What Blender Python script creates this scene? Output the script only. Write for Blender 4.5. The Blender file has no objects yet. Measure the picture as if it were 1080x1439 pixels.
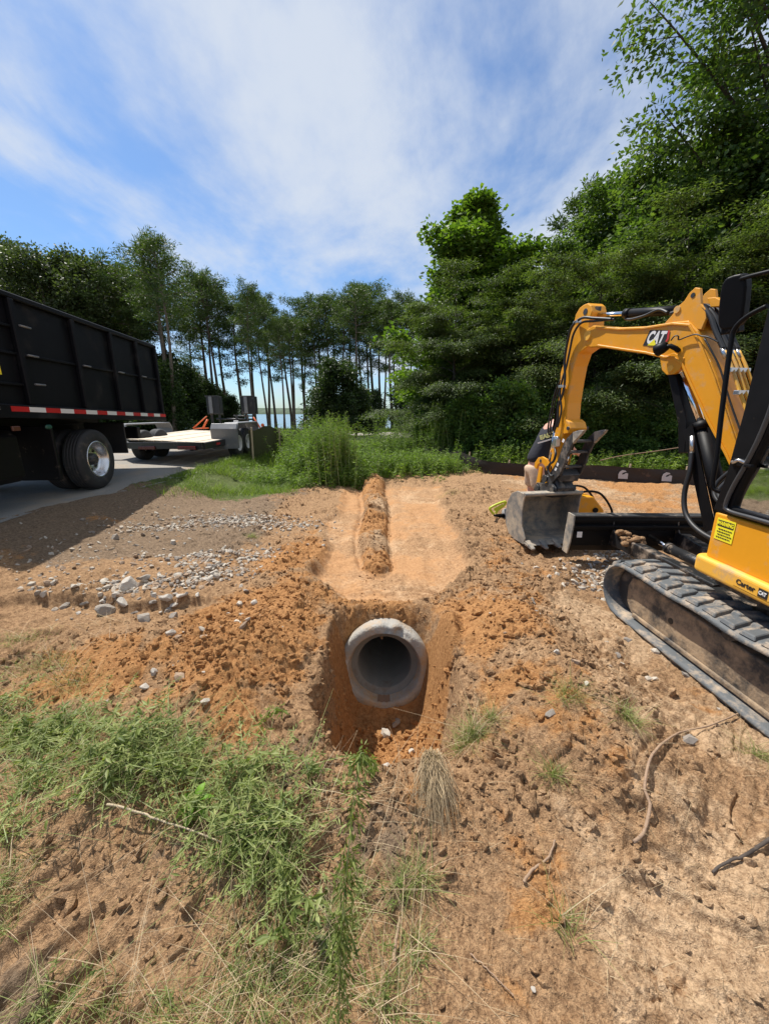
import bpy, bmesh, math, random
import numpy as np
from mathutils import Vector, Matrix, Euler

scene = bpy.context.scene
COL = scene.collection
RNG = np.random.default_rng(7)
random.seed(7)
PI = math.pi

# ------------------------------------------------------------------ camera
cam_d = bpy.data.cameras.new("camera")
cam = bpy.data.objects.new("camera", cam_d)
COL.objects.link(cam)
cam.location = (0, 0, 1.5)
cam.rotation_euler = (math.radians(90 - 14.5), 0, 0)
cam_d.sensor_fit = 'HORIZONTAL'
cam_d.sensor_width = 36
cam_d.lens = 18
cam_d.clip_start = 0.05
cam_d.clip_end = 6000
scene.camera = cam

# ------------------------------------------------------------------ light
SUN_EL = math.radians(60)
sun_dir = Vector((-0.69, 0.72, 0)).normalized() * math.cos(SUN_EL) + Vector((0, 0, math.sin(SUN_EL)))
sl = bpy.data.lights.new("sun", 'SUN')
sl.energy = 4.9
sl.angle = math.radians(0.53)
sl.color = (1.0, 0.95, 0.87)
so = bpy.data.objects.new("sun", sl)
COL.objects.link(so)
so.rotation_euler = sun_dir.to_track_quat('Z', 'Y').to_euler()
so.location = (-20, 8, 30)

scene.view_settings.view_transform = 'Standard'
scene.view_settings.look = 'None'
scene.view_settings.gamma = 1.0
scene.view_settings.exposure = 0.43
scene.view_settings.use_curve_mapping = False


def N(nt, t, **kw):
    n = nt.nodes.new(t)
    for k, v in kw.items():
        if hasattr(n, k):
            setattr(n, k, v)
        else:
            n.inputs[k.replace('_', ' ')].default_value = v
    return n


w = bpy.data.worlds.new("World")
scene.world = w
w.use_nodes = True
nt = w.node_tree
nt.nodes.clear()
out = N(nt, 'ShaderNodeOutputWorld')
bg = N(nt, 'ShaderNodeBackground')
sky = N(nt, 'ShaderNodeTexSky')
sky.sky_type = 'NISHITA'
sky.sun_disc = False
sky.sun_elevation = SUN_EL
sky.sun_rotation = math.atan2(sun_dir.x, sun_dir.y)
sky.air_density = 1.0
sky.dust_density = 0.6
sky.ozone_density = 2.0
tc = N(nt, 'ShaderNodeTexCoord')
sep = N(nt, 'ShaderNodeSeparateXYZ')
nt.links.new(tc.outputs['Generated'], sep.inputs[0])


def math_n(nt, op, a, b=None, clamp=False):
    m = nt.nodes.new('ShaderNodeMath')
    m.operation = op
    m.use_clamp = clamp
    for i, v in enumerate((a, b)):
        if v is None:
            continue
        if isinstance(v, (int, float)):
            m.inputs[i].default_value = v
        else:
            nt.links.new(v, m.inputs[i])
    return m.outputs[0]


zc = math_n(nt, 'MAXIMUM', sep.outputs['Z'], 0.0)
zd = math_n(nt, 'ADD', zc, 0.24)
px_ = math_n(nt, 'DIVIDE', sep.outputs['X'], zd)
py_ = math_n(nt, 'DIVIDE', sep.outputs['Y'], zd)
cmb = N(nt, 'ShaderNodeCombineXYZ')
# cloud layer coordinates on a flat sheet overhead, streaks running away from the viewer
nt.links.new(math_n(nt, 'MULTIPLY', px_, 1.0), cmb.inputs[0])
nt.links.new(math_n(nt, 'MULTIPLY', py_, 0.72), cmb.inputs[1])
mp = N(nt, 'ShaderNodeMapping')
mp.inputs['Rotation'].default_value = (0, 0, 0.22)
mp.inputs['Location'].default_value = (3.15, 1.4, 0)
nt.links.new(cmb.outputs[0], mp.inputs[0])
n1 = N(nt, 'ShaderNodeTexNoise')
n1.inputs['Scale'].default_value = 1.7
n1.inputs['Detail'].default_value = 8
n1.inputs['Roughness'].default_value = 0.56
n1.inputs['Distortion'].default_value = 0.5
nt.links.new(mp.outputs[0], n1.inputs['Vector'])
n2 = N(nt, 'ShaderNodeTexNoise')
n2.inputs['Scale'].default_value = 0.42
n2.inputs['Detail'].default_value = 3
nt.links.new(mp.outputs[0], n2.inputs['Vector'])
n3 = N(nt, 'ShaderNodeTexNoise')
n3.inputs['Scale'].default_value = 7.0
n3.inputs['Detail'].default_value = 5
n3.inputs['Roughness'].default_value = 0.6
nt.links.new(mp.outputs[0], n3.inputs['Vector'])
# more cloud toward +x (right), clear on the left
bias = math_n(nt, 'MULTIPLY', math_n(nt, 'ADD', px_, 0.35), 0.15)
bias = math_n(nt, 'MINIMUM', math_n(nt, 'MAXIMUM', bias, -0.10), 0.09)
s_ = math_n(nt, 'ADD', math_n(nt, 'MULTIPLY', n1.outputs[0], 0.62), math_n(nt, 'MULTIPLY', n2.outputs[0], 0.42))
s_ = math_n(nt, 'ADD', s_, math_n(nt, 'MULTIPLY', n3.outputs[0], 0.21))
s_ = math_n(nt, 'ADD', s_, bias)
cov = N(nt, 'ShaderNodeMapRange')
cov.interpolation_type = 'SMOOTHSTEP'
cov.inputs['From Min'].default_value = 0.49
cov.inputs['From Max'].default_value = 0.75
cov.inputs['To Max'].default_value = 0.88
nt.links.new(s_, cov.inputs['Value'])
mixc = N(nt, 'ShaderNodeMix', data_type='RGBA')
nt.links.new(cov.outputs[0], mixc.inputs['Factor'])
tint = N(nt, 'ShaderNodeMix', data_type='RGBA', blend_type='MULTIPLY')
tint.inputs['Factor'].default_value = 1.0
nt.links.new(sky.outputs[0], tint.inputs['A'])
tint.inputs['B'].default_value = (0.63, 0.81, 0.98, 1)
nt.links.new(tint.outputs['Result'], mixc.inputs['A'])
mixc.inputs['B'].default_value = (4.9, 5.3, 5.9, 1)
nt.links.new(mixc.outputs['Result'], bg.inputs['Color'])
bg.inputs['Strength'].default_value = 0.110
nt.links.new(bg.outputs[0], out.inputs[0])


# ------------------------------------------------------------------ numpy noise
def _hash(ix, iy, seed):
    h = (ix.astype(np.int64) * 374761393 + iy.astype(np.int64) * 668265263 + seed * 1442695041) & 0xFFFFFFFF
    h = ((h ^ (h >> 13)) * 1274126177) & 0xFFFFFFFF
    h = h ^ (h >> 16)
    return (h & 0xFFFFFF).astype(np.float64) / 0xFFFFFF


def vnoise(x, y, seed=0):
    ix = np.floor(x); iy = np.floor(y)
    fx = x - ix; fy = y - iy
    fx = fx * fx * fx * (fx * (fx * 6 - 15) + 10); fy = fy * fy * fy * (fy * (fy * 6 - 15) + 10)
    a = _hash(ix, iy, seed); b = _hash(ix + 1, iy, seed)
    c = _hash(ix, iy + 1, seed); d = _hash(ix + 1, iy + 1, seed)
    return (a + (b - a) * fx) * (1 - fy) + (c + (d - c) * fx) * fy - 0.5


def fbm(x, y, octs, seed=0, gain=0.5):
    s = np.zeros_like(x); a = 1.0; t = 0
    for o in range(octs):
        ca, sa = math.cos(o * 1.1), math.sin(o * 1.1)
        s += a * vnoise((x * ca - y * sa) * 2 ** o + 17.3 * o, (x * sa + y * ca) * 2 ** o - 9.1 * o, seed + o)
        t += a; a *= gain
    return s / t


def worley(x, y, seed=0, want_f2=False):
    ix = np.floor(x); iy = np.floor(y)
    f1 = np.full(x.shape, 9.0); f2 = np.full(x.shape, 9.0); rid = np.zeros(x.shape)
    for dx in (-1, 0, 1):
        for dy in (-1, 0, 1):
            cx = ix + dx; cy = iy + dy
            qx = cx + _hash(cx, cy, seed); qy = cy + _hash(cx, cy, seed + 51)
            d = (x - qx) ** 2 + (y - qy) ** 2
            r = _hash(cx, cy, seed + 97)
            new = d < f1
            f2 = np.where(new, f1, np.minimum(f2, d))
            rid = np.where(new, r, rid)
            f1 = np.where(new, d, f1)
    f1 = np.sqrt(f1); f2 = np.sqrt(f2)
    return (f1, f2, rid)


def sst(a, b, v):
    t = np.clip((v - a) / (b - a), 0, 1)
    return t * t * (3 - 2 * t)


def blob(x, y, cx, cy, rx, ry, rot=0.0):
    c_, s_ = math.cos(rot), math.sin(rot)
    dx = x - cx; dy = y - cy
    u = (dx * c_ + dy * s_) / rx; v = (-dx * s_ + dy * c_) / ry
    return np.exp(-(u * u + v * v))


# ------------------------------------------------------------------ object helpers
WL = {}


def wloc(o):
    v = Vector((0, 0, 0))
    while o is not None:
        v = v + o.location
        o = o.parent
    return v


def tag(o, label=None, cat=None, group=None, kind=None):
    if label: o['label'] = label
    if cat: o['category'] = cat
    if group: o['group'] = group
    if kind: o['kind'] = kind
    return o


def thing(name, label, cat, loc=(0, 0, 0), group=None):
    o = bpy.data.objects.new(name, None)
    COL.objects.link(o)
    o.location = loc
    o.empty_display_size = 0.2
    return tag(o, label, cat, group)


def np_mesh(name, V, F, smooth=False, mats=None, midx=None):
    """V (n,3) float array, F (m,3|4) int array"""
    V = np.asarray(V, dtype=np.float32); F = np.asarray(F, dtype=np.int32)
    me = bpy.data.meshes.new(name)
    k = F.shape[1]
    me.vertices.add(len(V)); me.loops.add(F.size); me.polygons.add(len(F))
    me.vertices.foreach_set('co', V.ravel())
    me.loops.foreach_set('vertex_index', F.ravel())
    me.polygons.foreach_set('loop_start', np.arange(0, F.size, k, dtype=np.int32))
    try:
        me.polygons.foreach_set('loop_total', np.full(len(F), k, dtype=np.int32))
    except Exception:
        pass
    if midx is not None:
        me.polygons.foreach_set('material_index', np.asarray(midx, dtype=np.int32))
    me.polygons.foreach_set('use_smooth', np.full(len(F), smooth, dtype=bool))
    for m in (mats or []):
        me.materials.append(m)
    me.update(calc_edges=True)
    return me


def link_mesh(name, me, parent=None, loc=None):
    o = bpy.data.objects.new(name, me)
    COL.objects.link(o)
    if parent is not None:
        o.parent = parent
    if loc is not None:
        o.location = loc
    return o


def add_attr(me, name, arr):
    a = me.attributes.new(name, 'FLOAT', 'POINT')
    a.data.foreach_set('value', np.asarray(arr, dtype=np.float32))


def tube_arrays(pts, rad, k=8, caps=True, start=0):
    """returns verts, quads (caps as degenerate-free fans of quads skipped -> tri fans added as quads with repeated)"""
    P = np.asarray(pts, dtype=float); n = len(P)
    R = np.full(n, rad, dtype=float) if np.isscalar(rad) else np.asarray(rad, dtype=float)
    T = np.gradient(P, axis=0)
    T /= np.linalg.norm(T, axis=1)[:, None] + 1e-12
    ref = np.array([0, 0, 1.0]) if abs(T[0][2]) < 0.9 else np.array([1.0, 0, 0])
    V = []
    u = np.cross(T[0], ref); u /= np.linalg.norm(u)
    for i in range(n):
        u = u - T[i] * np.dot(u, T[i]); u /= np.linalg.norm(u) + 1e-12
        v = np.cross(T[i], u)
        a = np.arange(k) * 2 * PI / k
        V.append(P[i] + R[i] * (np.cos(a)[:, None] * u + np.sin(a)[:, None] * v))
    V = np.concatenate(V)
    F = []
    for i in range(n - 1):
        for j in range(k):
            j2 = (j + 1) % k
            F.append((i * k + j, i * k + j2, (i + 1) * k + j2, (i + 1) * k + j))
    return V, np.array(F) + start


class MB:
    """collects polygons in WORLD coordinates; build() makes one mesh object under a parent"""

    def __init__(s):
        s.v = []; s.f = []; s.sm = []; s.mi = []; s.cur = 0

    def add(s, verts, faces, smooth=False):
        b = len(s.v)
        s.v.extend([tuple(map(float, q)) for q in verts])
        for f in faces:
            s.f.append(tuple(b + int(i) for i in f)); s.sm.append(smooth); s.mi.append(s.cur)
        return s

    def box(s, c, size, rot=None):
        hx, hy, hz = [q / 2 for q in size]
        vs = [Vector((x, y, z)) for x in (-hx, hx) for y in (-hy, hy) for z in (-hz, hz)]
        if rot is not None:
            M = rot if isinstance(rot, Matrix) else Euler(rot).to_matrix()
            vs = [M @ q for q in vs]
        c = Vector(c)
        return s.add([q + c for q in vs], [(0, 1, 3, 2), (4, 6, 7, 5), (0, 4, 5, 1), (2, 3, 7, 6), (0, 2, 6, 4), (1, 5, 7, 3)])

    def prism(s, poly, fn, a, b, smooth=False):
        """poly 2D points; fn(p, q, t)->3D for t=a and t=b"""
        n = len(poly)
        vs = [fn(p[0], p[1], a) for p in poly] + [fn(p[0], p[1], b) for p in poly]
        fs = [tuple(range(n))[::-1], tuple(range(n, 2 * n))] + [(i, (i + 1) % n, n + (i + 1) % n, n + i) for i in range(n)]
        return s.add(vs, fs, smooth)

    def hexa(s, p8):
        return s.add(p8, [(0, 3, 2, 1), (4, 5, 6, 7), (0, 1, 5, 4), (1, 2, 6, 5), (2, 3, 7, 6), (3, 0, 4, 7)])

    def tube(s, pts, r, k=10, caps=True, smooth=True):
        V, F = tube_arrays(pts, r, k)
        s.add(V, F, smooth)
        if caps:
            n = len(V)
            b = len(s.v) - n
            s.f.append(tuple(b + i for i in range(k))[::-1]); s.sm.append(False); s.mi.append(s.cur)
            s.f.append(tuple(b + n - k + i for i in range(k))); s.sm.append(False); s.mi.append(s.cur)
        return s

    def cyl(s, p0, p1, r, k=20, r1=None):
        p0 = np.array(p0, dtype=float); p1 = np.array(p1, dtype=float)
        r1 = r if r1 is None else r1
        return s.tube([p0, p1], np.array([r, r1]), k)

    def lathe(s, prof, o, axis, k=32, closed=False):
        """prof list of (along, radius)"""
        o = Vector(o); ax = Vector(axis).normalized()
        u = ax.orthogonal().normalized(); v = ax.cross(u)
        vs = []
        for (t, r) in prof:
            for j in range(k):
                a = 2 * PI * j / k
                vs.append(o + ax * t + (u * math.cos(a) + v * math.sin(a)) * max(r, 1e-4))
        fs = []
        m = len(prof)
        for i in range(m if closed else m - 1):
            i2 = (i + 1) % m
            for j in range(k):
                j2 = (j + 1) % k
                fs.append((i * k + j, i * k + j2, i2 * k + j2, i2 * k + j))
        return s.add(vs, fs, True)

    def ball(s, c, r, k=12, squash=(1, 1, 1)):
        vs = []; fs = []
        m = k // 2
        for i in range(m + 1):
            th = PI * i / m
            for j in range(k):
                a = 2 * PI * j / k
                rr = max(math.sin(th), 1e-3)
                vs.append((c[0] + r * squash[0] * rr * math.cos(a), c[1] + r * squash[1] * rr * math.sin(a), c[2] + r * squash[2] * math.cos(th)))
        for i in range(m):
            for j in range(k):
                j2 = (j + 1) % k
                fs.append((i * k + j, (i + 1) * k + j, (i + 1) * k + j2, i * k + j2))
        return s.add(vs, fs, True)

    def build(s, name, mat, parent=None, bevel=0.0, seg=2, angle=0.5, origin=None):
        off = Vector((0, 0, 0))
        if parent is not None:
            off = wloc(parent)
        loc = Vector((0, 0, 0))
        if origin is not None:
            loc = Vector(origin) - off
            off = Vector(origin)
        me = bpy.data.meshes.new(name)
        me.from_pydata([(a - off.x, b - off.y, c - off.z) for (a, b, c) in s.v], [], s.f)
        me.polygons.foreach_set('use_smooth', s.sm)
        me.polygons.foreach_set('material_index', s.mi)
        for m in (mat if isinstance(mat, (list, tuple)) else [mat]):
            me.materials.append(m)
        bm = bmesh.new(); bm.from_mesh(me)
        bmesh.ops.recalc_face_normals(bm, faces=bm.faces)
        if bevel > 0:
            es = [e for e in bm.edges if len(e.link_faces) == 2 and not (e.link_faces[0].smooth and e.link_faces[1].smooth) and e.calc_face_angle(0) > angle]
            if es:
                bmesh.ops.bevel(bm, geom=es, offset=bevel, segments=seg, profile=0.5, affect='EDGES', clamp_overlap=True)
        bm.to_mesh(me); bm.free()
        me.update()
        o = bpy.data.objects.new(name, me)
        COL.objects.link(o)
        if parent is not None:
            o.parent = parent
        o.location = loc
        return o


def text_mesh(name, body, size, origin, xdir, ydir, mat, parent, shear=0.0, bold=0.0, depth=0.0012, sx=1.0, align='CENTER'):
    cu = bpy.data.curves.new(name, 'FONT')
    cu.body = body; cu.size = size; cu.shear = shear; cu.offset = bold; cu.extrude = depth
    cu.align_x = align; cu.align_y = 'CENTER'
    to = bpy.data.objects.new(name, cu)
    COL.objects.link(to)
    dg = bpy.context.evaluated_depsgraph_get()
    me = bpy.data.meshes.new_from_object(to.evaluated_get(dg))
    bpy.data.objects.remove(to)
    X = Vector(xdir).normalized(); Y = Vector(ydir).normalized(); Z = X.cross(Y)
    off = wloc(parent) if parent is not None else Vector((0, 0, 0))
    O = Vector(origin) - off
    for v in me.vertices:
        c = v.co.copy()
        v.co = O + X * c.x * sx + Y * c.y + Z * c.z
    me.materials.clear(); me.materials.append(mat)
    me.name = name
    o = bpy.data.objects.new(name, me)
    COL.objects.link(o)
    if parent is not None: o.parent = parent
    return o


def rgb(r, g, b):
    return (r, g, b, 1.0)


# ------------------------------------------------------------------ materials
def base_mat(name, color, rough=0.6, metal=0.0, var=0.15, scale=6.0, dirt=None, dirt_amt=0.0, dirt_scale=5.0, bump=0.0, bump_scale=60, coat=0.0, spec=0.5):
    m = bpy.data.materials.new(name)
    m.use_nodes = True
    nt = m.node_tree
    b = nt.nodes['Principled BSDF']
    b.inputs['Metallic'].default_value = metal
    b.inputs['Specular IOR Level'].default_value = spec
    b.inputs['Coat Weight'].default_value = coat
    tc = N(nt, 'ShaderNodeTexCoord')
    n1 = N(nt, 'ShaderNodeTexNoise'); n1.inputs['Scale'].default_value = scale; n1.inputs['Detail'].default_value = 6; n1.inputs['Roughness'].default_value = 0.65
    nt.links.new(tc.outputs['Object'], n1.inputs['Vector'])
    mx = N(nt, 'ShaderNodeMix', data_type='RGBA')
    mx.inputs['A'].default_value = rgb(*[c * (1 - var) for c in color])
    mx.inputs['B'].default_value = rgb(*[min(c * (1 + var), 1) for c in color])
    nt.links.new(n1.outputs[0], mx.inputs['Factor'])
    res = mx.outputs['Result']
    rr = N(nt, 'ShaderNodeMapRange'); rr.inputs['To Min'].default_value = max(rough - 0.12, 0.03); rr.inputs['To Max'].default_value = min(rough + 0.12, 1)
    nt.links.new(n1.outputs[0], rr.inputs['Value'])
    rout = rr.outputs[0]
    if dirt is not None:
        n2 = N(nt, 'ShaderNodeTexNoise'); n2.inputs['Scale'].default_value = dirt_scale; n2.inputs['Detail'].default_value = 9; n2.inputs['Roughness'].default_value = 0.7
        nt.links.new(tc.outputs['Object'], n2.inputs['Vector'])
        mr = N(nt, 'ShaderNodeMapRange'); mr.inputs['From Min'].default_value = 0.62 - dirt_amt * 0.5; mr.inputs['From Max'].default_value = 0.80 - dirt_amt * 0.5
        nt.links.new(n2.outputs[0], mr.inputs['Value'])
        m2 = N(nt, 'ShaderNodeMix', data_type='RGBA')
        nt.links.new(mr.outputs[0], m2.inputs['Factor']); nt.links.new(res, m2.inputs['A'])
        m2.inputs['B'].default_value = rgb(*dirt)
        res = m2.outputs['Result']
        r2 = N(nt, 'ShaderNodeMix'); r2.inputs['B'].default_value = 0.92
        nt.links.new(mr.outputs[0], r2.inputs['Factor']); nt.links.new(rout, r2.inputs['A'])
        rout = r2.outputs['Result']
    nt.links.new(res, b.inputs['Base Color']); nt.links.new(rout, b.inputs['Roughness'])
    if bump > 0:
        n3 = N(nt, 'ShaderNodeTexNoise'); n3.inputs['Scale'].default_value = bump_scale; n3.inputs['Detail'].default_value = 5
        nt.links.new(tc.outputs['Object'], n3.inputs['Vector'])
        bp = N(nt, 'ShaderNodeBump'); bp.inputs['Strength'].default_value = bump; bp.inputs['Distance'].default_value = 0.01
        nt.links.new(n3.outputs[0], bp.inputs['Height']); nt.links.new(bp.outputs[0], b.inputs['Normal'])
    return m


DUST = (0.42, 0.30, 0.19)
M = {}
M['yellow'] = base_mat('machine_yellow_paint', (0.72, 0.31, 0.010), 0.44, var=0.10, scale=3, dirt=(0.50, 0.30, 0.13), dirt_amt=0.16, dirt_scale=7, coat=0.08, bump=0.06, bump_scale=25)
M['yellow_trim'] = base_mat('machine_yellow_trim', (0.80, 0.42, 0.05), 0.5, var=0.06, scale=3, dirt=DUST, dirt_amt=0.2, dirt_scale=6)
M['black'] = base_mat('satin_black_paint', (0.006, 0.006, 0.007), 0.5, spec=0.16, var=0.3, dirt=(0.2, 0.16, 0.12), dirt_amt=0.02, dirt_scale=5)
M['black_muddy'] = base_mat('black_paint_with_mud', (0.015, 0.015, 0.016), 0.42, var=0.3, dirt=(0.36, 0.27, 0.19), dirt_amt=0.22, dirt_scale=7, bump=0.3)
M['hose'] = base_mat('black_rubber_hose', (0.014, 0.014, 0.015), 0.5, var=0.2)
M['rubber'] = base_mat('track_rubber', (0.10, 0.108, 0.112), 0.72, var=0.3, scale=14, dirt=(0.44, 0.34, 0.24), dirt_amt=0.27, dirt_scale=8, bump=0.3, bump_scale=90)
M['tyre'] = base_mat('tyre_rubber', (0.028, 0.028, 0.03), 0.75, var=0.3, scale=12, dirt=(0.12, 0.10, 0.08), dirt_amt=0.15, dirt_scale=6, bump=0.2)
M['mud_metal'] = base_mat('mud_caked_steel', (0.045, 0.045, 0.045), 0.6, var=0.4, scale=9, dirt=(0.38, 0.27, 0.165), dirt_amt=0.46, dirt_scale=4.5, bump=0.5, bump_scale=45)
M['steel'] = base_mat('worn_bucket_steel', (0.20, 0.20, 0.19), 0.6, metal=0.2, var=0.35, scale=12, dirt=(0.46, 0.38, 0.28), dirt_amt=0.42, dirt_scale=6, bump=0.25)
M['dark_steel'] = base_mat('dark_cast_steel', (0.05, 0.052, 0.055), 0.5, metal=0.3, var=0.4, scale=10, dirt=(0.28, 0.23, 0.18), dirt_amt=0.2, dirt_scale=9)
M['chrome'] = base_mat('chrome_rod', (0.82, 0.83, 0.85), 0.12, metal=1.0, var=0.03)
M['alloy'] = base_mat('polished_alloy', (0.62, 0.63, 0.65), 0.25, metal=0.9, var=0.12, scale=10, dirt=(0.22, 0.2, 0.18), dirt_amt=0.12)
M['fitting'] = base_mat('zinc_fitting', (0.6, 0.6, 0.6), 0.3, metal=0.9, var=0.1)
M['white'] = base_mat('white_vinyl', (0.75, 0.75, 0.74), 0.5, var=0.05)
M['red'] = base_mat('red_reflector', (0.5, 0.012, 0.016), 0.4, var=0.1)
M['sign_yellow'] = base_mat('yellow_vinyl', (0.86, 0.76, 0.03), 0.45, var=0.03)
M['ink'] = base_mat('black_print', (0.02, 0.02, 0.02), 0.5, var=0.05)
M['decal_red'] = base_mat('red_print', (0.55, 0.03, 0.03), 0.5, var=0.05)
M['mirror'] = base_mat('mirror_glass', (0.7, 0.7, 0.7), 0.05, metal=1.0, var=0.02)
M['silver'] = base_mat('grey_fender_paint', (0.16, 0.165, 0.175), 0.42, metal=0.2, var=0.15, dirt=(0.3, 0.28, 0.24), dirt_amt=0.12)
M['trailer_black'] = base_mat('trailer_black_paint', (0.016, 0.017, 0.02), 0.35, var=0.3, dirt=(0.2, 0.18, 0.15), dirt_amt=0.08)
M['orange'] = base_mat('orange_strap', (0.75, 0.14, 0.035), 0.6, var=0.15)
M['lime'] = base_mat('lime_plastic', (0.50, 0.58, 0.03), 0.45, var=0.08)
M['grey_plastic'] = base_mat('grey_tool_casing', (0.33, 0.33, 0.33), 0.5, var=0.2, dirt=DUST, dirt_amt=0.2)
M['root'] = base_mat('dry_root_bark', (0.30, 0.20, 0.13), 0.85, var=0.3, scale=25, bump=0.4, bump_scale=120)
M['stake'] = base_mat('weathered_stake_wood', (0.42, 0.33, 0.22), 0.85, var=0.25, scale=20)
M['seat'] = base_mat('seat_vinyl', (0.02, 0.02, 0.022), 0.6)
M['floor_dust'] = base_mat('dusty_cab_floor', (0.36, 0.31, 0.26), 0.9, var=0.25, scale=8, bump=0.3)
M['skin'] = base_mat('skin', (0.62, 0.33, 0.24), 0.5, var=0.06, scale=12)
M['shirt'] = base_mat('dark_navy_shirt', (0.012, 0.013, 0.022), 0.9, var=0.2, scale=8, bump=0.4, bump_scale=30)
M['shorts'] = base_mat('tan_camo_shorts', (0.55, 0.40, 0.28), 0.85, var=0.45, scale=16, bump=0.3, bump_scale=30)
M['hair'] = base_mat('brown_hair', (0.05, 0.03, 0.02), 0.7, var=0.3, scale=40)
M['boot'] = base_mat('brown_boot', (0.10, 0.06, 0.035), 0.7, var=0.2)
M['rubber_gloss'] = base_mat('window_seal_rubber', (0.05, 0.05, 0.052), 0.35, var=0.1)
M['fence_black'] = base_mat('black_silt_cloth', (0.022, 0.015, 0.012), 0.7, var=0.3, scale=30, dirt=(0.15, 0.10, 0.07), dirt_amt=0.06, bump=0.5, bump_scale=25)
M['fence_green'] = base_mat('olive_silt_cloth', (0.055, 0.055, 0.022), 0.75, var=0.3, scale=20, bump=0.5, bump_scale=25)
M['badge'] = base_mat('pale_printed_patch', (0.42, 0.42, 0.44), 0.7, var=0.1)


def glass_mat():
    m = bpy.data.materials.new('cab_glass'); m.use_nodes = True
    nt = m.node_tree; nt.nodes.clear()
    o = N(nt, 'ShaderNodeOutputMaterial')
    g = N(nt, 'ShaderNodeBsdfGlossy'); g.inputs['Roughness'].default_value = 0.03
    t = N(nt, 'ShaderNodeBsdfTransparent'); t.inputs['Color'].default_value = (0.72, 0.76, 0.74, 1)
    f = N(nt, 'ShaderNodeFresnel'); f.inputs['IOR'].default_value = 1.5
    mx = N(nt, 'ShaderNodeMixShader')
    nt.links.new(f.outputs[0], mx.inputs[0]); nt.links.new(t.outputs[0], mx.inputs[1]); nt.links.new(g.outputs[0], mx.inputs[2])
    nt.links.new(mx.outputs[0], o.inputs[0])
    return m


M['glass'] = glass_mat()


def leaf_mat(name, c1, c2, c3, trans=0.35, nscale=0.8, gloss=0.25):
    """c1 dark, c2 mid, c3 light/yellowish leaf albedo; varies leaf by leaf and clump by clump"""
    m = bpy.data.materials.new(name); m.use_nodes = True
    nt = m.node_tree; nt.nodes.clear()
    o = N(nt, 'ShaderNodeOutputMaterial')
    ge = N(nt, 'ShaderNodeNewGeometry')
    oi = N(nt, 'ShaderNodeObjectInfo')
    tc = N(nt, 'ShaderNodeTexCoord')
    no = N(nt, 'ShaderNodeTexNoise'); no.inputs['Scale'].default_value = nscale; no.inputs['Detail'].default_value = 3
    nt.links.new(tc.outputs['Object'], no.inputs['Vector'])
    a = math_n(nt, 'MULTIPLY', ge.outputs['Random Per Island'], 0.55)
    b = math_n(nt, 'MULTIPLY', no.outputs[0], 0.75)
    c = math_n(nt, 'MULTIPLY', oi.outputs['Random'], 0.2)
    s = math_n(nt, 'SUBTRACT', math_n(nt, 'ADD', math_n(nt, 'ADD', a, b), c), 0.22)
    cr = N(nt, 'ShaderNodeValToRGB')
    cr.color_ramp.elements[0].position = 0.1; cr.color_ramp.elements[0].color = rgb(*c1)
    cr.color_ramp.elements[1].position = 0.95; cr.color_ramp.elements[1].color = rgb(*c3)
    e = cr.color_ramp.elements.new(0.5); e.color = rgb(*c2)
    nt.links.new(s, cr.inputs[0])
    p = N(nt, 'ShaderNodeBsdfPrincipled'); p.inputs['Roughness'].default_value = 0.5; p.inputs['Specular IOR Level'].default_value = gloss
    t = N(nt, 'ShaderNodeBsdfTranslucent')
    mt = N(nt, 'ShaderNodeMix', data_type='RGBA', blend_type='MULTIPLY'); mt.inputs['Factor'].default_value = 1
    mt.inputs['B'].default_value = (1.3, 1.5, 0.45, 1)
    nt.links.new(cr.outputs[0], mt.inputs['A']); nt.links.new(mt.outputs['Result'], t.inputs['Color'])
    nt.links.new(cr.outputs[0], p.inputs['Base Color'])
    mx = N(nt, 'ShaderNodeMixShader'); mx.inputs[0].default_value = trans
    nt.links.new(p.outputs[0], mx.inputs[1]); nt.links.new(t.outputs[0], mx.inputs[2]); nt.links.new(mx.outputs[0], o.inputs[0])
    return m


L = {}
L['pine'] = leaf_mat('pine_needles', (0.028, 0.048, 0.014), (0.065, 0.10, 0.03), (0.13, 0.18, 0.055), 0.25, 0.5)
L['oak'] = leaf_mat('oak_leaves', (0.035, 0.05, 0.022), (0.075, 0.10, 0.045), (0.13, 0.16, 0.075), 0.3, 0.5)
L['tulip'] = leaf_mat('poplar_leaves', (0.040, 0.080, 0.014), (0.09, 0.155, 0.026), (0.18, 0.25, 0.05), 0.45, 0.9)
L['layer'] = leaf_mat('drooping_feathery_leaves', (0.032, 0.052, 0.017), (0.085, 0.122, 0.040), (0.20, 0.24, 0.09), 0.40, 0.9)
L['dark'] = leaf_mat('dense_dark_leaves', (0.032, 0.060, 0.016), (0.078, 0.13, 0.032), (0.165, 0.22, 0.065), 0.42, 0.8)
L['shrub'] = leaf_mat('shrub_leaves', (0.04, 0.085, 0.018), (0.085, 0.15, 0.035), (0.15, 0.23, 0.06), 0.4, 1.2)
L['weed'] = leaf_mat('weed_leaves', (0.07, 0.12, 0.02), (0.15, 0.23, 0.04), (0.27, 0.35, 0.08), 0.42, 1.5)
L['grass'] = leaf_mat('meadow_grass', (0.07, 0.12, 0.02), (0.14, 0.21, 0.04), (0.26, 0.31, 0.08), 0.4, 1.0)
L['wilt'] = leaf_mat('wilting_weed_leaves', (0.085, 0.12, 0.028), (0.18, 0.225, 0.06), (0.40, 0.42, 0.17), 0.36, 8.0)
L['under'] = leaf_mat('shaded_understory_leaves', (0.016, 0.030, 0.010), (0.035, 0.06, 0.018), (0.075, 0.11, 0.03), 0.3, 0.7)
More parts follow.
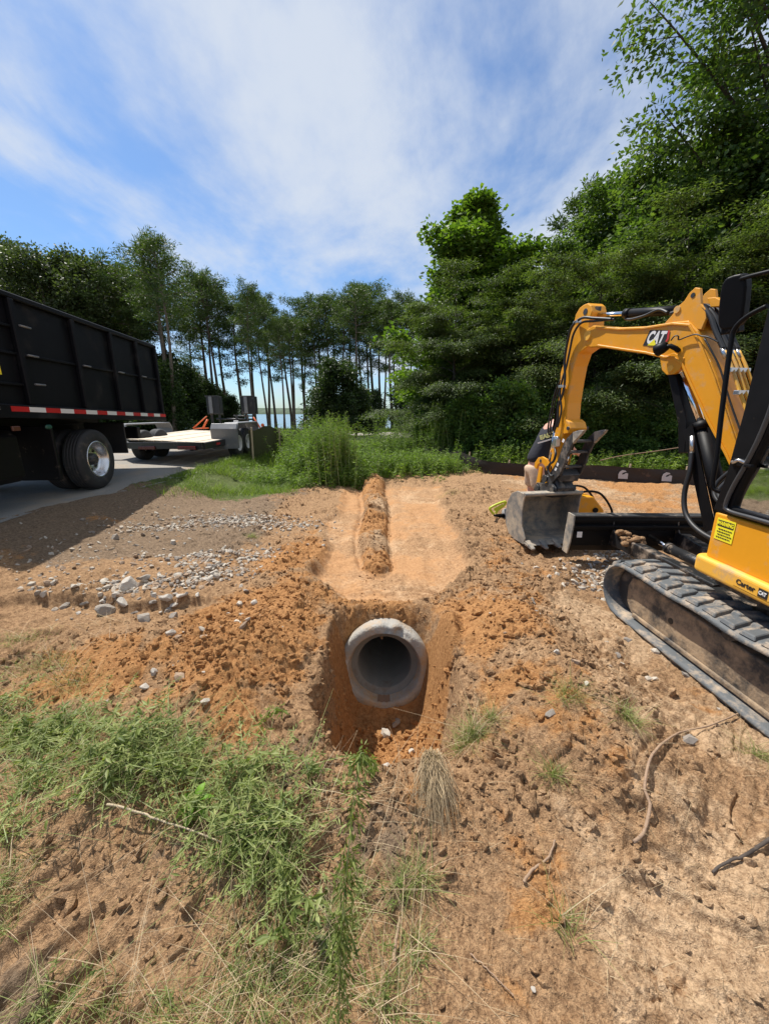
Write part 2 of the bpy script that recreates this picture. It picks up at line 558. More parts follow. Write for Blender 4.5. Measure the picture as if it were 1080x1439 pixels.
L['bright'] = leaf_mat('fresh_leaves', (0.12, 0.28, 0.02), (0.18, 0.36, 0.03), (0.26, 0.44, 0.05), 0.4, 4.0)
L['straw'] = leaf_mat('dry_straw', (0.22, 0.16, 0.09), (0.38, 0.28, 0.17), (0.55, 0.44, 0.28), 0.15, 8.0)


def bark_mat(name, c, var=0.4):
    return base_mat(name, c, 0.9, var=var, scale=3.0, dirt=tuple(q * 0.45 for q in c), dirt_amt=0.35, dirt_scale=9, bump=0.6, bump_scale=14)


M['pine_bark'] = bark_mat('pine_bark', (0.16, 0.12, 0.095))
M['grey_bark'] = bark_mat('grey_bark', (0.15, 0.135, 0.12))
M['dark_bark'] = bark_mat('dark_bark', (0.07, 0.055, 0.045))
M['stem'] = base_mat('green_stem', (0.26, 0.30, 0.12), 0.7, var=0.25, scale=12)
M['dry_stem'] = base_mat('dry_stem', (0.45, 0.36, 0.24), 0.8, var=0.25, scale=12)


def unit(a):
    return a / (np.linalg.norm(a, axis=-1, keepdims=True) + 1e-9)
# ------------------------------------------------------------------ the ground
ROAD_PTS = [(-8.6, -40), (-8.2, -10), (-7.9, 5), (-7.2, 11), (-6.8, 17), (-4.5, 23.5), (1, 28), (9, 30), (22, 30), (60, 27)]
ROAD_HW = 3.4


def road_dist(x, y):
    best = np.full(x.shape, 1e9)
    for (a, b) in zip(ROAD_PTS[:-1], ROAD_PTS[1:]):
        dx, dy = b[0] - a[0], b[1] - a[1]
        t = np.clip(((x - a[0]) * dx + (y - a[1]) * dy) / (dx * dx + dy * dy), 0, 1)
        best = np.minimum(best, np.hypot(x - a[0] - t * dx, y - a[1] - t * dy))
    return best


def road_z(y):
    return 0.25 + 0.09 * sst(7, 9.5, y) - 0.33 * sst(14, 24, y)


def mound_profile(x, y):
    xc = -0.09 + (y - 3.5) * -0.028 + 0.02 * np.sin(y * 2.3)
    hw = 0.145 + 0.020 * (y - 3.5) + 0.05 * fbm(y * 2.6, x * 3, 3, 91)
    hh = (0.085 + 0.023 * (y - 3.5)) * (1 + 0.5 * fbm(x * 4, y * 4, 3, 93))
    u = np.abs(x - xc) / np.maximum(hw, 0.05)
    cross = np.clip(1 - u ** 2.6, 0, 1) ** 0.75
    along = sst(3.46, 3.60, y - 0.10 * u ** 2 + 0.06 * fbm(x * 8, y * 8, 2, 95)) * (1 - sst(8.3, 9.2, y))
    return hh * cross * along, u, along


def tamped_mask(x, y):
    lx = -0.68 - 0.035 * (y - 2.9) + 0.05 * np.sin(y * 2.1)
    rx = 0.76 + 0.08 * (y - 2.9) + 0.05 * np.sin(y * 1.7 + 1)
    lx = lx + 0.35 * sst(3.4, 2.75, y) + 0.22 * fbm(y * 1.7, x * 1.2, 4, 97); rx = rx - 0.35 * sst(3.5, 2.8, y) + 0.22 * fbm(y * 1.7 + 9, x * 1.2, 4, 98)
    m = sst(-0.07, 0.07, x - lx) * sst(-0.07, 0.07, rx - x) * sst(2.70, 2.86, y + 0.16 * fbm(x * 2.4, y * 2.4, 3, 96) - 0.12 * np.abs(x)) * (1 - sst(7.8, 8.4, y))
    edge = np.exp(-((x - lx) / 0.09) ** 2) + np.exp(-((x - rx) / 0.09) ** 2)
    edge = edge * sst(2.7, 2.9, y) * (1 - sst(7.8, 8.4, y))
    return m, edge


def trench_mask(x, y):
    n = 0.13 * fbm(x * 1.5 + y * 2.2, y * 2.6, 4, 31)
    cx = 0.02 + 0.035 * (y - 1.8)
    hw = 0.375 + 0.085 * sst(1.3, 2.3, y) + n
    lat = 1 - sst(hw - 0.11, hw + 0.02, np.abs(x - cx))
    near = sst(1.28, 2.05, y + 0.12 * fbm(x * 3, y * 3, 2, 37))
    ax = np.abs(x - 0.0)
    back = 1 - sst(2.36 - 0.10 * sst(0.30, 0.42, ax), 2.74, y)
    return lat * near * back


def ground_h(x, y, fine=True):
    x = np.asarray(x, dtype=float); y = np.asarray(y, dtype=float)
    r = np.hypot(x, y)
    h = 0.10 * fbm(x * 0.35, y * 0.35, 3, 3) * sst(0.5, 4, r)
    near = 1 - sst(14, 22, r)
    # gentle fall to the lake
    h = h - 0.25 * sst(12, 34, y) - 1.2 * sst(44, 62, y) - 0.5 * sst(62, 120, y)
    h = h + 14.0 * sst(640, 1000, r) * sst(0, 200, y)
    tm, edge = tamped_mask(x, y)
    tr = trench_mask(x, y)
    # spoil heaps
    sp = 0.24 * blob(x, y, 0.92, 2.05, 0.33, 0.85, 0.1) + 0.11 * blob(x, y, 1.0, 1.5, 0.38, 0.38)
    sp = sp + 0.15 * blob(x, y, -0.82, 2.05, 0.26, 0.8, -0.25) + 0.10 * blob(x, y, -1.5, 2.2, 0.7, 0.35)
    sp = sp + 0.10 * blob(x, y, -0.95, 3.3, 0.3, 0.9, -0.1) + 0.09 * blob(x, y, -1.9, 6.6, 0.5, 0.5)
    sp = sp + 0.06 * blob(x, y, 1.15, 4.5, 0.35, 0.8) + 0.12 * blob(x, y, 1.9, 7.3, 0.6, 0.5) - 0.12 * blob(x, y, 1.85, 4.15, 0.42, 0.28) + 0.07 * blob(x, y, 1.2, 3.2, 0.5, 0.7)
    sp = sp + 0.10 * blob(x, y, -0.42, 1.16, 0.28, 0.20) + 0.05 * blob(x, y, 0.22, 1.16, 0.24, 0.14)
    sp = sp + 0.10 * blob(x, y, -1.1, 1.2, 0.5, 0.3) + 0.20 * blob(x, y, 1.6, 10.8, 0.8, 0.5) + 0.12 * blob(x, y, 2.4, 8.9, 0.8, 0.5)
    h = h + sp * (1 - tr)
    # small cut step on the left
    sm = sst(-3.4, -2.9, x) * (1 - sst(-1.6, -1.2, x))
    stepy = 2.72 + 0.12 * fbm(x * 2.2, x * 0.7, 3, 11) * 2
    h = h + 0.085 * sm * sst(stepy - 0.03, stepy + 0.05, y) * (1 - sst(3.2, 4.6, y))
    # flattened run beside the pipe line and the long ridge on it
    h = h * (1 - 0.75 * tm) - 0.05 * tm + 0.035 * edge
    # the pipe line is heaped over just behind the pipe
    h = h + 0.05 * blob(x, y, 0.0, 2.78, 0.55, 0.16)
    mp_, mu, ma = mound_profile(x, y)
    h = h + mp_ * (1 + 0.55 * fbm(x * 7, y * 3.5, 4, 99, 0.6) - 0.35 * np.clip(0.08 - np.abs(fbm(x * 1.5, y * 4, 3, 90)), 0, 1) / 0.08) - 0.035 * np.exp(-((mu - 1.25) / 0.22) ** 2) * ma
    # trench
    side = np.clip(np.abs(x - 0.02) / 0.46, 0, 1.2)
    fl = -0.69 + 0.24 * side ** 2.2 + 0.74 * sst(1.65, 2.4, y) * sst(0.45, 1.0, side) + 0.05 * fbm(x * 4, y * 4, 3, 41)
    h = h * (1 - tr) + tr * fl
    # road bank
    rd = road_dist(x, y)
    k = 1 - sst(ROAD_HW - 0.1, ROAD_HW + 1.5, rd + 0.25 * fbm(x * 0.8, y * 0.8, 3, 5))
    h = h * (1 - k) + (road_z(y) + 0.012) * k
    k2 = 1 - sst(ROAD_HW - 0.42, ROAD_HW - 0.10, rd + 0.35 * fbm(x * 1.6, y * 1.6, 4, 6))
    h = h * (1 - k2) + (road_z(y) - 0.07) * k2
    if fine:
        onr = (1 - sst(0.95, 1.15, mu)) * sst(0.15, 0.5, ma)
        rough = 0.9 - 0.62 * tm * (1 - onr) - 0.35 * sst(1.9, 3.0, x) * sst(3.8, 5.5, y)
        calm = sst(0.7, 1.15, x) * (1 - sst(1.3, 2.1, y))
        rough = rough - 0.5 * calm
        rough = rough - 0.45 * sst(-1.3, -2.4, x) * sst(2.9, 3.6, y)
        calm2 = sst(0.15, -0.4, x) * (1 - sst(0.95, 1.25, y))
        rough = rough - 0.4 * calm2
        rough = np.clip(rough * (1 - 0.9 * k2) * near, 0.05, 1)
        trr = trench_mask(x, y)
        wet = mu < 1.0
        # broken soil: fbm + overlapping clods of several sizes
        wx = x + 0.03 * fbm(x * 14, y * 14, 2, 71); wy = y + 0.03 * fbm(x * 14 + 9, y * 14, 2, 73)
        f = 0.045 * fbm(x * 3.2, y * 3.2, 5, 13, 0.6) + 0.034 * fbm(x * 15, y * 15, 5, 19, 0.62)
        grit = 0.0075 * fbm(x * 48, y * 48, 3, 27, 0.7) - 0.006 * np.clip(0.10 - np.abs(fbm(x * 6 + 4, y * 6, 5, 28, 0.6)), 0, 1) / 0.10 * sst(0.0, 0.2, fbm(x * 1.7, y * 1.7, 2, 30))
        zone = sst(-0.12, 0.16, fbm(x * 2.3, y * 2.3, 3, 23))
        cl = 0
        for sc, amp, sd in ((6.5, 0.052, 101), (12, 0.028, 103), (22, 0.013, 107), (44, 0.006, 109)):
            f1, f2, rid = worley(wx * sc, wy * sc, sd)
            rad = 0.25 + 0.45 * rid
            cap = np.sqrt(np.clip(rad * rad - f1 * f1, 0, 1))
            gate = (rid > (0.62 if sc < 10 else 0.42 if sc < 20 else 0.3))
            fac_ = (0.35 + 0.65 * rid) * sst(0.0, 0.20, f2 - f1) * (0.8 + 0.5 * (f1 - 0.3))
            mixr = sst(-0.1, 0.1, fbm(x * 1.3 + sd, y * 1.3, 2, sd + 3))
            cl = cl + amp * gate * (1.35 * cap * (1 - mixr) + 0.62 * fac_ * mixr)
        h = h + rough * (f * (0.9 + 0.65 * zone) + cl * (0.35 + 0.75 * zone) * (1 - 0.4 * trr) * (1 - 0.85 * calm) * (1 - 0.7 * calm2))
        h = h + grit * near * (1 - 0.95 * k2) * (1 - 0.6 * tm * (1 - onr))
        h = h - rough * 0.02
        # scraped and cracked clay plates, bottom right
        f1, f2, rid = worley(wx * 7 + 3, wy * 5 - 2, 211)
        crack = (1 - sst(0.0, 0.10, f2 - f1))
        pm = sst(0.75, 1.1, x) * (1 - sst(1.35, 1.75, y)) * sst(-0.05, 0.12, fbm(x * 2 + 5, y * 2, 3, 29))
        h = h + pm * (0.016 * rid - 0.022 * crack)
        u = (x - 0.35) * 0.75 + y * 0.66; v = -(x - 0.35) * 0.66 + y * 0.75
        h = h + 0.012 * calm * np.sin(u * 3 + 8 * fbm(u * 1.2, v * 6, 3, 33)) + 0.045 * calm * fbm(u * 2.2, v * 9, 5, 35, 0.6) - 0.016 * calm * np.clip(0.10 - np.abs(fbm(u * 1.5 + 3, v * 7, 3, 36)), 0, 1) / 0.10
        # machine track prints crossing the bare clay on the right
        du, dv = 0.47, 0.883
        u = (x - 0.95) * du + (y - 0.85) * dv; v = (x - 0.95) * dv - (y - 0.85) * du
        bm_ = sst(0.19, 0.15, np.abs(v)) * sst(-0.3, 0.0, u) * sst(1.3, 1.0, u) * sst(-0.22, 0.02, fbm(x * 3.1, y * 3.1, 2, 63))
        h = h + bm_ * (-0.012 + 0.014 * np.tanh(4 * np.sin(u * 2 * PI / 0.115 + 0.5 * np.sign(v))))
        # pressed tread bars, bottom left
        u = x * 0.80 - y * 0.60; v = x * 0.60 + y * 0.80
        tread = np.clip(np.sin(u * 2 * PI / 0.105 + 2.2 * fbm(x * 5, y * 5, 2, 45)), -0.4, 0.7)
        h = h + calm2 * 0.034 * tread * sst(-0.25, 0.1, fbm(u * 1.5, v * 3.3, 2, 47)) * sst(-1.3, -1.0, x)
        # drag marks in the flattened strips
        h = h + tm * (0.016 * np.sin(x * 22 + 4 * fbm(x * 2, y * 1.2, 2, 51)) * fbm(x * 2, y * 0.6, 2, 53) * 2 + 0.030 * fbm(x * 5, y * 2.2, 5, 55, 0.55) - 0.014 * np.clip(0.06 - np.abs(fbm(x * 1.6, y * 1.3, 3, 56)), 0, 1) / 0.06)
        arc = np.hypot((x - 0.05) * 0.8, (y - 2.5) * 1.0)
        h = h + 0.022 * np.exp(-((arc - 0.62) / 0.035) ** 2) * sst(2.7, 2.9, y) - 0.02 * np.exp(-((arc - 0.70) / 0.035) ** 2) * sst(2.7, 2.9, y)
        # long wheel ruts in the cleared field on the right
        fm = sst(2.2, 3.2, x) * sst(4.4, 5.2, y) * (1 - sst(9, 10, y))
        h = h + fm * 0.022 * np.sin((y + 0.25 * x) * 9 + 5 * fbm(x * 0.5, y * 1.5, 3, 57))
    return h


def gz(x, y):
    return float(ground_h(np.array([x]), np.array([y]))[0])


nth = 1150
th = np.concatenate([np.linspace(-64, 64, nth), np.linspace(64, 296, 80)[1:-1]])
th = np.radians(th)
rr = np.concatenate([np.geomspace(0.22, 14, 1060), np.geomspace(14, 2600, 150)[1:]])
TH, RR = np.meshgrid(th, rr)
GX = RR * np.sin(TH); GY = RR * np.cos(TH)
GX = GX.ravel(); GY = GY.ravel()
GZ = ground_h(GX, GY)
ncol = len(th); nrow = len(rr)
i, j = np.meshgrid(np.arange(nrow - 1), np.arange(ncol), indexing='ij')
j2 = (j + 1) % ncol
F = np.stack([i * ncol + j, (i + 1) * ncol + j, (i + 1) * ncol + j2, i * ncol + j2], axis=-1).reshape(-1, 4)
# pipe bore: leave the ground out where the pipe barrel is
PIPE_C = np.array([0.0, 2.47, -0.345]); PT = math.radians(9)
PIPE_AX = np.array([0.0, math.cos(PT), -math.sin(PT)])
fc = np.stack([GX[F].mean(1), GY[F].mean(1), GZ[F].mean(1)], axis=1)
rel = fc - PIPE_C
tt = rel @ PIPE_AX
dist = np.linalg.norm(rel - tt[:, None] * PIPE_AX, axis=1)
keep = ~((tt > -0.01) & (tt < 3.5) & (dist < 0.30))
F = F[keep]
# close the small round gap under the tripod point
V = np.stack([GX, GY, GZ], axis=1)
F3 = []
cidx = len(V)
V = np.vstack([V, [[0, 0, float(ground_h(np.array([0.0]), np.array([0.0]))[0])]]])
fan = np.array([(cidx, jj, jj + 1, (jj + 2) % ncol) for jj in range(0, ncol - 1, 2)])
F = np.concatenate([F, fan])
me = np_mesh('ground', V, F, smooth=True)
def soil_masks(X, Y):
    tm, edge = tamped_mask(X, Y); tr = trench_mask(X, Y); mp_, mu, ma = mound_profile(X, Y)
    on_ridge = (1 - sst(0.9, 1.15, mu)) * sst(0.15, 0.5, ma)
    n_a = fbm(X * 1.6, Y * 1.6, 5, 301, 0.6) * 2
    a_or = np.maximum.reduce([tr * 1.0, 0.50 * tm, 0.60 * sst(1.3, 0.9, mu) * ma,
                              0.95 * blob(X, Y, -0.9, 2.3, 0.65, 0.9, -0.3), 0.8 * blob(X, Y, -1.5, 2.0, 0.7, 0.35), 0.75 * blob(X, Y, -0.9, 3.8, 0.4, 1.2),
                              0.85 * blob(X, Y, 0.75, 1.9, 0.5, 1.1), 0.7 * blob(X, Y, 0.45, 0.95, 0.35, 0.3), 0.6 * blob(X, Y, 1.2, 2.9, 0.7, 0.8), 0.5 * blob(X, Y, 1.5, 3.6, 0.8, 1.0), 0.75 * blob(X, Y, 0, 2.75, 1.0, 0.3),
                              0.62 * sst(2.2, 3.2, X) * sst(4.4, 5.4, Y), 0.5 * blob(X, Y, 0.25, 1.15, 0.3, 0.35)])
    a_or = np.clip(a_or + 0.75 * n_a - 0.05, 0, 1)
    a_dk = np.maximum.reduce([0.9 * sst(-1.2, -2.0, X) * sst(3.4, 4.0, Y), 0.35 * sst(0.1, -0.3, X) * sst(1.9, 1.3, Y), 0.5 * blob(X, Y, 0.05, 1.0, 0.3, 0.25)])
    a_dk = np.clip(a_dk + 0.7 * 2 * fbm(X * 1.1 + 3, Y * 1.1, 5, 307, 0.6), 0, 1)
    a_pl = np.maximum.reduce([0.55 * sst(0.35, 0.9, X) * sst(3.4, 2.4, Y), 0.42 * tm, 0.45 * sst(2.2, 3.2, X) * sst(4.4, 5.4, Y)])
    a_pl = np.clip(a_pl + 0.5 * fbm(X * 2.6 + 7, Y * 2.6, 4, 303) * 2, 0, 1)
    a_gr = np.maximum(sst(9.6, 10.6, Y + 0.6 * fbm(X * 0.8, Y * 0.8, 3, 305)), sst(-1.6, -2.2, X) * sst(6.3, 7.4, Y + 1.2 * fbm(X * 0.8, Y * 0.8, 3, 305)))
    a_gr = a_gr * (1 - sst(1.9, 2.6, X) * (1 - sst(10.2, 11, Y)))
    a_gr = np.maximum(a_gr, sst(-14, -18, X))
    a_wd = np.clip(sst(500, 640, np.hypot(X, Y)), 0, 1)
    a_sm = np.clip(0.8 * tm + 1.0 * n_a, 0, 1) * tm * (1 - on_ridge)
    return (('smooth', a_sm), ('orange', a_or), ('dark', a_dk), ('pale', a_pl), ('green', a_gr), ('wood', a_wd))


me2 = me
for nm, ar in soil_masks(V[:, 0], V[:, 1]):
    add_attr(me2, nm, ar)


def soil_nodes(m, use_attr=True, const=(0.6, 0.2, 0.2)):
    m.use_nodes = True
    nt = m.node_tree
    b = nt.nodes['Principled BSDF']
    b.inputs['Roughness'].default_value = 0.93
    b.inputs['Specular IOR Level'].default_value = 0.18
    ge = N(nt, 'ShaderNodeNewGeometry')

    def noise(sc, det=6, ro=0.6):
        n = N(nt, 'ShaderNodeTexNoise'); n.inputs['Scale'].default_value = sc; n.inputs['Detail'].default_value = det; n.inputs['Roughness'].default_value = ro
        nt.links.new(ge.outputs['Position'], n.inputs['Vector'])
        return n.outputs[0]

    def mix(f, a, bcol):
        mx = N(nt, 'ShaderNodeMix', data_type='RGBA')
        for sock, v in (('Factor', f), ('A', a), ('B', bcol)):
            if isinstance(v, tuple): mx.inputs[sock].default_value = rgb(*v)
            elif isinstance(v, (int, float)): mx.inputs[sock].default_value = v
            else: nt.links.new(v, mx.inputs[sock])
        return mx.outputs['Result']

    def rng(v, a, b_, c=0.0, d=1.0):
        r_ = N(nt, 'ShaderNodeMapRange'); r_.interpolation_type = 'SMOOTHSTEP'
        r_.inputs['From Min'].default_value = a; r_.inputs['From Max'].default_value = b_
        r_.inputs['To Min'].default_value = c; r_.inputs['To Max'].default_value = d
        nt.links.new(v, r_.inputs['Value']); return r_.outputs[0]

    def attr(nm, dv):
        if not use_attr:
            v = N(nt, 'ShaderNodeValue'); v.outputs[0].default_value = dv; return v.outputs[0]
        a = N(nt, 'ShaderNodeAttribute'); a.attribute_name = nm
        return a.outputs['Fac']

    nf = noise(38, 7, 0.7); nm_ = noise(9, 6, 0.65); nl = noise(2.2, 4, 0.6); ns = noise(150, 3, 0.7)
    nf = math_n(nt, 'ADD', math_n(nt, 'MULTIPLY', nf, 0.62), math_n(nt, 'MULTIPLY', ns, 0.38))
    brown = mix(rng(nf, 0.35, 0.65), (0.175, 0.098, 0.05), (0.50, 0.31, 0.165))
    orange = mix(rng(nf, 0.33, 0.66), (0.26, 0.112, 0.038), (0.54, 0.285, 0.115))
    pale = mix(rng(nf, 0.35, 0.65), (0.27, 0.165, 0.09), (0.66, 0.46, 0.28))
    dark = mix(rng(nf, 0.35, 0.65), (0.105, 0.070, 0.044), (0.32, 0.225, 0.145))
    green = mix(rng(nf, 0.35, 0.65), (0.045, 0.07, 0.02), (0.14, 0.16, 0.05))
    wood = mix(rng(nl, 0.35, 0.65), (0.03, 0.05, 0.02), (0.05, 0.075, 0.03))
    jit = math_n(nt, 'MULTIPLY', math_n(nt, 'SUBTRACT', nm_, 0.5), 1.3)

    def fac(nmz, dv, lo=0.35, hi=0.65):
        return rng(math_n(nt, 'ADD', attr(nmz, dv), jit), lo, hi)
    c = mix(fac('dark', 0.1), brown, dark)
    c = mix(fac('pale', const[2]), c, pale)
    c = mix(fac('orange', const[0]), c, orange)
    c = mix(fac('green', 0.0, 0.4, 0.6), c, green)
    c = mix(attr('wood', 0.0), c, wood)
    tan = mix(rng(nm_, 0.3, 0.7), (0.24, 0.122, 0.055), (0.38, 0.215, 0.105))
    tan = mix(rng(nf, 0.35, 0.65), tan, (0.42, 0.245, 0.125))
    c = mix(math_n(nt, 'MULTIPLY', attr('smooth', 0.0), 0.75), c, tan)
    # pale grains and dark crumbs
    sc_ = mix(rng(ns, 0.66, 0.74, 0, 0.55), c, (0.62, 0.50, 0.36))
    sc_ = mix(rng(ns, 0.36, 0.28, 0, 0.6), sc_, (0.10, 0.065, 0.04))
    nt.links.new(sc_, b.inputs['Base Color'])
    hsum = math_n(nt, 'ADD', math_n(nt, 'MULTIPLY', nf, 1.3), math_n(nt, 'MULTIPLY', ns, 0.3))
    bp = N(nt, 'ShaderNodeBump'); bp.inputs['Strength'].default_value = 1.0; bp.inputs['Distance'].default_value = 0.016
    if use_attr:
        nt.links.new(math_n(nt, 'SUBTRACT', 1.0, math_n(nt, 'MULTIPLY', attr('smooth', 0), 0.9)), bp.inputs['Strength'])
    nt.links.new(hsum, bp.inputs['Height']); nt.links.new(bp.outputs[0], b.inputs['Normal'])
    return m


M['soil'] = soil_nodes(bpy.data.materials.new('dug_clay_soil'))
M['clod'] = M['soil']
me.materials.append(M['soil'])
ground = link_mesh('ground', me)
tag(ground, 'bare orange and brown clay ground, churned and dug open', kind='structure')


# ------------------------------------------------------------------ road, water, far shore
def ribbon(name, pts, hw, zf, mat, n=160, cross=10, wob=0.0):
    P = np.array(pts, dtype=float)
    seg = np.r_[0, np.cumsum(np.hypot(*np.diff(P, axis=0).T))]
    s = np.linspace(0, seg[-1], n)
    # smooth the polyline
    cx = np.interp(s, seg, P[:, 0]); cy = np.interp(s, seg, P[:, 1])
    kern = np.ones(9) / 9
    cx = np.convolve(np.pad(cx, 4, mode='edge'), kern, 'valid'); cy = np.convolve(np.pad(cy, 4, mode='edge'), kern, 'valid')
    tx = np.gradient(cx); ty = np.gradient(cy); l = np.hypot(tx, ty); tx /= l; ty /= l
    V = []
    for k in range(cross + 1):
        o_ = (k / cross * 2 - 1) * hw
        oo = o_ + wob * fbm(s * 0.7 + k * 0.01, s * 0 + k * 50, 3, 5) * (1 if k in (0, cross) else 0)
        x = cx + ty * oo; y = cy - tx * oo
        V.append(np.stack([x, y, zf(y) + 0.0 * x], axis=1))
    V = np.stack(V, axis=1).reshape(-1, 3)
    a, b = np.meshgrid(np.arange(n - 1), np.arange(cross), indexing='ij')
    c1 = cross + 1
    F = np.stack([a * c1 + b, (a + 1) * c1 + b, (a + 1) * c1 + b + 1, a * c1 + b + 1], -1).reshape(-1, 4)
    me = np_mesh(name, V, F, True, [mat])
    return link_mesh(name, me)


M['asphalt'] = base_mat('worn_asphalt', (0.255, 0.235, 0.205), 0.92, var=0.45, scale=45.0, dirt=(0.36, 0.28, 0.2), dirt_amt=0.22, dirt_scale=1.2, bump=1.0, bump_scale=60)
road = ribbon('road', ROAD_PTS, ROAD_HW, lambda y: road_z(y) + 0.0, M['asphalt'], wob=0.5)
tag(road, 'worn light grey asphalt lane curving behind the trailer', kind='structure')

mw = bpy.data.materials.new('lake_water'); mw.use_nodes = True
b_ = mw.node_tree.nodes['Principled BSDF']
b_.inputs['Base Color'].default_value = (0.10, 0.16, 0.20, 1); b_.inputs['Roughness'].default_value = 0.16
tcw = N(mw.node_tree, 'ShaderNodeNewGeometry')
nw = N(mw.node_tree, 'ShaderNodeTexNoise'); nw.inputs['Scale'].default_value = 0.8; nw.inputs['Detail'].default_value = 6
mw.node_tree.links.new(tcw.outputs['Position'], nw.inputs['Vector'])
bw = N(mw.node_tree, 'ShaderNodeBump'); bw.inputs['Strength'].default_value = 0.6; bw.inputs['Distance'].default_value = 0.25
mw.node_tree.links.new(nw.outputs[0], bw.inputs['Height']); mw.node_tree.links.new(bw.outputs[0], b_.inputs['Normal'])
lw = MB(); lw.add([(-1200, 46, -1.0), (1200, 46, -1.0), (1200, 1100, -1.0), (-1200, 1100, -1.0)], [(0, 1, 2, 3)])
lake = lw.build('lake', mw)
tag(lake, 'pale blue lake seen between the pine trunks', kind='structure')

# far wooded shore: one long bumpy bank of treetops
nx = 1400; ny = 10
xs = np.linspace(-1100, 1100, nx)
Vs = []
top = 9 + 3.5 * fbm(xs * 0.006, xs * 0, 3, 801) * 2 + 2.4 * fbm(xs * 0.12, xs * 0, 4, 803) * 2
for k in range(ny):
    t = k / (ny - 1)
    Vs.append(np.stack([xs, 690 + 60 * t + 0 * xs, -1.3 + (top + 1) * np.sin(t * PI * 0.5) ** 0.6 + 0 * xs], axis=1))
Vs = np.stack(Vs, axis=1).reshape(-1, 3)
a, b = np.meshgrid(np.arange(nx - 1), np.arange(ny - 1), indexing='ij')
F = np.stack([a * ny + b, (a + 1) * ny + b, (a + 1) * ny + b + 1, a * ny + b + 1], -1).reshape(-1, 4)
M['far'] = base_mat('far_woods', (0.05, 0.08, 0.04), 0.9, var=0.4, scale=0.15)
fs = link_mesh('far_shore', np_mesh('far_shore', Vs, F, False, [M['far']]))
tag(fs, 'hazy wooded far shore across the lake', kind='structure')
# ------------------------------------------------------------------ foliage helpers
def leaf_quads(P, D, S, Ln, W, bend=0.0):
    """diamond leaves; P base, D direction, S side, Ln length, W width"""
    n = len(P)
    Ln = np.broadcast_to(np.asarray(Ln, float), (n,))[:, None]; W = np.broadcast_to(np.asarray(W, float), (n,))[:, None]
    up = np.cross(S, D)
    V = np.stack([P, P + D * Ln * 0.45 + S * W * 0.5 - up * Ln * bend * 0.3, P + D * Ln - up * Ln * bend, P + D * Ln * 0.45 - S * W * 0.5 - up * Ln * bend * 0.3], axis=1).reshape(-1, 3)
    F = np.arange(n * 4).reshape(n, 4)
    return V, F


def scatter_leaves(C, out, per, sig, Ln, W, rng, flat=0.5, droop=0.3, outw=0.6, sigz=None):
    """leaves around cluster centres C (n,3) with outward directions out (n,3)"""
    n = len(C)
    idx = np.repeat(np.arange(n), per)
    m = len(idx)
    sg = np.broadcast_to(np.asarray(sig, float), (n,))[idx][:, None]
    off = rng.normal(size=(m, 3)) * sg
    off[:, 2] *= (sigz if sigz is not None else 0.8)
    P = C[idx] + off
    D = rng.normal(size=(m, 3)) * 0.8 + out[idx] * outw + unit(off) * 0.6
    D[:, 2] = D[:, 2] * (1 - flat) - droop
    D = unit(D)
    Nn = rng.normal(size=(m, 3)) * (1 - flat) + np.array([0, 0, 1.0]) * (flat + 0.25)
    S = unit(np.cross(D, Nn))
    sc = rng.uniform(0.65, 1.25, m)
    return leaf_quads(P, D, S, Ln * sc, W * sc, 0.12)


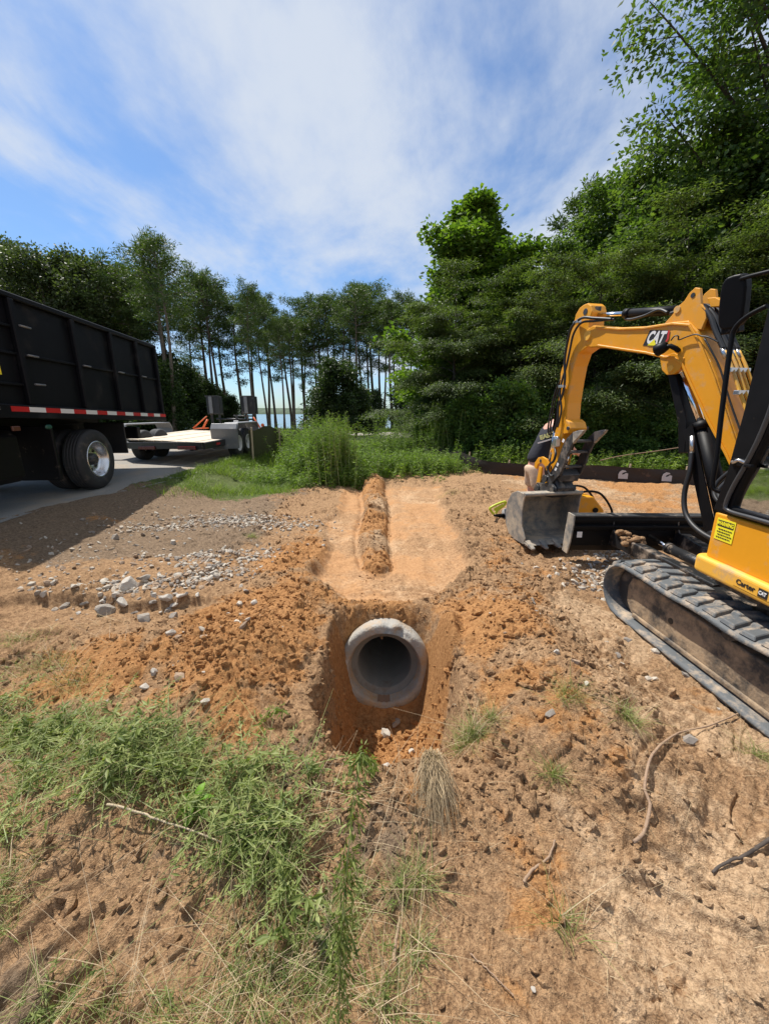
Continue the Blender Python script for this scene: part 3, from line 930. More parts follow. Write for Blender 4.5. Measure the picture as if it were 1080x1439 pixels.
def grow(rng, H, crown0, R, n_limb, n_sub, n_cl, trunk_r, elev=(0.7, 0.15), droop=0.25, lean=0.0, sublen=0.38, up_pow=1.0, fork=False, sub_up=0.1, tip_up=0.0, vary=(0.72, 1.15)):
    """returns trunk tubes (V,F) and cluster centres / outward directions. R: function of relative crown height 0..1"""
    tv, tf = [], []; nv = 0

    def tub(pts, r, k):
        nonlocal nv
        V, F = tube_arrays(pts, r, k, start=nv)
        tv.append(V); tf.append(F); nv += len(V)
    zt = np.linspace(0, 1, 9)
    lx = lean * H * zt ** 1.5 + 0.012 * H * np.sin(zt * 5 + rng.uniform(0, 6)); ly = 0.012 * H * np.sin(zt * 4 + rng.uniform(0, 6))
    tp = np.stack([lx, ly, zt * H], 1)
    rad = trunk_r * (1 - 0.88 * zt) ** 0.9; rad[0] *= 1.35
    tub(tp, np.maximum(rad, 0.012), 9)
    C, O = [], []
    az = rng.uniform(0, 6.28)
    for i in range(n_limb):
        u = ((i + rng.uniform(0, 1)) / n_limb) ** up_pow
        h = crown0 + (H - crown0) * u * 0.97
        az += 2.4 + rng.normal() * 0.35
        Ln = max(R(u) * rng.uniform(*vary), 0.15)
        e = elev[0] * u + elev[1] * (1 - u) + rng.normal() * 0.12
        base = np.array([np.interp(h / H, zt, lx), np.interp(h / H, zt, ly), h])
        d = np.array([math.cos(az), math.sin(az), 0.0])
        s = np.linspace(0, 1, 6)[:, None]
        sway = np.array([-d[1], d[0], 0]) * rng.normal() * 0.12
        pts = base + d * Ln * s + np.array([0, 0, 1.0]) * Ln * (e * s - droop * s ** 2 + tip_up * s ** 4) + sway * Ln * s ** 2
        lr = trunk_r * 0.34 * (Ln / max(R(0.3), 0.3)) * (1 - 0.55 * u)
        tub(pts, np.maximum(lr * (1 - 0.85 * s[:, 0]), 0.006), 5)
        for j in range(n_sub):
            t = 0.22 + 0.78 * (j + rng.uniform(0, 1)) / n_sub
            bp = np.array([np.interp(t, s[:, 0], pts[:, k]) for k in range(3)])
            sa = rng.choice([-1, 1]) * rng.uniform(0.3, 1.15)
            sd = np.array([d[0] * math.cos(sa) - d[1] * math.sin(sa), d[0] * math.sin(sa) + d[1] * math.cos(sa), sub_up + rng.normal() * 0.22 + 0.35 * (e - 2 * droop * t)])
            sl_ = Ln * sublen * (1.15 - 0.6 * t) * rng.uniform(0.7, 1.2)
            q = np.linspace(0.25, 1, n_cl)[:, None]
            cp = bp + sd * sl_ * q - np.array([0, 0, 1.0]) * sl_ * droop * 0.6 * q ** 2
            if sl_ > 0.5:
                tub(np.vstack([bp, cp[n_cl // 2], cp[-1]]), np.array([lr * 0.3 * (1 - 0.8 * t) + 0.006, 0.008, 0.004]), 4)
            C.append(cp); O.append(np.repeat([unit(sd)], n_cl, 0))
        C.append(pts[-1:]); O.append(np.array([unit(pts[-1] - pts[-2])]))
    C.append(tp[-1:]); O.append(np.array([[0, 0, 1.0]]))
    return (np.concatenate(tv), np.concatenate(tf)), np.concatenate(C), np.concatenate(O)


def tree_kind(name, label, cat, bark, leafm, seed, leafkw, sig, **kw):
    """a prototype: Empty + trunk + crown; returned unlinked to any place (placed by place_tree)"""
    rng = np.random.default_rng(seed)
    (tv, tf), C, O = grow(rng, **kw)
    LV, LF = scatter_leaves(C, O, rng=rng, sig=sig, **leafkw)
    tm_ = np_mesh('trunk', tv, tf, True, [bark])
    cm_ = np_mesh('crown', LV, LF, False, [leafm])
    return dict(name=name, label=label, cat=cat, trunk=tm_, crown=cm_)


def place_tree(k, x, y, s=1.0, rz=0.0, label=None, group=None, z=None, sz=None, tilt=0.0):
    o = thing(k['name'], label or k['label'], k['cat'], (x, y, (gz(x, y) if z is None else z) - 0.05), group)
    o.rotation_euler = (0, tilt, rz); o.scale = (s, s, s if sz is None else sz)
    t = link_mesh('trunk', k['trunk'], o)
    c = link_mesh('crown', k['crown'], o)
    return o


# ------------------------------------------------------------------ pines by the lake
def pine_kind(seed, H=15.0, c0=9.0, rmax=2.1, nl=26):
    return tree_kind('pine_tree', '', 'pine tree', M['pine_bark'], L['pine'], seed,
                     dict(per=26, Ln=0.32, W=0.07, flat=0.15, droop=-0.05, outw=0.5, sigz=0.75), 0.23,
                     H=H, crown0=c0, R=lambda u: rmax * (0.55 + 0.6 * math.sin(PI * min(u * 0.8 + 0.18, 1))) * (1.0 if u < 0.85 else 0.7), n_limb=nl, n_sub=4, n_cl=2, trunk_r=0.2, elev=(0.75, 0.0), droop=0.15, lean=0.0, sublen=0.36, up_pow=0.75)


pk = [pine_kind(11), pine_kind(12, 15.5, 7.5, 1.9, 30), pine_kind(13, 14.0, 9.0, 2.2, 22), pine_kind(14, 16.0, 10.0, 1.9, 24), pine_kind(15, 15, 6.0, 1.6, 30)]


def colx(px, Y):
    return (px - 540) / 540.0 * Y / 1.035


PINES = []
rp = random.Random(5)
# (photo column, distance, height)
for px, Y, H in [(196, 40, 14.2), (212, 46, 15.6), (236, 37, 14.0), (252, 44, 15.0), (268, 52, 16.5), (284, 39, 13.9), (297, 46, 15.8), (312, 41, 14.2), (326, 50, 15.3),
                 (338, 42, 12.9), (350, 47, 14.6), (362, 40, 12.5), (371, 53, 15.6), (380, 43, 12.4), (389, 48, 13.6), (396, 41, 11.3), (404, 50, 13.2), (411, 43, 11.2), (417, 52, 13.4),
                 (424, 44, 11.6), (431, 50, 13.9), (440, 42, 11.9), (449, 47, 13.5), (463, 44, 12.8), (472, 49, 14.2), (484, 43, 12.5), (494, 47, 13.8), (503, 41, 12.4), (511, 45, 13.9), (519, 42, 13.1),
                 (526, 48, 14.8), (533, 43, 13.3), (541, 46, 14.0), (549, 41, 12.8), (557, 49, 14.4), (566, 44, 13.0), (575, 42, 12.4), (586, 46, 13.4), (598, 43, 12.6),
                 (180, 50, 16.6), (158, 47, 16.5), (136, 52, 17.5), (171, 38, 14.4), (150, 41, 15.3), (126, 44, 16.6), (205, 52, 16.8), (224, 49, 16.0), (244, 41, 13.9), (108, 39, 15.0), (84, 47, 17.6)]:
    PINES.append((px, Y, H))
G_P = 'tall pines along the lake shore'
for q, (px, Y, H) in enumerate(PINES):
    k = pk[q % 5]
    h0 = (15.0, 15.5, 14.0, 16.0, 15.0)[q % 5]
    s = H / h0
    lab = 'tall bare-trunked pine in the row along the lake shore'
    o_ = place_tree(k, colx(px, Y), Y + rp.uniform(-2, 3), s, rp.uniform(0, 6.3), lab, G_P)
    o_.rotation_euler = (rp.uniform(-0.035, 0.035), rp.uniform(-0.045, 0.045), o_.rotation_euler.z)
    wd_ = rp.uniform(0.75, 1.15); o_.scale = (s * wd_, s * wd_, s * rp.uniform(0.93, 1.06))
# two slim grey trunks beside the rear end of the dump body
for px, Y, H, lb in [(246, 31, 13.6, 'slim pale grey pine trunk leaning beside the rear of the black dump body'), (237, 33, 14.0, 'slimmer grey pine just behind the leaning pale trunk near the dump body')]:
    place_tree(pk[3], colx(px, Y), Y, H / 16.0, 1.0, lb, None, tilt=0.0)

# ------------------------------------------------------------------ broadleaf trees on the left
ok_ = [tree_kind('oak_tree', '', 'oak tree', M['grey_bark'], L['oak'], sd,
                 dict(per=46, Ln=0.26, W=0.15, flat=0.3, droop=0.1, outw=0.5, sigz=0.8), 0.36,
                 H=13.5, crown0=4.0, R=lambda u: 3.6 * (0.35 + 0.75 * math.sin(PI * min(u * 0.75 + 0.22, 1))), n_limb=26, n_sub=6, n_cl=3, trunk_r=0.28, elev=(1.0, 0.45), droop=0.15, sublen=0.42, up_pow=0.9) for sd in (21, 22)]
OAKL = {0: 'big grey-green oak at the edge of the frame above the dump body', 1: 'rounded oak with sky showing through behind the dump body', 2: 'oak whose crown stands highest over the dump body'}
for q, (px, Y, H) in enumerate([(-30, 36, 15.5), (28, 40, 15.8), (95, 36, 13.6), (148, 39, 14.2), (60, 50, 17.5), (120, 55, 18.0), (-10, 52, 18.5)]):
    place_tree(ok_[q % 2], colx(px, Y), Y, H / 13.5, q * 1.7, 'grey-green oak behind the black dump body, crown above its top rail', 'oaks behind the dump truck')

# dark understory below the pines
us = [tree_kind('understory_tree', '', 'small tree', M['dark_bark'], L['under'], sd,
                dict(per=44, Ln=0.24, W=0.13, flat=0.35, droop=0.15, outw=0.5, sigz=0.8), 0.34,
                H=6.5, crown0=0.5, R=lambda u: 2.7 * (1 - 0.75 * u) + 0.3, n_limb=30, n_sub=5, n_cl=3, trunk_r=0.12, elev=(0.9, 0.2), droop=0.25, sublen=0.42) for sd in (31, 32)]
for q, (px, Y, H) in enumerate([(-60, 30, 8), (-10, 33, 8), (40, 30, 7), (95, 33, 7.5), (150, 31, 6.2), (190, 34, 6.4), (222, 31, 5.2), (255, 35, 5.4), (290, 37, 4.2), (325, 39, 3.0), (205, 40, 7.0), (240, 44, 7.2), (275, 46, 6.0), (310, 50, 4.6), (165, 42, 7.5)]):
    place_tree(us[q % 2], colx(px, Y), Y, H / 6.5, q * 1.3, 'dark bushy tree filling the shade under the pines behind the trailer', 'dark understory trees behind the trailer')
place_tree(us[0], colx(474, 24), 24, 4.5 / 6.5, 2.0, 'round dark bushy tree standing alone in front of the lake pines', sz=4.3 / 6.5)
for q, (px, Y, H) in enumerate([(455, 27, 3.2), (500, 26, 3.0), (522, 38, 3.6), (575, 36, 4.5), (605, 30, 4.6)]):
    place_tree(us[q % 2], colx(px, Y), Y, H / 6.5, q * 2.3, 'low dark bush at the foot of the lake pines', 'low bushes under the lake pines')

# ------------------------------------------------------------------ the tall poplar
pop = tree_kind('poplar_tree', 'tall fresh-green conical poplar rising above the dark trees', 'poplar', M['grey_bark'], L['tulip'], 41,
                dict(per=62, Ln=0.165, W=0.13, flat=0.25, droop=0.15, outw=0.6, sigz=0.85), 0.20,
                H=11.6, crown0=1.5, R=lambda u: 3.4 * (1 - u) ** 0.62 * (0.74 + 0.26 * math.sin(u * 13)) + 0.05, n_limb=66, n_sub=6, n_cl=3, trunk_r=0.22, elev=(1.0, 0.45), droop=0.1, sublen=0.40, tip_up=0.1)
place_tree(pop, 4.2, 19.8, 1.30, 0.4, sz=0.92)

# ------------------------------------------------------------------ layered drooping trees behind the silt fence
lay = [tree_kind('layered_tree', '', 'tree', M['dark_bark'], L['layer'], sd,
                 dict(per=80, Ln=0.11, W=0.036, flat=0.68, droop=0.32, outw=0.9, sigz=0.33), 0.20,
                 H=6.2, crown0=0.5, R=lambda u: 3.0 * (1 - 0.55 * u) + 0.4, n_limb=44, n_sub=8, n_cl=4, trunk_r=0.11, vary=(0.45, 1.35), elev=(0.95, 0.25), droop=0.42, sublen=0.42, sub_up=0.0) for sd in (51, 52, 53)]
dk = [tree_kind('broadleaf_tree', '', 'tree', M['dark_bark'], L['dark'], sd,
                dict(per=52, Ln=0.15, W=0.09, flat=0.4, droop=0.2, outw=0.6, sigz=0.7), 0.24,
                H=8.5, crown0=0.8, R=lambda u: 2.8 * (0.55 + 0.5 * math.sin(PI * min(0.15 + u * 0.85, 1))), n_limb=48, n_sub=7, n_cl=4, trunk_r=0.16, elev=(1.0, 0.3), droop=0.22, sublen=0.42) for sd in (61, 62)]
LAYP = [
    (2.6, 15.0, 5.2, 0, 'low layered dark tree reaching toward the lake view, beside the poplar'),
    (4.9, 14.6, 5.0, 1, 'drooping feathery tree right under the tall poplar'),
    (7.0, 13.6, 5.7, 2, 'drooping feathery tree behind the bending person'),
    (8.9, 12.6, 5.9, 0, 'drooping feathery tree framed under the yellow boom'),
    (11.0, 11.8, 5.8, 1, 'drooping feathery tree behind the boom cylinder'),
    (13.2, 10.6, 5.6, 2, 'drooping feathery tree showing past the cab post'),
    (15.2, 9.0, 6.0, 0, 'drooping feathery tree beyond the cab'),
    (3.6, 18.0, 4.6, 2, 'drooping feathery tree half hidden at the foot of the poplar'),
]
for x, y, H, k, lb in LAYP:
    place_tree(lay[k], x, y, H / 6.2, x * 1.9, lb)
DKP = [
    (8.0, 18.5, 7.4, 0, 'dark broadleaf tree filling the gap between poplar and tall tree', 1.0),
    (10.2, 17.0, 9.0, 1, 'rounded green tree whose crown stands above the stick cylinder', 1.0),
    (12.4, 15.2, 9.6, 0, 'dense green tree directly over the boom elbow', 1.0),
    (14.6, 13.6, 9.6, 1, 'dense dark tree below the tall tree at the frame edge', 1.0),
    (17.0, 11.5, 9.8, 0, 'dense dark tree behind the cab roof', 1.0),
    (19.5, 9.0, 10.0, 1, 'dense dark tree outermost beyond the cab', 1.0),
    (6.6, 24.5, 8.0, 1, 'dark broadleaf tree showing low behind the poplar', 1.0),
    (17.5, 17.5, 12.0, 0, 'big dark tree in the second row beneath the tall tree', 1.0),
    (13.0, 20.5, 11.0, 1, 'big dark tree in the second row between the tall tree and pine', 1.0),
]
for x, y, H, k, lb, _ in DKP:
    place_tree(dk[k], x, y, H / 8.5, x * 1.3, lb)
# a dark pine whose crown shows between
place_tree(pk[4], 9.5, 21.5, 11.8 / 15, 0.5, 'dark pine crown poking up between the poplar and the tall tree', None)
# the tall tree at the right with open limbs
tall = tree_kind('tall_tree', 'very tall open-limbed tree reaching out of the top of the frame', 'tall tree', M['dark_bark'], L['dark'], 71,
                 dict(per=40, Ln=0.20, W=0.10, flat=0.3, droop=0.25, outw=0.6, sigz=0.8), 0.26,
                 H=17.5, crown0=5.2, R=lambda u: 4.3 * (0.55 + 0.5 * math.sin(PI * min(0.1 + u * 0.9, 1))), n_limb=50, n_sub=7, n_cl=3, trunk_r=0.26, elev=(1.1, 0.75), droop=0.15, sublen=0.40, up_pow=0.9)
place_tree(tall, 12.7, 15.4, 1.0, 1.2)
tall2 = tree_kind('tall_tree', 'second tall tree close behind the open-limbed one', 'tall tree', M['dark_bark'], L['dark'], 72,
                  dict(per=50, Ln=0.20, W=0.105, flat=0.3, droop=0.25, outw=0.6, sigz=0.8), 0.30,
                  H=17.0, crown0=4.2, R=lambda u: 4.0 * (0.55 + 0.5 * math.sin(PI * min(0.1 + u * 0.9, 1))), n_limb=46, n_sub=7, n_cl=3, trunk_r=0.26, elev=(1.1, 0.75), droop=0.15, sublen=0.40, up_pow=0.9)
place_tree(tall2, 18.6, 14.0, 1.0, 4.0)

# shrubs along the foot of the trees, behind the silt fence
shr = [tree_kind('shrub', '', 'shrub', M['dark_bark'], L['shrub'], sd,
                 dict(per=36, Ln=0.115, W=0.06, flat=0.35, droop=0.1, outw=0.7, sigz=0.9), 0.11,
                 H=1.8, crown0=0.1, R=lambda u: 0.85 * (1 - 0.6 * u) + 0.15, n_limb=30, n_sub=4, n_cl=3, trunk_r=0.03, elev=(1.3, 0.5), droop=0.15, sublen=0.45) for sd in (81, 82)]
for q, (x, y, H) in enumerate([(2.5, 13.0, 1.5), (3.3, 12.6, 1.6), (4.1, 12.3, 1.9), (4.9, 11.9, 1.5), (5.7, 11.7, 1.5), (6.7, 11.3, 1.3), (7.8, 10.9, 1.4), (8.9, 10.4, 1.5), (10.2, 9.9, 1.6), (11.5, 9.2, 1.5), (1.6, 13.9, 1.2), (6.2, 12.6, 1.8), (12.8, 8.2, 1.5)]):
    place_tree(shr[q % 2], x, y, H / 1.8, q * 1.1, 'leafy green shrub at the foot of the dark trees behind the silt fence', 'shrubs along the foot of the dark trees')


# ------------------------------------------------------------------ grasses and weeds (uncountable)
def blades(x, y, hgt, wid, rng, lean=0.35, curl=0.6, z=None, az=None, segs=3):
    n = len(x)
    z0 = ground_h(x, y) - 0.01 if z is None else z
    az = rng.uniform(0, 2 * PI, n) if az is None else az
    ln = np.abs(rng.normal(0, lean, n)) + 0.05
    d = np.stack([np.cos(az), np.sin(az), 0 * az], 1)
    sd = np.stack([-np.sin(az), np.cos(az), 0 * az], 1)
    tw = rng.uniform(0, PI, n)[:, None]
    sd = sd * np.cos(tw) + d * np.sin(tw) * 0.6
    P0 = np.stack([x, y, z0], 1)
    rows = []
    cu = rng.uniform(0.2, 1, n) * curl
    for k in range(segs + 1):
        t = k / segs
        horiz = (ln * t + cu * t * t) * hgt
        vert = hgt * (t - 0.45 * cu * t * t)
        c = P0 + d * horiz[:, None]; c[:, 2] += vert
        w_ = wid * (1 - t) ** 0.7 * 0.5 + (0.0003 if k == segs else 0)
        rows.append((c - sd * w_[:, None], c + sd * w_[:, None]))
    V = np.stack([q for r_ in rows for q in r_], 1).reshape(-1, 3)
    m = 2 * (segs + 1)
    b = (np.arange(n) * m)[:, None]
    F = np.concatenate([b + np.array([2 * k, 2 * k + 1, 2 * k + 3, 2 * k + 2]) for k in range(segs)], 0)
    return V, F


def merge(parts):
    V = []; F = []; o = 0
    for v, f in parts:
        V.append(v); F.append(f + o); o += len(v)
    return np.concatenate(V), np.concatenate(F)


def stems_with_leaves(x, y, H, rng, lean=0.12, nl=26, Ll=0.07, Lw=0.012, r=0.003, z=None, leaf0=0.1, az=None, droop=0.2, curve=0.1, spread=1.0, up=0.4):
    """leafy upright (or lying) weeds; returns stem arrays, leaf arrays"""
    n = len(x)
    z0 = (ground_h(x, y) - 0.02) if z is None else z
    az = rng.uniform(0, 2 * PI, n) if az is None else az
    le = np.abs(rng.normal(0, 1, n)) * lean if np.isscalar(lean) else lean
    d = np.stack([np.cos(az), np.sin(az), 0 * az], 1)
    zv = np.sqrt(np.clip(1 - np.minimum(le, 0.97) ** 2, 0.02, 1))
    D0 = d * np.minimum(le, 0.97)[:, None]; D0[:, 2] = zv
    P0 = np.stack([x, y, z0], 1)

    def pos(t):
        p = P0 + D0 * (H * t)[:, None]
        p = p + d * (curve * H * t * t)[:, None]; p[:, 2] -= 0.4 * curve * H * t * t
        return p
    ts = np.linspace(0, 1, 5)
    rings = []
    for t in ts:
        c = pos(np.full(n, t)); rr_ = r * (1 - 0.7 * t)
        for a in (0, 2.09, 4.19):
            rings.append(c + np.array([math.cos(a), math.sin(a), 0]) * rr_)
    SV = np.stack(rings, 1).reshape(-1, 3)
    b = (np.arange(n) * 15)[:, None]
    SF = np.concatenate([b + np.array([3 * k + i, 3 * k + (i + 1) % 3, 3 * k + 3 + (i + 1) % 3, 3 * k + 3 + i]) for k in range(4) for i in range(3)], 0)
    idx = np.repeat(np.arange(n), nl)
    t = leaf0 + (1 - leaf0) * rng.uniform(0, 1, len(idx)) ** 0.85
    c = P0[idx] + D0[idx] * (H[idx] * t)[:, None] + d[idx] * (curve * H[idx] * t * t)[:, None]
    c[:, 2] -= 0.4 * curve * H[idx] * t * t
    a2 = rng.uniform(0, 2 * PI, len(idx))
    LD = np.stack([np.cos(a2) * spread, np.sin(a2) * spread, up + rng.normal(0, 0.3, len(idx)) - droop], 1)
    LD = unit(LD)
    S = unit(np.cross(LD, rng.normal(0, 0.5, (len(idx), 3)) + np.array([0, 0, 1.0])))
    sc = rng.uniform(0.6, 1.2, len(idx)) * (1.15 - 0.5 * t)
    LV, LF = leaf_quads(c, LD, S, Ll * sc, Lw * sc, 0.25)
    return (SV, SF), (LV, LF)


def stuff(name, V, F, mat, label, cat=None, midx=None):
    o = link_mesh(name, np_mesh(name, V, F, False, mat if isinstance(mat, list) else [mat], midx))
    tag(o, label, cat or name.replace('_', ' '), kind='stuff')
    return o


def stuff2(name, leafparts, stemparts, lm, sm, label, cat=None):
    LV, LF = merge(leafparts); SV, SF = merge(stemparts)
    V = np.vstack([LV, SV]); F = np.vstack([LF, SF + len(LV)])
    mi = np.r_[np.zeros(len(LF)), np.ones(len(SF))]
    return stuff(name, V, F, [lm, sm], label, cat, mi)


rg = np.random.default_rng(99)


def pick(n, x0, x1, y0, y1, maskf, rng=rg):
    x = rng.uniform(x0, x1, n); y = rng.uniform(y0, y1, n)
    k = maskf(x, y) > rng.uniform(0, 1, n)
    return x[k], y[k]


# verge and meadow grass
def m_verge(x, y):
    a = sst(-1.5, -2.1, x - 0.35 * (y - 7) * 0) * sst(6.2, 7.6, y + 1.0 * fbm(x * 1.1, y * 1.1, 3, 305)) * (road_dist(x, y) > ROAD_HW + 0.05) * sst(-0.25, 0.05, fbm(x * 2, y * 2, 3, 401))
    return a


def m_far(x, y):
    return sst(9.4, 10.6, y + (x > 2.2) * (-0.12 * (x - 2.2)) * -1) * (road_dist(x, y) > ROAD_HW + 0.05) * (1 - sst(2.4, 3.0, x) * (1 - sst(10.4, 10.9, y + 0.28 * (x - 3))))


x, y = pick(60000, -4.8, -0.9, 6.0, 12, m_verge)
parts = [blades(x, y, rg.uniform(0.06, 0.22, len(x)), np.full(len(x), 0.008), rg, 0.5, 0.8, segs=2)]
x, y = pick(90000, -5, 14, 9.2, 19, m_far)
hh = 0.10 + 0.30 * np.clip(0.5 + fbm(x * 0.7, y * 0.7, 3, 411) * 1.6, 0, 1)
parts.append(blades(x, y, hh * rg.uniform(0.6, 1.3, len(x)), np.full(len(x), 0.013), rg, 0.35, 0.6, segs=2))
x, y = pick(50000, -30, 40, 19, 46, lambda a, b: (road_dist(a, b) > ROAD_HW + 0.1) * 0.8)
parts.append(blades(x, y, rg.uniform(0.08, 0.3, len(x)), np.full(len(x), 0.04), rg, 0.4, 0.5, segs=1))
Vg, Fg = merge(parts)
stuff('grass', Vg, Fg, L['grass'], 'green grass on the verge and the meadow beyond the work area')

# leafy weeds: dense bank in front of the silt fence line and behind it
def weed_bank(n, cx, cy, rx, ry, h0, h1, rng, **kw):
    x = cx + rng.normal(0, 1, n) * rx * 0.55; y = cy + rng.normal(0, 1, n) * ry * 0.55
    k = road_dist(x, y) > ROAD_HW + 0.1
    x = x[k]; y = y[k]
    H = rng.uniform(h0, h1, len(x))
    return stems_with_leaves(x, y, H, rng, **kw)


lp, spt = [], []
for a in [dict(n=300, cx=-1.2, cy=9.4, rx=0.85, ry=1.0, h0=0.45, h1=0.95, nl=34, Ll=0.13, Lw=0.028, r=0.004),
          dict(n=190, cx=-1.3, cy=8.9, rx=0.45, ry=0.7, h0=0.9, h1=1.45, nl=60, Ll=0.12, Lw=0.020, r=0.006, lean=0.07, curve=0.05),
          dict(n=60, cx=-1.1, cy=8.8, rx=0.35, ry=0.5, h0=1.2, h1=1.62, nl=80, Ll=0.11, Lw=0.018, r=0.006, lean=0.05, curve=0.04),
          dict(n=230, cx=-1.95, cy=9.6, rx=0.6, ry=0.9, h0=0.35, h1=0.85, nl=30, Ll=0.12, Lw=0.028, r=0.004),
          dict(n=330, cx=-0.1, cy=9.8, rx=1.1, ry=0.8, h0=0.25, h1=0.6, nl=30, Ll=0.11, Lw=0.03, r=0.004),
          dict(n=240, cx=1.0, cy=10.1, rx=0.9, ry=0.5, h0=0.25, h1=0.6, nl=30, Ll=0.10, Lw=0.03, r=0.004),
          dict(n=220, cx=-2.1, cy=8.3, rx=0.8, ry=0.6, h0=0.15, h1=0.45, nl=24, Ll=0.10, Lw=0.025, r=0.003),
          dict(n=140, cx=-0.9, cy=8.3, rx=0.5, ry=0.3, h0=0.15, h1=0.45, nl=24, Ll=0.10, Lw=0.025, r=0.003),
          dict(n=420, cx=1.0, cy=13.6, rx=2.0, ry=1.3, h0=0.4, h1=1.1, nl=34, Ll=0.13, Lw=0.03, r=0.005),
          dict(n=70, cx=1.9, cy=13.0, rx=0.6, ry=0.6, h0=1.2, h1=2.0, nl=70, Ll=0.12, Lw=0.02, r=0.007, lean=0.06, curve=0.05),
          dict(n=40, cx=0.2, cy=12.6, rx=1.8, ry=0.6, h0=1.1, h1=1.7, nl=60, Ll=0.12, Lw=0.018, r=0.006, lean=0.06, curve=0.05),
          dict(n=330, cx=4.2, cy=11.3, rx=1.6, ry=0.6, h0=0.3, h1=0.8, nl=34, Ll=0.11, Lw=0.035, r=0.004),
          dict(n=360, cx=7.2, cy=9.9, rx=1.7, ry=0.55, h0=0.25, h1=0.65, nl=34, Ll=0.11, Lw=0.035, r=0.004),
          dict(n=300, cx=10.2, cy=9.0, rx=1.6, ry=0.5, h0=0.25, h1=0.65, nl=34, Ll=0.11, Lw=0.035, r=0.004),
          dict(n=220, cx=-2.3, cy=11.4, rx=0.4, ry=0.8, h0=0.6, h1=1.1, nl=40, Ll=0.13, Lw=0.024, r=0.005),
          dict(n=160, cx=-2.2, cy=12.3, rx=0.5, ry=1.2, h0=0.8, h1=1.3, nl=40, Ll=0.13, Lw=0.024, r=0.005),
          dict(n=200, cx=-3.2, cy=12.8, rx=0.7, ry=1.4, h0=0.3, h1=0.9, nl=30, Ll=0.12, Lw=0.025, r=0.004)]:
    s_st, s_lf = weed_bank(rng=rg, **a)
    lp.append(s_lf); spt.append(s_st)
stuff2('weeds', lp, spt, L['weed'], M['stem'], 'dense light-green weeds growing past the end of the pipe ridge')
# ------------------------------------------------------------------ the mini excavator
EXG = 0.0
exc = thing('mini_excavator', 'yellow mini excavator with black cab and muddy rubber tracks, bucket resting on the dirt', 'excavator', (2.62, 1.75, 0.0))

# --- tracks.  heading a few degrees toward the blade side
TD = Vector((-0.055, 0.9985, 0)).normalized(); TN = Vector((-TD.y, TD.x, 0))   # TN points to the outer (near) side of the near track


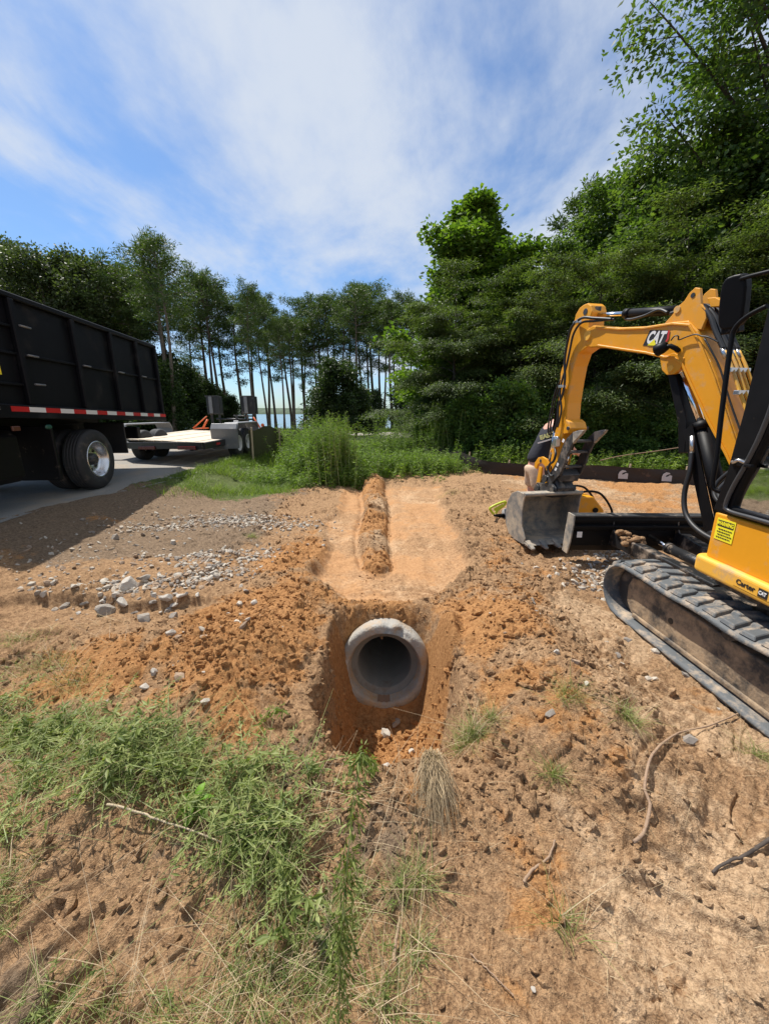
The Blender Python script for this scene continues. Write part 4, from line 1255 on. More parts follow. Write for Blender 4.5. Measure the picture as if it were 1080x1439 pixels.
def track(name_side, P0, sgn):
    """P0: point on ground at front end of outer edge; sgn +1: width runs inward (away from TN)"""
    Lt = 1.95; hh = 0.42; rf = hh / 2 - 0.02; wd = 0.33

    def W(s, wv, z):   # s backwards from front, wv inward from outer edge
        return P0 - TD * s - TN * wv * sgn + Vector((0, 0, z))
    # belt centre path (s,z) stadium
    path = []
    c0 = (0.215, 0.215); c1 = (Lt - 0.215, 0.215); r = 0.192
    seg = 14
    for i in range(seg + 1):
        a = PI / 2 + PI * i / seg
        path.append((c0[0] + r * math.cos(a), c0[1] + r * math.sin(a)))
    nb = 34
    for i in range(1, nb):
        path.append((c0[0] + (c1[0] - c0[0]) * i / nb, 0.023))
    for i in range(seg + 1):
        a = -PI / 2 + PI * i / seg
        path.append((c1[0] + r * math.cos(a), c1[1] + r * math.sin(a)))
    for i in range(1, nb):
        t = i / nb
        path.append((c1[0] + (c0[0] - c1[0]) * t, c0[1] + r - 0.012 * math.sin(PI * t) * (1 + 0.6 * math.sin(6 * PI * t))))
    n = len(path); th = 0.026
    P = np.array(path); T = np.roll(P, -1, 0) - np.roll(P, 1, 0); T /= np.linalg.norm(T, axis=1)[:, None]
    No = np.stack([-T[:, 1], T[:, 0]], 1)
    cen = P.mean(0); flip = np.sign(np.sum((P - cen) * No, 1)); No = No * np.where(flip == 0, 1, flip)[:, None]
    b = MB()
    # cross-section with rounded shoulders
    sec = [(0.0, -0.2), (0.012, 0.55), (0.045, 1.0), (wd - 0.045, 1.0), (wd - 0.012, 0.55), (wd, -0.2), (wd - 0.03, -0.6), (0.03, -0.6)]
    vs = []
    for i in range(n):
        for (wv, o) in sec:
            q = P[i] + No[i] * th * o
            vs.append(W(q[0], wv, q[1]))
    k = len(sec)
    fs = [(i * k + j, i * k + (j + 1) % k, ((i + 1) % n) * k + (j + 1) % k, ((i + 1) % n) * k + j) for i in range(n) for j in range(k)]
    b.add(vs, fs, True)
    # staggered lugs along the belt
    cum = np.r_[0, np.cumsum(np.linalg.norm(np.diff(np.vstack([P, P[:1]]), axis=0), axis=1))]
    tot = cum[-1]; nl = int(tot / 0.112)

    def at(s):
        s = s % tot
        Pc = np.vstack([P, P[:1]])
        q = np.array([np.interp(s, cum, Pc[:, 0]), np.interp(s, cum, Pc[:, 1])])
        i = min(int(np.searchsorted(cum, s)) - 1, n - 1); i = max(i, 0)
        return q, T[i], No[i]
    for i in range(nl):
        for side in (0, 1):
            s = (i + 0.5 * side) * tot / nl
            w0, w1 = (0.02, 0.185) if side == 0 else (wd - 0.185, wd - 0.02)
            vv = []
            for (dw, ds, up, sh) in ((w0, -0.036, 0, 1), (w1, -0.036, 0, 1), (w1, 0.036, 0, 1), (w0, 0.036, 0, 1), (w0, -0.028, 1, 0.9), (w1, -0.028, 1, 0.9), (w1, 0.028, 1, 0.9), (w0, 0.028, 1, 0.9)):
                mid = (dw == w1) == (side == 0)
                q, t_, n_ = at(s + ds * (0.75 if mid else 1.25) + (0.018 if mid else -0.008))
                q = q + n_ * (th + (0.019 if up else -0.004))
                ww = dw + (0.012 if up and dw == w0 else -0.012 if up else 0)
                vv.append(W(q[0], ww, q[1]))
            b.hexa(vv)
    belt = b.build('track', M['rubber'], exc, bevel=0.004, seg=1, angle=0.6)
    belt['label'] = 'rubber track with dusty lugs'
    # frame: beam with sloping top, muddy
    f = MB()
    prof = [(0.26, 0.07), (0.20, 0.14), (0.19, 0.26), (0.22, 0.335), (0.30, 0.355), (0.9, 0.325), (1.55, 0.30), (1.80, 0.28), (1.82, 0.12), (1.70, 0.055), (0.32, 0.05)]
    prof = [(s_, 0.045 + (z_ - 0.05) * 0.98) for s_, z_ in prof]
    f.prism(prof, lambda s_, z_, t: W(s_, t, z_), 0.085, wd - 0.06)
    # bottom ledge
    f.prism([(0.30, 0.05), (0.30, 0.085), (1.7, 0.085), (1.7, 0.05)], lambda s_, z_, t: W(s_, t, z_), 0.065, 0.084)
    fr = f.build('track_frame', M['mud_metal'], belt, bevel=0.012)
    for (s_, z_, r_) in ((0.62, 0.20, 0.020), (1.55, 0.2, 0.020)):
        h_ = MB(); h_.cyl(W(s_, 0.0845, z_), W(s_, 0.081, z_), r_, 14)
        h_.build('frame_hole', M['ink'], belt)
    g_ = MB(); g_.lathe([(0, 0.001), (0, 0.13), (0.02, 0.165), (0.10, 0.165), (0.12, 0.13), (0.12, 0.001)], W(0.215, 0.10, 0.215), -TN * sgn, 28)
    g_.build('idler_wheel', M['dark_steel'], belt)
    g2 = MB(); g2.lathe([(0, 0.001), (0, 0.07), (-0.02, 0.09), (-0.02, 0.14), (0.0, 0.165), (0.12, 0.165), (0.12, 0.001)], W(Lt - 0.215, 0.05, 0.215), -TN * sgn, 24)
    g2.build('drive_sprocket', M['dark_steel'], belt)
    tr_ = MB(); tr_.cyl(W(1.02, 0.05, 0.355), W(1.02, 0.20, 0.355), 0.034, 18)
    tr_.build('carrier_roller', M['dark_steel'], belt)
    return belt


PF = Vector((1.745, 2.86, -0.015))
track('near', PF, 1)
PF2 = PF - TN * 1.42
track('far', PF2, -1)
# undercarriage centre
u = MB()
cc = PF - TN * 0.71 - TD * 1.0
u.box(cc + Vector((0, 0, 0.27)), (0.86, 1.1, 0.17), Matrix(((-TN.x, TD.x, 0), (-TN.y, TD.y, 0), (0, 0, 1))))
u.cyl(cc + Vector((0, 0, 0.34)), cc + Vector((0, 0, 0.53)), 0.33, 36)
u.build('undercarriage', M['black_muddy'], exc, bevel=0.015)

# --- dozer blade
BY = 3.80
BX0, BX1 = 1.905, 3.42
bl = MB()
prof = [(-0.02, 0.475), (0.015, 0.49), (0.055, 0.475), (0.030, 0.36), (0.022, 0.27), (0.035, 0.18), (0.075, 0.09), (0.055, 0.085), (0.0, 0.16), (-0.015, 0.27), (-0.010, 0.36), (-0.03, 0.44)]


def BW(p, q, t):
    x = t
    return Vector((x, BY + p - 0.05 * (x - BX0) * 0 - 0.02 * (x - BX0), q))


bl.prism(prof, BW, BX0 + 0.015, BX1 - 0.015)
blade = bl.build('dozer_blade', M['black'], exc, bevel=0.004)
rb = MB()
rb.prism([(-0.045, 0.475), (-0.045, 0.492), (0.06, 0.497), (0.06, 0.48)], BW, BX0 + 0.01, BX1 - 0.01)
rb.build('top_lip', M['dark_steel'], blade, bevel=0.003)
rb = MB()
rb.prism([(-0.06, 0.375), (-0.06, 0.385), (-0.01, 0.395), (-0.01, 0.33), (-0.05, 0.345)], BW, BX0 + 0.02, BX1 - 0.02)
rb.build('stiffener', M['black'], blade, bevel=0.003)
for xr in (2.33, 2.98):
    rb = MB()
    rb.prism([(-0.02, 0.465), (-0.035, 0.37), (-0.11, 0.25), (-0.17, 0.17), (-0.12, 0.17), (0.0, 0.18)], BW, xr, xr + 0.014)
    rb.build('rib', M['black_muddy'], blade, bevel=0.002)
for xe in (BX0, BX1 - 0.014):
    rb = MB()
    rb.prism([(-0.07, 0.50), (0.06, 0.50), (0.085, 0.30), (0.10, 0.07), (-0.01, 0.07), (-0.05, 0.20), (-0.075, 0.40)], BW, xe, xe + 0.014)
    rb.build('end_plate', M['steel'], blade, bevel=0.003)
rb = MB()
rb.prism([(0.0, 0.0), (0.0, 0.085), (0.0, 0.085), (0.0, 0.0)][:0] or [(-0.078, 0.27), (-0.078, 0.33), (-0.073, 0.33), (-0.073, 0.27)], BW, BX0 + 0.05, BX0 + 0.10)
rb.build('white_sticker', M['white'], blade)
# push arms and cylinder
for (xa, xb) in ((2.36, 2.42), (3.02, 2.78)):
    a = MB()
    p0 = Vector((xa, BY - 0.10, 0.27)); p1 = Vector((xb, 2.55, 0.24))
    d = (p1 - p0).normalized(); sd = d.cross(Vector((0, 0, 1))).normalized(); up = sd.cross(d)
    hw, hh = 0.05, 0.06
    a.hexa([p0 - sd * hw - up * hh * 1.3, p0 + sd * hw - up * hh * 1.3, p0 + sd * hw + up * hh * 0.9, p0 - sd * hw + up * hh * 0.9,
            p1 - sd * hw - up * hh, p1 + sd * hw - up * hh, p1 + sd * hw + up * hh, p1 - sd * hw + up * hh])
    a.build('blade_arm', M['black_muddy'], exc, bevel=0.01)
a = MB()
a.cyl((2.66, BY - 0.12, 0.30), (2.62, 3.25, 0.28), 0.022, 14); cr_ = a
a.build('blade_rod', M['chrome'], exc)
a = MB(); a.cyl((2.63, 3.35, 0.285), (2.60, 2.75, 0.30), 0.045, 18); a.cyl((2.63, 3.37, 0.285), (2.63, 3.33, 0.285), 0.052, 18)
a.build('blade_cylinder', M['black_muddy'], exc)
# clump of dirt caught on the arm
a = MB()
rq = random.Random(3)
for i in range(26):
    a.ball((2.34 + rq.uniform(-0.07, 0.10), BY - 0.16 - rq.uniform(0, 0.22), 0.33 + rq.uniform(-0.04, 0.05) - i * 0.001), rq.uniform(0.015, 0.04), 8, (1, 1, 0.7))
cl_ = a.build('caked_soil', M['clod'], exc)

# --- house (upper body), square to the lane
SX = 1.95                # plane of the near side
h = MB()
def HW(p, q, t): return Vector((t, p, q))
# floor pan and skirt
FR = 2.22; REAR = 0.62


def plan_poly(inset, fr, rear, x0, x1, rc=0.10):
    pts = []
    for (cx, cy, a0) in ((x0 + rc, fr - rc, PI), (x1 - rc, fr - rc, PI / 2)):
        for i in range(7):
            a = a0 - i * (PI / 2) / 6
            pts.append((cx + rc * math.cos(a), cy + rc * math.sin(a)))
    R2 = 0.45
    for (cx, cy, a0) in ((x1 - R2, rear + R2, 0), (x0 + R2, rear + R2, -PI / 2)):
        for i in range(9):
            a = a0 - i * (PI / 2) / 8
            pts.append((cx + R2 * math.cos(a), cy + R2 * math.sin(a)))
    return pts


HX1 = 3.30
h.prism(plan_poly(0, FR, REAR, SX, HX1, 0.05), lambda p, q, t: Vector((p, q, t)), 0.655, 0.935)
house = h.build('side_panel', M['yellow'], exc, bevel=0.012, seg=3)
h = MB()
h.prism(plan_poly(0, FR + 0.035, REAR - 0.03, SX - 0.035, HX1 + 0.03, 0.06), lambda p, q, t: Vector((p, q, t)), 0.555, 0.66)
skirt = h.build('skirt', M['yellow_trim'], exc, bevel=0.022, seg=4)
h = MB(); h.prism(plan_poly(0, FR - 0.05, REAR + 0.05, SX + 0.05, HX1 - 0.05, 0.05), lambda p, q, t: Vector((p, q, t)), 0.50, 0.556)
h.build('turntable_deck', M['black_muddy'], exc)
h = MB()
h.prism(plan_poly(0, 1.15, REAR, SX + 0.02, HX1 - 0.02, 0.05), lambda p, q, t: Vector((p, q, t)), 0.94, 1.45)
h.build('engine_hood', M['yellow'], exc, bevel=0.05, seg=4)
# decals on the near side; text runs toward -Y as seen from outside
XD = (0, -1, 0); ZD = (0, 0, 1)


def side_rect(name, mat, y0, y1, z0, z1, off, parent, x=SX):
    b = MB(); b.add([(x - off, y0, z0), (x - off, y1, z0), (x - off, y1, z1), (x - off, y0, z1), (x - off + 0.0015, y0, z0), (x - off + 0.0015, y1, z0), (x - off + 0.0015, y1, z1), (x - off + 0.0015, y0, z1)],
                    [(0, 1, 2, 3), (4, 7, 6, 5), (0, 4, 5, 1), (1, 5, 6, 2), (2, 6, 7, 3), (3, 7, 4, 0)])
    return b.build(name, mat, parent)


wy0, wy1, wz0, wz1 = 2.045, 2.165, 0.782, 0.908
stk = side_rect('warning_sticker', M['sign_yellow'], wy0, wy1, wz0, wz1, 0.003, house)
side_rect('sticker_header', M['ink'], wy0 + 0.008, wy1 - 0.008, wz1 - 0.045, wz1 - 0.010, 0.0045, stk)
text_mesh('sticker_lettering', 'WARNING', 0.030, (SX - 0.0052, (wy0 + wy1) / 2, wz1 - 0.0275), XD, ZD, M['sign_yellow'], stk, bold=0.0012, depth=0.0004, sx=0.72)
for k, t_ in enumerate(('RELEASE PRESSURE', 'BEFORE REMOVING GUARD', 'KEEP HANDS CLEAR', 'READ THE MANUAL')):
    pass
for k in range(4):   # fine print too small to read in the photo
    yy0 = wy0 + 0.014 + 0.004 * (k % 2); yy1 = wy1 - 0.014 - 0.006 * ((k + 1) % 2); z_ = wz1 - 0.061 - 0.016 * k
    b = MB(); rq = random.Random(k); y_ = yy1
    while y_ > yy0:
        l_ = rq.uniform(0.006, 0.016)
        b.box((SX - 0.0048, max(y_ - l_ / 2, yy0), z_), (0.0008, l_, 0.0055)); y_ -= l_ + 0.004
    b.build('fine_print', M['ink'], stk)
SKX = SX - 0.035
lab = side_rect('dealer_label', M['sign_yellow'], 1.74, 1.945, 0.585, 0.640, 0.0025, skirt, SKX)
lab.data.materials.clear(); lab.data.materials.append(M['yellow_trim'])
text_mesh('dealer_lettering', 'Carter', 0.040, (SKX - 0.0042, 1.875, 0.613), XD, ZD, M['ink'], lab, bold=0.0010, depth=0.0005)
cb = side_rect('logo_block', M['ink'], 1.752, 1.802, 0.590, 0.634, 0.0045, lab, SKX)
text_mesh('logo_lettering', 'CAT', 0.026, (SKX - 0.0062, 1.777, 0.612), XD, ZD, M['white'], cb, bold=0.0012, depth=0.0005, sx=0.8)

# --- cab
cabz0 = 0.94; cabz1 = 2.30
CX1 = 2.86


def slat(name, pts, mat, parent, x0, x1, bevel=0.008):
    b = MB(); b.prism(pts, HW, x0, x1); return b.build(name, mat, parent, bevel=bevel, seg=2)


cabroof = MB(); cabroof.prism([(2.15, 2.24), (2.15, 2.30), (2.10, 2.345), (0.95, 2.345), (0.90, 2.30), (0.90, 2.24)], HW, SX - 0.01, CX1 + 0.01)
cab = cabroof.build('cab_roof', M['black'], exc, bevel=0.02)
# near side: front post = wide black door frame, curved inner edge
for (xa, xb, nm) in ((SX, SX + 0.05, 'front_post'), (CX1 - 0.05, CX1, 'front_post')):
    outer = [(2.215, 0.94), (2.18, 1.15), (2.160, 1.5), (2.155, 2.0), (2.15, 2.235)]
    inner = [(2.03, 2.235), (2.00, 2.0), (1.985, 1.6), (2.005, 1.4), (2.06, 1.2), (2.09, 1.08), (2.10, 0.985), (1.6, 0.985), (1.2, 0.985), (1.2, 0.94)]
    slat(nm, outer + inner, M['black'], exc, xa, xb)
for (xa, xb) in ((SX, SX + 0.05), (CX1 - 0.05, CX1)):
    slat('rear_post', [(1.24, 0.94), (1.24, 2.24), (1.12, 2.24), (1.06, 0.94)], M['black'], exc, xa + 0.001, xb + 0.001)
for pl_ in ([(1.125, 2.24), (1.245, 2.24), (1.245, 2.16), (1.125, 2.16)], [(1.065, 1.50), (1.235, 1.50), (1.235, 1.44), (1.065, 1.44)],
            [(2.09, 2.235), (2.145, 2.235), (2.145, 2.17), (2.09, 2.17)], [(2.13, 1.0), (2.18, 1.0), (2.18, 0.94), (2.13, 0.94)]):
    b = MB(); b.prism(pl_, HW, SX + 0.05, CX1 - 0.05); b.build('cab_crossbar', M['black'], exc, bevel=0.008)
# raised seal following the door's front edge
seal = [(SX - 0.008, 2.035, 2.22), (SX - 0.010, 2.01, 1.98), (SX - 0.012, 1.995, 1.6), (SX - 0.012, 2.015, 1.41), (SX - 0.012, 2.065, 1.22), (SX - 0.012, 2.105, 1.10), (SX - 0.012, 2.125, 1.00), (SX - 0.012, 2.10, 0.965), (SX - 0.012, 1.9, 0.962), (SX - 0.012, 1.3, 0.962)]
def smooth_path(pts, n=60):
    P = np.array([tuple(q) for q in pts], float)
    t = np.r_[0, np.cumsum(np.linalg.norm(np.diff(P, axis=0), axis=1))]
    # Catmull-Rom
    ti = np.linspace(0, t[-1], n); out = []
    for x in ti:
        i = min(max(int(np.searchsorted(t, x)) - 1, 0), len(P) - 2)
        u_ = (x - t[i]) / (t[i + 1] - t[i] + 1e-9)
        p0 = P[max(i - 1, 0)]; p1 = P[i]; p2 = P[i + 1]; p3 = P[min(i + 2, len(P) - 1)]
        out.append(0.5 * ((2 * p1) + (-p0 + p2) * u_ + (2 * p0 - 5 * p1 + 4 * p2 - p3) * u_ ** 2 + (-p0 + 3 * p1 - 3 * p2 + p3) * u_ ** 3))
    return np.array(out)


def hose(name, pts, r, mat, parent, n=50, k=8):
    b = MB(); b.tube(smooth_path(pts, n), r, k); return b.build(name, mat, parent)


hose('door_seal', seal, 0.011, M['rubber_gloss'], exc, 80)
b = MB(); b.add([(SX + 0.025, 2.10, 0.98), (SX + 0.025, 2.02, 2.24), (SX + 0.025, 1.23, 2.24), (SX + 0.025, 1.23, 0.98)], [(0, 1, 2, 3)])
b.build('door_window', M['glass'], exc)
b = MB(); b.add([(SX + 0.05, 2.13, 0.98), (SX + 0.05, 2.13, 2.2), (CX1 - 0.05, 2.13, 2.2), (CX1 - 0.05, 2.13, 0.98)], [(0, 1, 2, 3)])
b.build('windscreen', M['glass'], exc)
b = MB(); b.add([(CX1 - 0.025, 2.10, 0.98), (CX1 - 0.025, 2.02, 2.24), (CX1 - 0.025, 1.23, 2.24), (CX1 - 0.025, 1.23, 0.98)], [(0, 1, 2, 3)])
b.build('side_window', M['glass'], exc)
# cab floor, pedals, console, seat
b = MB(); b.box((2.40, 1.70, 0.957), (0.80, 1.02, 0.03))
b.build('cab_floor', M['floor_dust'], exc, bevel=0.01)
for c_ in ((2.06, 2.0, 0.985), (2.20, 2.08, 0.99)):
    b = MB(); b.box(c_, (0.11, 0.085, 0.035)); b.build('pedal', M['floor_dust'], exc, bevel=0.01)
b = MB(); b.box((2.42, 1.42, 1.18), (0.46, 0.46, 0.13)); st = b.build('seat', M['seat'], exc, bevel=0.04, seg=3)
b = MB(); b.box((2.42, 1.21, 1.50), (0.44, 0.11, 0.56), (-0.12, 0, 0)); b.build('backrest', M['seat'], st, bevel=0.04, seg=3)
b = MB(); b.box((2.42, 1.42, 1.04), (0.36, 0.36, 0.16)); b.build('seat_base', M['black'], st)
for xx in (2.12, 2.72):
    b = MB(); b.box((xx, 1.5, 1.20), (0.11, 0.42, 0.18)); cs = b.build('console', M['black'], exc, bevel=0.02)
    b = MB(); b.cyl((xx, 1.66, 1.28), (xx, 1.70, 1.43), 0.012, 8); b.ball((xx, 1.70, 1.45), 0.032, 10, (0.8, 0.8, 1.3)); b.build('joystick', M['seat'], cs)
# door handle
b = MB(); b.box((SX - 0.006, 2.10, 1.235), (0.012, 0.10, 0.045)); dh = b.build('door_handle', M['black'], exc, bevel=0.01)
b = MB(); b.tube(smooth_path([(SX - 0.016, 2.065, 1.24), (SX - 0.03, 2.09, 1.25), (SX - 0.03, 2.115, 1.235), (SX - 0.016, 2.14, 1.235)], 14), 0.009, 8); b.build('handle_grip', M['fitting'], dh)
b = MB(); b.box((SX - 0.012, 2.045, 1.225), (0.02, 0.05, 0.018)); b.build('latch', M['black'], dh, bevel=0.004)
# handrail in front of the post
hose('grab_rail', [(SX + 0.01, 2.17, 2.03), (SX - 0.01, 2.25, 2.00), (SX - 0.01, 2.315, 1.95), (SX - 0.01, 2.32, 1.86), (SX - 0.01, 2.285, 1.5), (SX - 0.01, 2.255, 1.25), (SX - 0.01, 2.245, 1.10), (SX + 0.0, 2.23, 1.06), (SX + 0.02, 2.20, 1.05)], 0.013, M['black'], exc, 60)
# mirror on its arm
hose('mirror_arm', [(SX + 0.12, 2.12, 2.235), (SX + 0.10, 2.25, 2.225), (SX + 0.08, 2.40, 2.235), (SX + 0.09, 2.52, 2.24), (SX + 0.11, 2.54, 2.20)], 0.011, M['black'], exc, 30)
mc = Vector((2.06, 2.50, 2.13))
RM = Matrix.Rotation(math.radians(18), 3, 'Z') @ Matrix.Rotation(math.radians(-10), 3, 'Y')
b = MB(); pr = []
for i in range(24):
    a_ = 2 * PI * i / 24
    cx_ = abs(math.cos(a_)) ** 0.55 * math.copysign(1, math.cos(a_)) * 0.075; cz_ = abs(math.sin(a_)) ** 0.55 * math.copysign(1, math.sin(a_)) * 0.145
    pr.append((cx_, cz_))
b.prism(pr, lambda p, q, t: mc + RM @ Vector((t, p * 0.9, q)), -0.03, 0.03)
mr_ = b.build('mirror', M['black'], exc, bevel=0.012, seg=3)
b = MB(); b.prism([(p * 0.88, q * 0.9) for p, q in pr], lambda p, q, t: mc + RM @ Vector((t, p * 0.9, q)), 0.0305, 0.032)
b.build('mirror_glass', M['mirror'], mr_)
b = MB(); b.prism([(-0.05, -0.17), (0.05, -0.17), (0.04, -0.10), (-0.04, -0.10)], lambda p, q, t: mc + RM @ Vector((t, p, q)), -0.025, 0.035)
b.build('mirror_bracket', M['black'], mr_, bevel=0.008)

# --- boom plane
BR = Vector((2.35, 2.6, 0)); BD = Vector((-0.19612, 0.98058, 0)); BL = Vector((-0.98058, -0.19612, 0))


def BP(s, z, wv=0.0):
    return BR + BD * s + BL * wv + Vector((0, 0, z))


def BF(p, q, t): return BP(p, q, t)


boom_prof = [(-0.42, 0.82), (-0.36, 0.77), (-0.24, 0.79), (-0.10, 0.98), (0.06, 1.21), (0.245, 1.45), (0.42, 1.70), (0.52, 1.85), (0.60, 1.90),
             (0.68, 1.915), (0.87, 1.975), (1.154, 2.045), (1.45, 2.12), (1.56, 2.13), (1.64, 2.17), (1.67, 2.24), (1.64, 2.31), (1.56, 2.335), (1.40, 2.295), (1.19, 2.245), (0.916, 2.20), (0.65, 2.18), (0.53, 2.165),
             (0.44, 2.08), (0.386, 1.994), (0.231, 1.739), (0.075, 1.453), (-0.08, 1.17), (-0.25, 0.98), (-0.42, 0.90)]
b = MB(); b.prism(boom_prof, BF, -0.19, -0.01)
boom = b.build('boom', M['yellow'], exc, bevel=0.010, seg=2)
# edge flanges: plates standing proud along upper and lower edge of the side
def strip_along(name, pts, width, w0, w1, mat, parent, inset=0.0):
    P = np.array(pts, float); T_ = np.gradient(P, axis=0); T_ /= np.linalg.norm(T_, axis=1)[:, None]
    n_ = np.stack([-T_[:, 1], T_[:, 0]], 1)
    A = P + n_ * inset; B_ = P + n_ * (inset + width)
    poly = [tuple(q) for q in A] + [tuple(q) for q in B_[::-1]]
    b = MB(); b.prism(poly, BF, w0, w1); return b.build(name, mat, parent, bevel=0.003, seg=1)


up_edge = [(1.50, 2.32), (1.19, 2.245), (0.916, 2.20), (0.65, 2.18), (0.50, 2.14), (0.386, 1.994), (0.231, 1.739), (0.075, 1.453), (-0.08, 1.17), (-0.20, 1.0)]
lo_edge = [(-0.10, 0.98), (0.06, 1.21), (0.245, 1.45), (0.42, 1.70), (0.52, 1.85), (0.60, 1.905), (0.68, 1.915), (0.87, 1.975), (1.154, 2.045), (1.45, 2.12)]
strip_along('edge_weld', up_edge, 0.016, -0.012, 0.004, M['yellow'], boom, inset=0.006)
strip_along('edge_weld', lo_edge, 0.016, -0.012, 0.004, M['yellow'], boom, inset=0.006)
# cylinder bracket on top of the elbow
for wv in (-0.04, -0.175):
    b = MB(); b.prism([(0.74, 2.19), (0.68, 2.24), (0.64, 2.29), (0.60, 2.315), (0.57, 2.36), (0.53, 2.385), (0.49, 2.37), (0.475, 2.32), (0.46, 2.26), (0.42, 2.22), (0.40, 2.15), (0.42, 2.08), (0.55, 2.12)], BF, wv, wv + 0.022)
    b.build('bracket', M['yellow'], boom, bevel=0.004)
b = MB(); b.cyl(BP(0.645, 2.265, -0.01), BP(0.645, 2.265, -0.185), 0.026, 18); b.build('pin', M['yellow_trim'], boom)
b = MB(); b.cyl(BP(0.535, 2.335, -0.014), BP(0.535, 2.335, -0.019), 0.017, 16); b.build('bracket_hole', M['ink'], boom)
b = MB(); b.prism([(0.46, 2.30), (0.40, 2.29), (0.34, 2.25), (0.36, 2.22), (0.42, 2.23)], BF, -0.06, -0.14); b.build('hose_guide', M['yellow'], boom, bevel=0.004)
# boom cylinder lug
b = MB(); b.prism([(0.50, 1.90), (0.52, 1.82), (0.57, 1.79), (0.63, 1.79), (0.68, 1.83), (0.72, 1.93), (0.6, 1.95)], BF, -0.005, -0.035)
b.prism([(0.50, 1.90), (0.52, 1.82), (0.57, 1.79), (0.63, 1.79), (0.68, 1.83), (0.72, 1.93), (0.6, 1.95)], BF, -0.165, -0.195)
b.build('cylinder_lug', M['yellow'], boom, bevel=0.004)
b = MB(); b.cyl(BP(0.60, 1.835, 0.004), BP(0.60, 1.835, -0.2), 0.024, 16); b.build('pin', M['yellow_trim'], boom)
# logo on the near face
XB = -BD; YB = (BD.normalized() * 0.0 + Vector((0, 0, 1)))
slope = math.atan2(-0.055, 0.27) * -1
XL = (-BD * math.cos(0.19) + Vector((0, 0, -math.sin(0.19)))).normalized(); XL = Vector(XL); YL = (Vector((0, 0, math.cos(0.19))) - BD * math.sin(0.19)).normalized()
lo = BP(0.775, 2.082, 0.0)


def decal_poly(name, pts, mat, parent, off):
    nrm = XL.cross(YL).normalized()
    b = MB(); b.prism(pts, lambda p, q, t: lo + XL * p + YL * q + nrm * t, off, off + 0.0012)
    return b.build(name, mat, parent)


nrm = XL.cross(YL)
OFFS = -0.008 if nrm.dot(BL) < 0 else -0.008
# black backing with slanted sides, red flank, white letters, yellow triangle
bk = decal_poly('logo_plate', [(-0.125, -0.058), (0.070, -0.058), (0.098, 0.0), (0.085, 0.060), (-0.098, 0.060)], M['ink'], boom, -0.008)
decal_poly('logo_flank', [(0.072, -0.056), (0.088, -0.056), (0.112, 0.0), (0.096, 0.060), (0.080, 0.060), (0.094, 0.0)], M['decal_red'], bk, -0.0065)
text_mesh('logo_lettering', 'CAT', 0.125, lo + XL * -0.020 + YL * 0.002 + nrm * (-0.0058), XL, YL, M['white'], bk, shear=0.28, bold=0.0055, depth=0.0006, sx=0.66)
decal_poly('logo_triangle', [(-0.075, -0.054), (0.012, -0.054), (-0.022, -0.006)], M['sign_yellow'], bk, -0.0045)
# work lamp by the logo
b = MB(); lp_ = BP(0.655, 1.985, 0.065)
b.lathe([(-0.05, 0.02), (-0.045, 0.034), (-0.01, 0.044), (0.030, 0.047), (0.036, 0.040), (0.034, 0.001)], lp_, (BD * 0.85 + BL * 0.25 + Vector((0, 0, -0.35))), 24)
wl = b.build('work_lamp', M['black'], boom)
b = MB(); b.tube([BP(0.65, 1.99, 0.06), BP(0.59, 1.995, 0.045), BP(0.565, 1.975, 0.02), BP(0.56, 1.955, -0.01)], 0.018, 8); b.build('lamp_bracket', M['black'], wl, bevel=0.006)
hose('lamp_cable', [BP(0.60, 2.035, 0.04), BP(0.585, 2.065, 0.03), BP(0.56, 2.06, 0.02), BP(0.56, 2.035, 0.012), BP(0.50, 2.045, 0.012), BP(0.43, 2.05, 0.015), BP(0.38, 2.03, 0.012), BP(0.33, 2.015, 0.012), BP(0.26, 1.97, 0.0)], 0.005, M['hose'], wl, 40, 6)

# hard lines along the back of the boom
for kx, wv in enumerate((-0.035, -0.07, -0.11, -0.15)):
    off = 0.035 + 0.006 * (kx % 2)
    pts = [(0.27 - 0.0 * kx, 1.90), (0.20, 1.79), (0.11, 1.62), (0.0, 1.42), (-0.12, 1.20), (-0.25, 1.03)]
    pth = [BP(s_ - off, z_ + 0.012, wv) for s_, z_ in pts]
    hose('hard_line', pth, 0.0105, M['yellow_trim'], boom, 30)
    b = MB(); b.tube([BP(0.29 - off, 1.93, wv), BP(0.25 - off, 1.865, wv)], 0.017, 10); b.build('line_fitting', M['fitting'], boom)
    hose('boom_hose', [BP(0.28 - off, 1.925, wv), BP(0.36 - off, 2.05, wv), BP(0.42 - off, 2.16, wv - 0.0), BP(0.46, 2.24, wv), BP(0.56, 2.27, wv * 0.6 - 0.04), BP(0.75, 2.26, wv * 0.5 - 0.05)], 0.016, M['hose'], boom, 40)
for z_, s_ in ((1.63, 0.115), (1.43, 0.005), (1.78, 0.195)):
    b = MB(); b.box(BP(s_ - 0.035, z_, -0.09), (0.17, 0.035, 0.03), Euler((0, 0, math.atan2(BL.y, BL.x)))); b.build('line_clamp', M['fitting'], boom, bevel=0.004)
hose('boom_cable', [BP(0.36, 2.01, 0.008), BP(0.30, 1.93, 0.008), BP(0.22, 1.80, -0.005), BP(0.10, 1.56, -0.01), BP(-0.03, 1.33, -0.01)], 0.006, M['hose'], boom, 30, 6)

